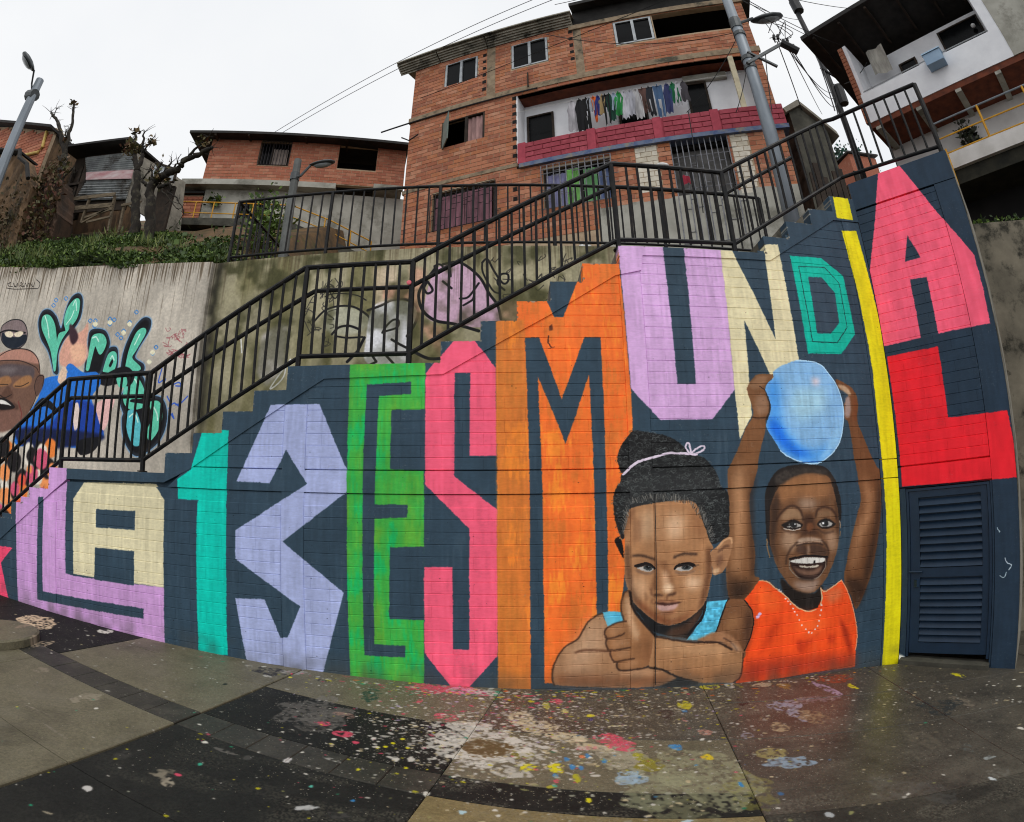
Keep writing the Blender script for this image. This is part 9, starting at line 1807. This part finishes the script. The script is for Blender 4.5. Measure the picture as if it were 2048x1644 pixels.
lm = thing('street_lamp', 'short grey lamp post on the terrace with a flat lamp pointing right', 'street lamp', (-3.91, 8.0, 5.2))
mb = MB(); mb.tube([(-3.905,8,5.1),(-3.935,8,7.87)], .10, 10, r2=.07); mb.build('pole', mat('grey_post', (104,106,104), (80,82,80), 4, .7), lm)
mb = MB(); mb.tube([(-3.93,7.95,7.42),(-3.80,7.95,7.46),(-3.64,7.95,7.67)], .025, 6); mb.tube([(-3.935,8,7.40),(-3.935,8,7.56)], .09, 10); mb.build('arm', M_LAMP, lm)
lamp_head(lm, (-3.66,7.95,7.68), (-3.17,7.95,7.70), .09)
pp = thing('utility_pole', 'tall galvanised utility pole with a lamp and tangled cables behind the railing', 'utility pole', (4.76, 7.5, 5.2))
mb = MB(); mb.tube([(4.76,7.5,5.0),(4.74,7.5,9),(4.72,7.5,13.6)], [.155,.125,.10], 14); mb.build('pole', M_POLE, pp, smooth=True)
mb = MB(); mb.tube([(4.78,7.45,11.2),(5.14,7.4,11.4)], .035, 6); mb.tube([(4.73,7.5,11.05),(4.73,7.5,11.35)], .13, 12); mb.build('lamp_arm', M_LAMP, pp)
lamp_head(pp, (5.08,7.4,11.30), (5.93,7.4,11.68), .17)
mb = MB(); mb.beam((4.62,7.38,9.85),(5.68,7.38,10.72),.06,.06); mb.beam((4.7,7.38,10.2),(5.3,7.38,9.9),.05,.05); mb.build('bracket', M_LAMP, pp)
for z in (9.8, 10.05, 10.8): mb = MB(); mb.tube([(4.735,7.5,z),(4.735,7.5,z+.10)], .135, 14); mb.build('clamp', M_LAMP, pp)
for k in range(5):
    mb = MB(); c = Vector((5.45+.10*k, 7.36, 10.75-.05*k+.08*(k % 2))); mb.tube([c, c+Vector((.03,0,.13))], .035, 7); mb.tube([c+Vector((0,0,-.1)), c], .018, 5); mb.build('insulator', M_CABLE, pp)
mb = MB(); mb.tube([(5.55,7.3,10.6),(5.9,7.3,10.42)], .09, 8); mb.build('splice_case', M_CABLE, pp)
p2 = thing('utility_pole', 'thin dark pole leaning beside the white balcony house, hung with cables', 'utility pole', (10.7, 12, 8))
mb = MB(); mb.tube([(10.7,12,5.0),(10.55,12,15),(10.32,12,19.4)], [.12,.10,.09], 8); mb.build('pole', M_CABLE, p2)
mb = MB(); mb.tube([(10.7,11.85,13.7),(10.72,11.85,14.5)], .16, 8); mb.build('fitting', M_CABLE, p2); mb = MB(); mb.tube([(10.4,11.9,18.3),(10.36,11.9,18.9)], .2, 8); mb.build('fitting', M_CABLE, p2); mb = MB(); mb.tube([(10.3,11.9,15.3),(10.95,11.9,14.9)], .05, 6); mb.build('fitting', M_CABLE, p2)
def cable(label, a, b, sag, r=.012, n=14):
    a, b = Vector(a), Vector(b); mb = MB(); mb.tube([a+(b-a)*(i/n)-Vector((0,0,sag*4*(i/n)*(1-i/n))) for i in range(n+1)], r, 4)
    tag(mb.build('cable', M_CABLE), label, 'cable', 'overhead cables')
CAB = [((4.0,7.5,13.68),(-8.06,14.45,14.1),.12,'upper of the two long cables running down left across the sky'),((4.0,7.5,14.04),(-8.32,14.3,14.02),.12,'lower of the two long cables running down left across the sky'),
 ((4.73,7.5,12.9),(-2.4,11.3,12.2),.35,'cable meeting the top left corner of the tall brick house'),((-8.06,14.4,14.0),(-11.0,13.6,13.2),.25,'cable sagging along the eaves of the low brick house'),
 ((4.7,7.45,10.9),(0.9,9.8,13.0),.5,'cable looping from the pole to the upper windows of the tall house'),((4.7,7.45,10.85),(3.6,8.6,9.4),.15,'black cable dropping from the pole to the pink parapet'),
 ((3.62,8.55,9.4),(3.6,8.7,7.0),.02,'black cable running down over the blue slab edge by the gate'),((4.74,7.4,10.2),(4.4,8.0,9.0),.1,'short cable hanging beside the pole at the balcony'),
 ((5.6,7.36,10.8),(10.4,11.9,14.2),.5,'uppermost cable from the bracket to the thin dark pole'),((5.7,7.36,10.7),(10.45,11.9,14.0),.62,'middle cable from the bracket to the thin dark pole'),((5.8,7.36,10.6),(10.5,11.9,13.9),.9,'lowest cable from the bracket to the thin dark pole'),
 ((4.75,7.4,12.4),(9.6,9.6,13.9),.3,'cable from the lamp to the dark eaves of the white balcony house'),((4.75,7.4,12.7),(9.7,8.3,14.2),.3,'cable rising from the pole to the roof edge of the white balcony house'),((4.75,7.4,13.3),(12,7.0,17.2),.3,'cable leaving the frame at the upper right'),((4.75,7.4,13.1),(12,7.2,16.8),.3,'second cable leaving the frame at the upper right, just below the first'),
 ((10.45,12,17.5),(8.0,9.3,10.8),.4,'cable dropping from the thin dark pole to the small house with a slab roof'),((10.5,12,15.5),(8.3,9.6,10.9),.5,'cable crossing behind the thin dark pole near its fittings'),((5.1,7.35,10.2),(4.85,7.4,8.6),-.12,'loose loop of cable bulging from the pole'),((4.74,7.4,12.2),(10.33,11.9,17.8),.25,'thin cable from the lamp up to the top of the thin dark pole'),((5.5,7.36,10.7),(7.2,9.6,10.9),.35,'cable sagging from the bracket to the small house with a slab roof'),((10.5,11.9,14.6),(9.3,8.8,12.4),.3,'cable from the thin dark pole to the brick edge of the white balcony house'),((4.72,7.5,12.6),(8.75,9.8,14.15),.2,'cable passing just below the lamp to the corner of the dark eaves'),((5.7,7.36,10.75),(13,16,17),.3,'cable running off behind the thin dark pole'),((1.2,9.9,14.4),(5.0,7.4,13.6),.2,'cable lying close over the roof edge of the tall house')]
for a, b, s_, lab in CAB: cable(lab, a, b, s_, .011 if a[0] < 9 else .016)
for k in range(4):
    R = random.Random(k); mb = MB(); c = Vector((5.35+.12*k,7.33,10.9)); mb.tube([Vector(p) for p in spline([list(c), [c.x+R.uniform(-.2,.3),7.3,c.z+R.uniform(.1,.5)], [c.x+R.uniform(.1,.5),7.3,c.z+R.uniform(-.1,.3)], [c.x+R.uniform(-.3,.2),7.3,c.z-R.uniform(.1,.4)]], False, 10)], .010, 4)
    mb.build('cable_loop', M_CABLE, pp)

# ------------------------------------------------------------------ white balcony house on the right
RA = -59; FR2 = fr((9.0, 9.22), RA)
h4 = thing('balcony_house', 'white house with dark roof, long white balcony and red soffit at the upper right', 'house', FR2(3, -2, 5.2))
facade_box(FR2, 0.0, 4.14, 10.57, 11.5, 0.0, -0.12, M_WHITEW, 'parapet', h4)
facade_box(FR2, 4.14, 8.0, 10.57, 14.3, 0.01, -0.3, M_GREY, 'grey_wall', h4)
facade_box(FR2, 3.86, 4.138, 11.5, 14.2, -0.002, -1.0, M_WHITEW, 'end_wall', h4)
facade_box(FR2, -0.05, 8.0, 10.40, 10.568, -0.02, -2.4, M_CLAYC, 'balcony_soffit', h4)
for s in (0.16, 1.35, 2.47, 3.58, 4.6): mb = MB(); mb.beam(FR2(s,-0.02,10.36), FR2(s,-1.25,10.36), .16, .10); mb.build('soffit_beam', M_GREY, h4)
facade_box(FR2, 0.0, 8.0, 10.568, 13.32, -1.25, -1.4, M_WHITEW, 'back_wall', h4)
facade_box(FR2, -1.3, 0.9, 5.0, 8.9, -0.6, -1.2, M_CONCD, 'base_wall', h4)
facade_box(FR2, 0.0, 8.0, 5.0, 10.4, -1.25, -1.4, mat('grey_painted_wall', (214,212,210), (196,194,192), 2, .9, 0, .2), 'lower_wall', h4)
facade_box(FR2, 0.0, 0.10, 10.568, 13.4, -0.121, -1.25, M_WHITEW, 'side_wall', h4)
mb = MB(); mb.prism([FR2(-.95,0.30,14.05),FR2(8,0.30,14.05),FR2(8,-3.5,13.25),FR2(-.95,-3.5,13.25)], (0,0,.14)); mb.build('roof', M_ROOFD, h4)
for s in (-0.6, 0.3, 1.2, 2.1, 3.0, 3.8): mb = MB(); mb.beam(FR2(s,0.2,13.97), FR2(s,-1.24,13.66), .07, .10); mb.build('rafter', M_WOODD, h4)
facade_box(FR2, -0.35, 8.0, 5.0, 13.3, -2.6, -6, M_CONCD, 'rear_wall', h4)
for z in np.arange(10.62, 13.3, 0.135):
    for k, o in enumerate((-0.02, )): facade_box(FR2, -0.14, -0.004, z, z+.115, o, o-.12, M_BRICK, 'brick', h4)
window(FR2, h4, 2.56, 3.85, 12.0, 13.15, -1.19, .05, (), M_WOODD, True, .03); window(FR2, h4, 1.12, 1.68, 12.0, 12.78, -1.19, .06, (), M_WOODD, True, .03)
mb = MB(); mb.tube([FR2(.1,-.02,11.56),FR2(3.86,-.02,11.56)], .016, 6); mb.build('hand_rail', M_ALU, h4)
mb = MB(); mb.ball(FR2(3.62,-1.1,12.75), .07, 8, 6); mb.build('lamp_globe', M_WHITEP, h4)
mb = MB(); V = [FR2(.45+.11*k, -.75+.05*math.sin(k*1.7), 13.35-.11*j-(.02*k*j/6)) for j in range(9) for k in range(6)]; mb.add(V, [(j*6+k,j*6+k+1,j*6+k+7,j*6+k+6) for j in range(8) for k in range(5)])
tag(mb.build('sheet', cloth('white_sheet_cloth', (190,186,176)), smooth=True), 'white sheet hanging inside the balcony of the white house', 'sheet')
bx = thing('meter_box', 'pale blue box mounted on the white balcony wall', 'box', FR2(2.3,.1,11.2))
mb = MB(); mb.hexa([FR2(2.04,.004,11.12),FR2(2.52,.004,11.12),FR2(2.52,.34,11.12),FR2(2.04,.34,11.12)],[FR2(2.04,.004,11.50),FR2(2.52,.004,11.50),FR2(2.52,.34,11.44),FR2(2.04,.34,11.44)]); mb.build('body', mat('pale_blue_metal', (150,176,200), (136,162,188), 3, .5), bx)
mb = MB(); mb.hexa([FR2(2.02,.004,11.505),FR2(2.54,.004,11.505),FR2(2.54,.37,11.445),FR2(2.02,.37,11.445)],[FR2(2.02,.004,11.54),FR2(2.54,.004,11.54),FR2(2.54,.37,11.48),FR2(2.02,.37,11.48)]); mb.build('lid', mat('light_blue_lid', (176,204,226), (160,190,214), 3, .4), bx)
wk = thing('walkway', 'raised concrete walkway slab with a pale edge under the white balcony house', 'walkway', FR2(3,0,8.4))
mb = MB(); mb.prism([FR2(1.40,.02,8.46),FR2(8,.02,8.46),FR2(8,.02,8.86),FR2(1.40,.02,8.86)], FR2(0,-1.26,0)-FR2(0,0,0)); mb.build('slab', mat('pale_slab', (214,210,206), (190,186,180), 2, .9, 0, .2), wk)
mb = MB(); mb.prism([FR2(1.36,-.10,8.10),FR2(8,-.10,8.10),FR2(8,-.10,8.455),FR2(1.36,-.10,8.455)], FR2(0,-1.1,0)-FR2(0,0,0)); mb.build('edge_beam', mat('mossy_black_beam', (52,50,40), (30,30,25), 3, .95, 0, .6), wk)
y2 = thing('yellow_railing', 'yellow tube railing on the raised walkway at the right edge', 'railing', FR2(3,0,8.86))
for z, r in ((9.77,.024),(9.33,.02),(8.90,.02)): mb = MB(); mb.tube([FR2(1.46,-.02,z),FR2(7.5,-.02,z)], r, 7); mb.build('rail', M_YEL if z < 9.7 else M_POLE, y2)
for s in (1.50, 2.72, 3.94, 5.16): mb = MB(); mb.tube([FR2(s,-.02,8.84),FR2(s,-.02,9.77)], .03, 7); mb.build('post', M_YEL, y2)
mb = MB(); mb.tube([FR2(1.50,.05,8.0),FR2(1.50,.03,9.0)], .026, 7); mb.tube([FR2(1.60,.05,8.0),FR2(1.60,.03,9.0)], .026, 7); mb.build('bracket', M_YEL, y2)
hk = thing('hanging_basket', 'dark hanging plant on the grey wall behind the yellow walkway rail', 'plant', FR2(2.2,-1.1,9.6))
c = FR2(2.2,-1.08,9.62); mb = MB(); mb.tube([c+Vector((0,0,-.12)), c+Vector((0,0,.02))], .10, 9, r2=.14); mb.build('pot', M_CABLE, hk)
leaves([c+Vector((rnd.gauss(0,.16), rnd.gauss(0,.09), rnd.gauss(.08,.16))) for _ in range(260)], .13, leaf_mat('dark_leaves', (22,26,18), (44,50,34), (70,74,54)), 'foliage', hk, seed=6)
uc = thing('undercroft_shade_sheet', 'dark sheet painted as shade in the gap below the raised walkway', 'wall', (10.5, 6.6, 5.2))
mb = MB(); mb.prism([FR2(0.6,-1.2,5.0),FR2(8,-1.2,5.0),FR2(8,-1.2,8.45),FR2(0.6,-1.2,8.45)], FR2(0,-.04,0)-FR2(0,0,0)); mb.build('wall', M_DARK, uc)  # thin near-black sheet, deep shade of the void put into its colour
g5 = np.random.default_rng(8)
tag(leaves([FR_(s,-.12,5.27)+Vector((0,g5.normal(0,.06),abs(g5.normal(0,.05)))) for s in g5.uniform(-.2,2.2,500)], .07, M_LEAF, 'wall_weeds', kind='stuff', seed=12), 'weeds along the top of the stained wall at the right edge', 'weeds')
# small house and far things between the poles
h5 = thing('small_house', 'small house with a mossy slab roof just right of the pink balcony', 'house', (7.3, 9.8, 5.2))
mb = MB(); mb.prism([(6.55,9.45,10.72),(7.05,9.45,11.10),(7.95,9.45,10.25),(8.0,9.45,10.1),(7.1,9.45,10.95),(6.6,9.45,10.6)], (0,2.6,0)); mb.build('roof', M_CONC, h5)
mb = MB(); mb.prism([(6.75,9.55,5.1),(7.75,9.55,5.1),(7.75,9.55,10.3),(7.1,9.55,10.93),(6.75,9.55,10.7)], (0,2.2,0)); mb.build('wall', M_CONCD, h5)
F5 = fr((6.3, 8.3), 8); h6 = thing('fence_panel', 'dark board panel behind the upper flight of the railing', 'fence', (6.2, 8.0, 5.2))
for k in range(9): mb = MB(); mb.box(5.7+k*.14,7.95,5.2,5.82+k*.14,7.99,7.7+.25*math.sin(k*1.7)); mb.build('board', M_WOODD, h6)
h7 = thing('far_house', 'tiny orange house on the far slope seen between the poles', 'house', (27, 31, 24))
mb = MB(); mb.box(25.9,30.2,20,28.6,33,26.9); mb.build('wall', M_BRICK2, h7); mb = MB(); mb.prism([(25.7,30,26.9),(28.8,30,27.1),(28.8,33.2,27.5),(25.7,33.2,27.3)], (0,0,.15)); mb.build('roof', M_ROOFD, h7)
ft = thing('far_tree', 'dark green tree behind the tiny far house', 'tree', (28, 33, 24))
mb = MB(); mb.tube([(28,34,20),(28,34,28)], .25, 7, r2=.1); mb.build('trunk', M_BARK, ft); leaves([(rnd.gauss(28,1.0), rnd.gauss(34,.8), rnd.gauss(28.3,.8)) for _ in range(2600)], .28, leaf_mat('far_leaves', (28,44,32), (40,72,60), (60,110,96)), 'crown', ft, seed=4, tall=1)
mb = MB()
for cx, r in ((1.00,.05),(1.10,.045),(1.055,.04)): mb.ball((cx-.02,6.93,5.27), r, 8, 6, (1,.8,.9))
tag(mb.build('bag', M_WHITEP, smooth=True), 'small crumpled white bag on top of the retaining wall', 'bag')
mb = MB(); mb.ball((1.72,5.1,5.425), .05, 8, 6, (1.5,.7,.55)); tag(mb.build('rag', M_WHITEP, smooth=True), 'pale blob stuck on the top rail over the upper landing', 'rag')
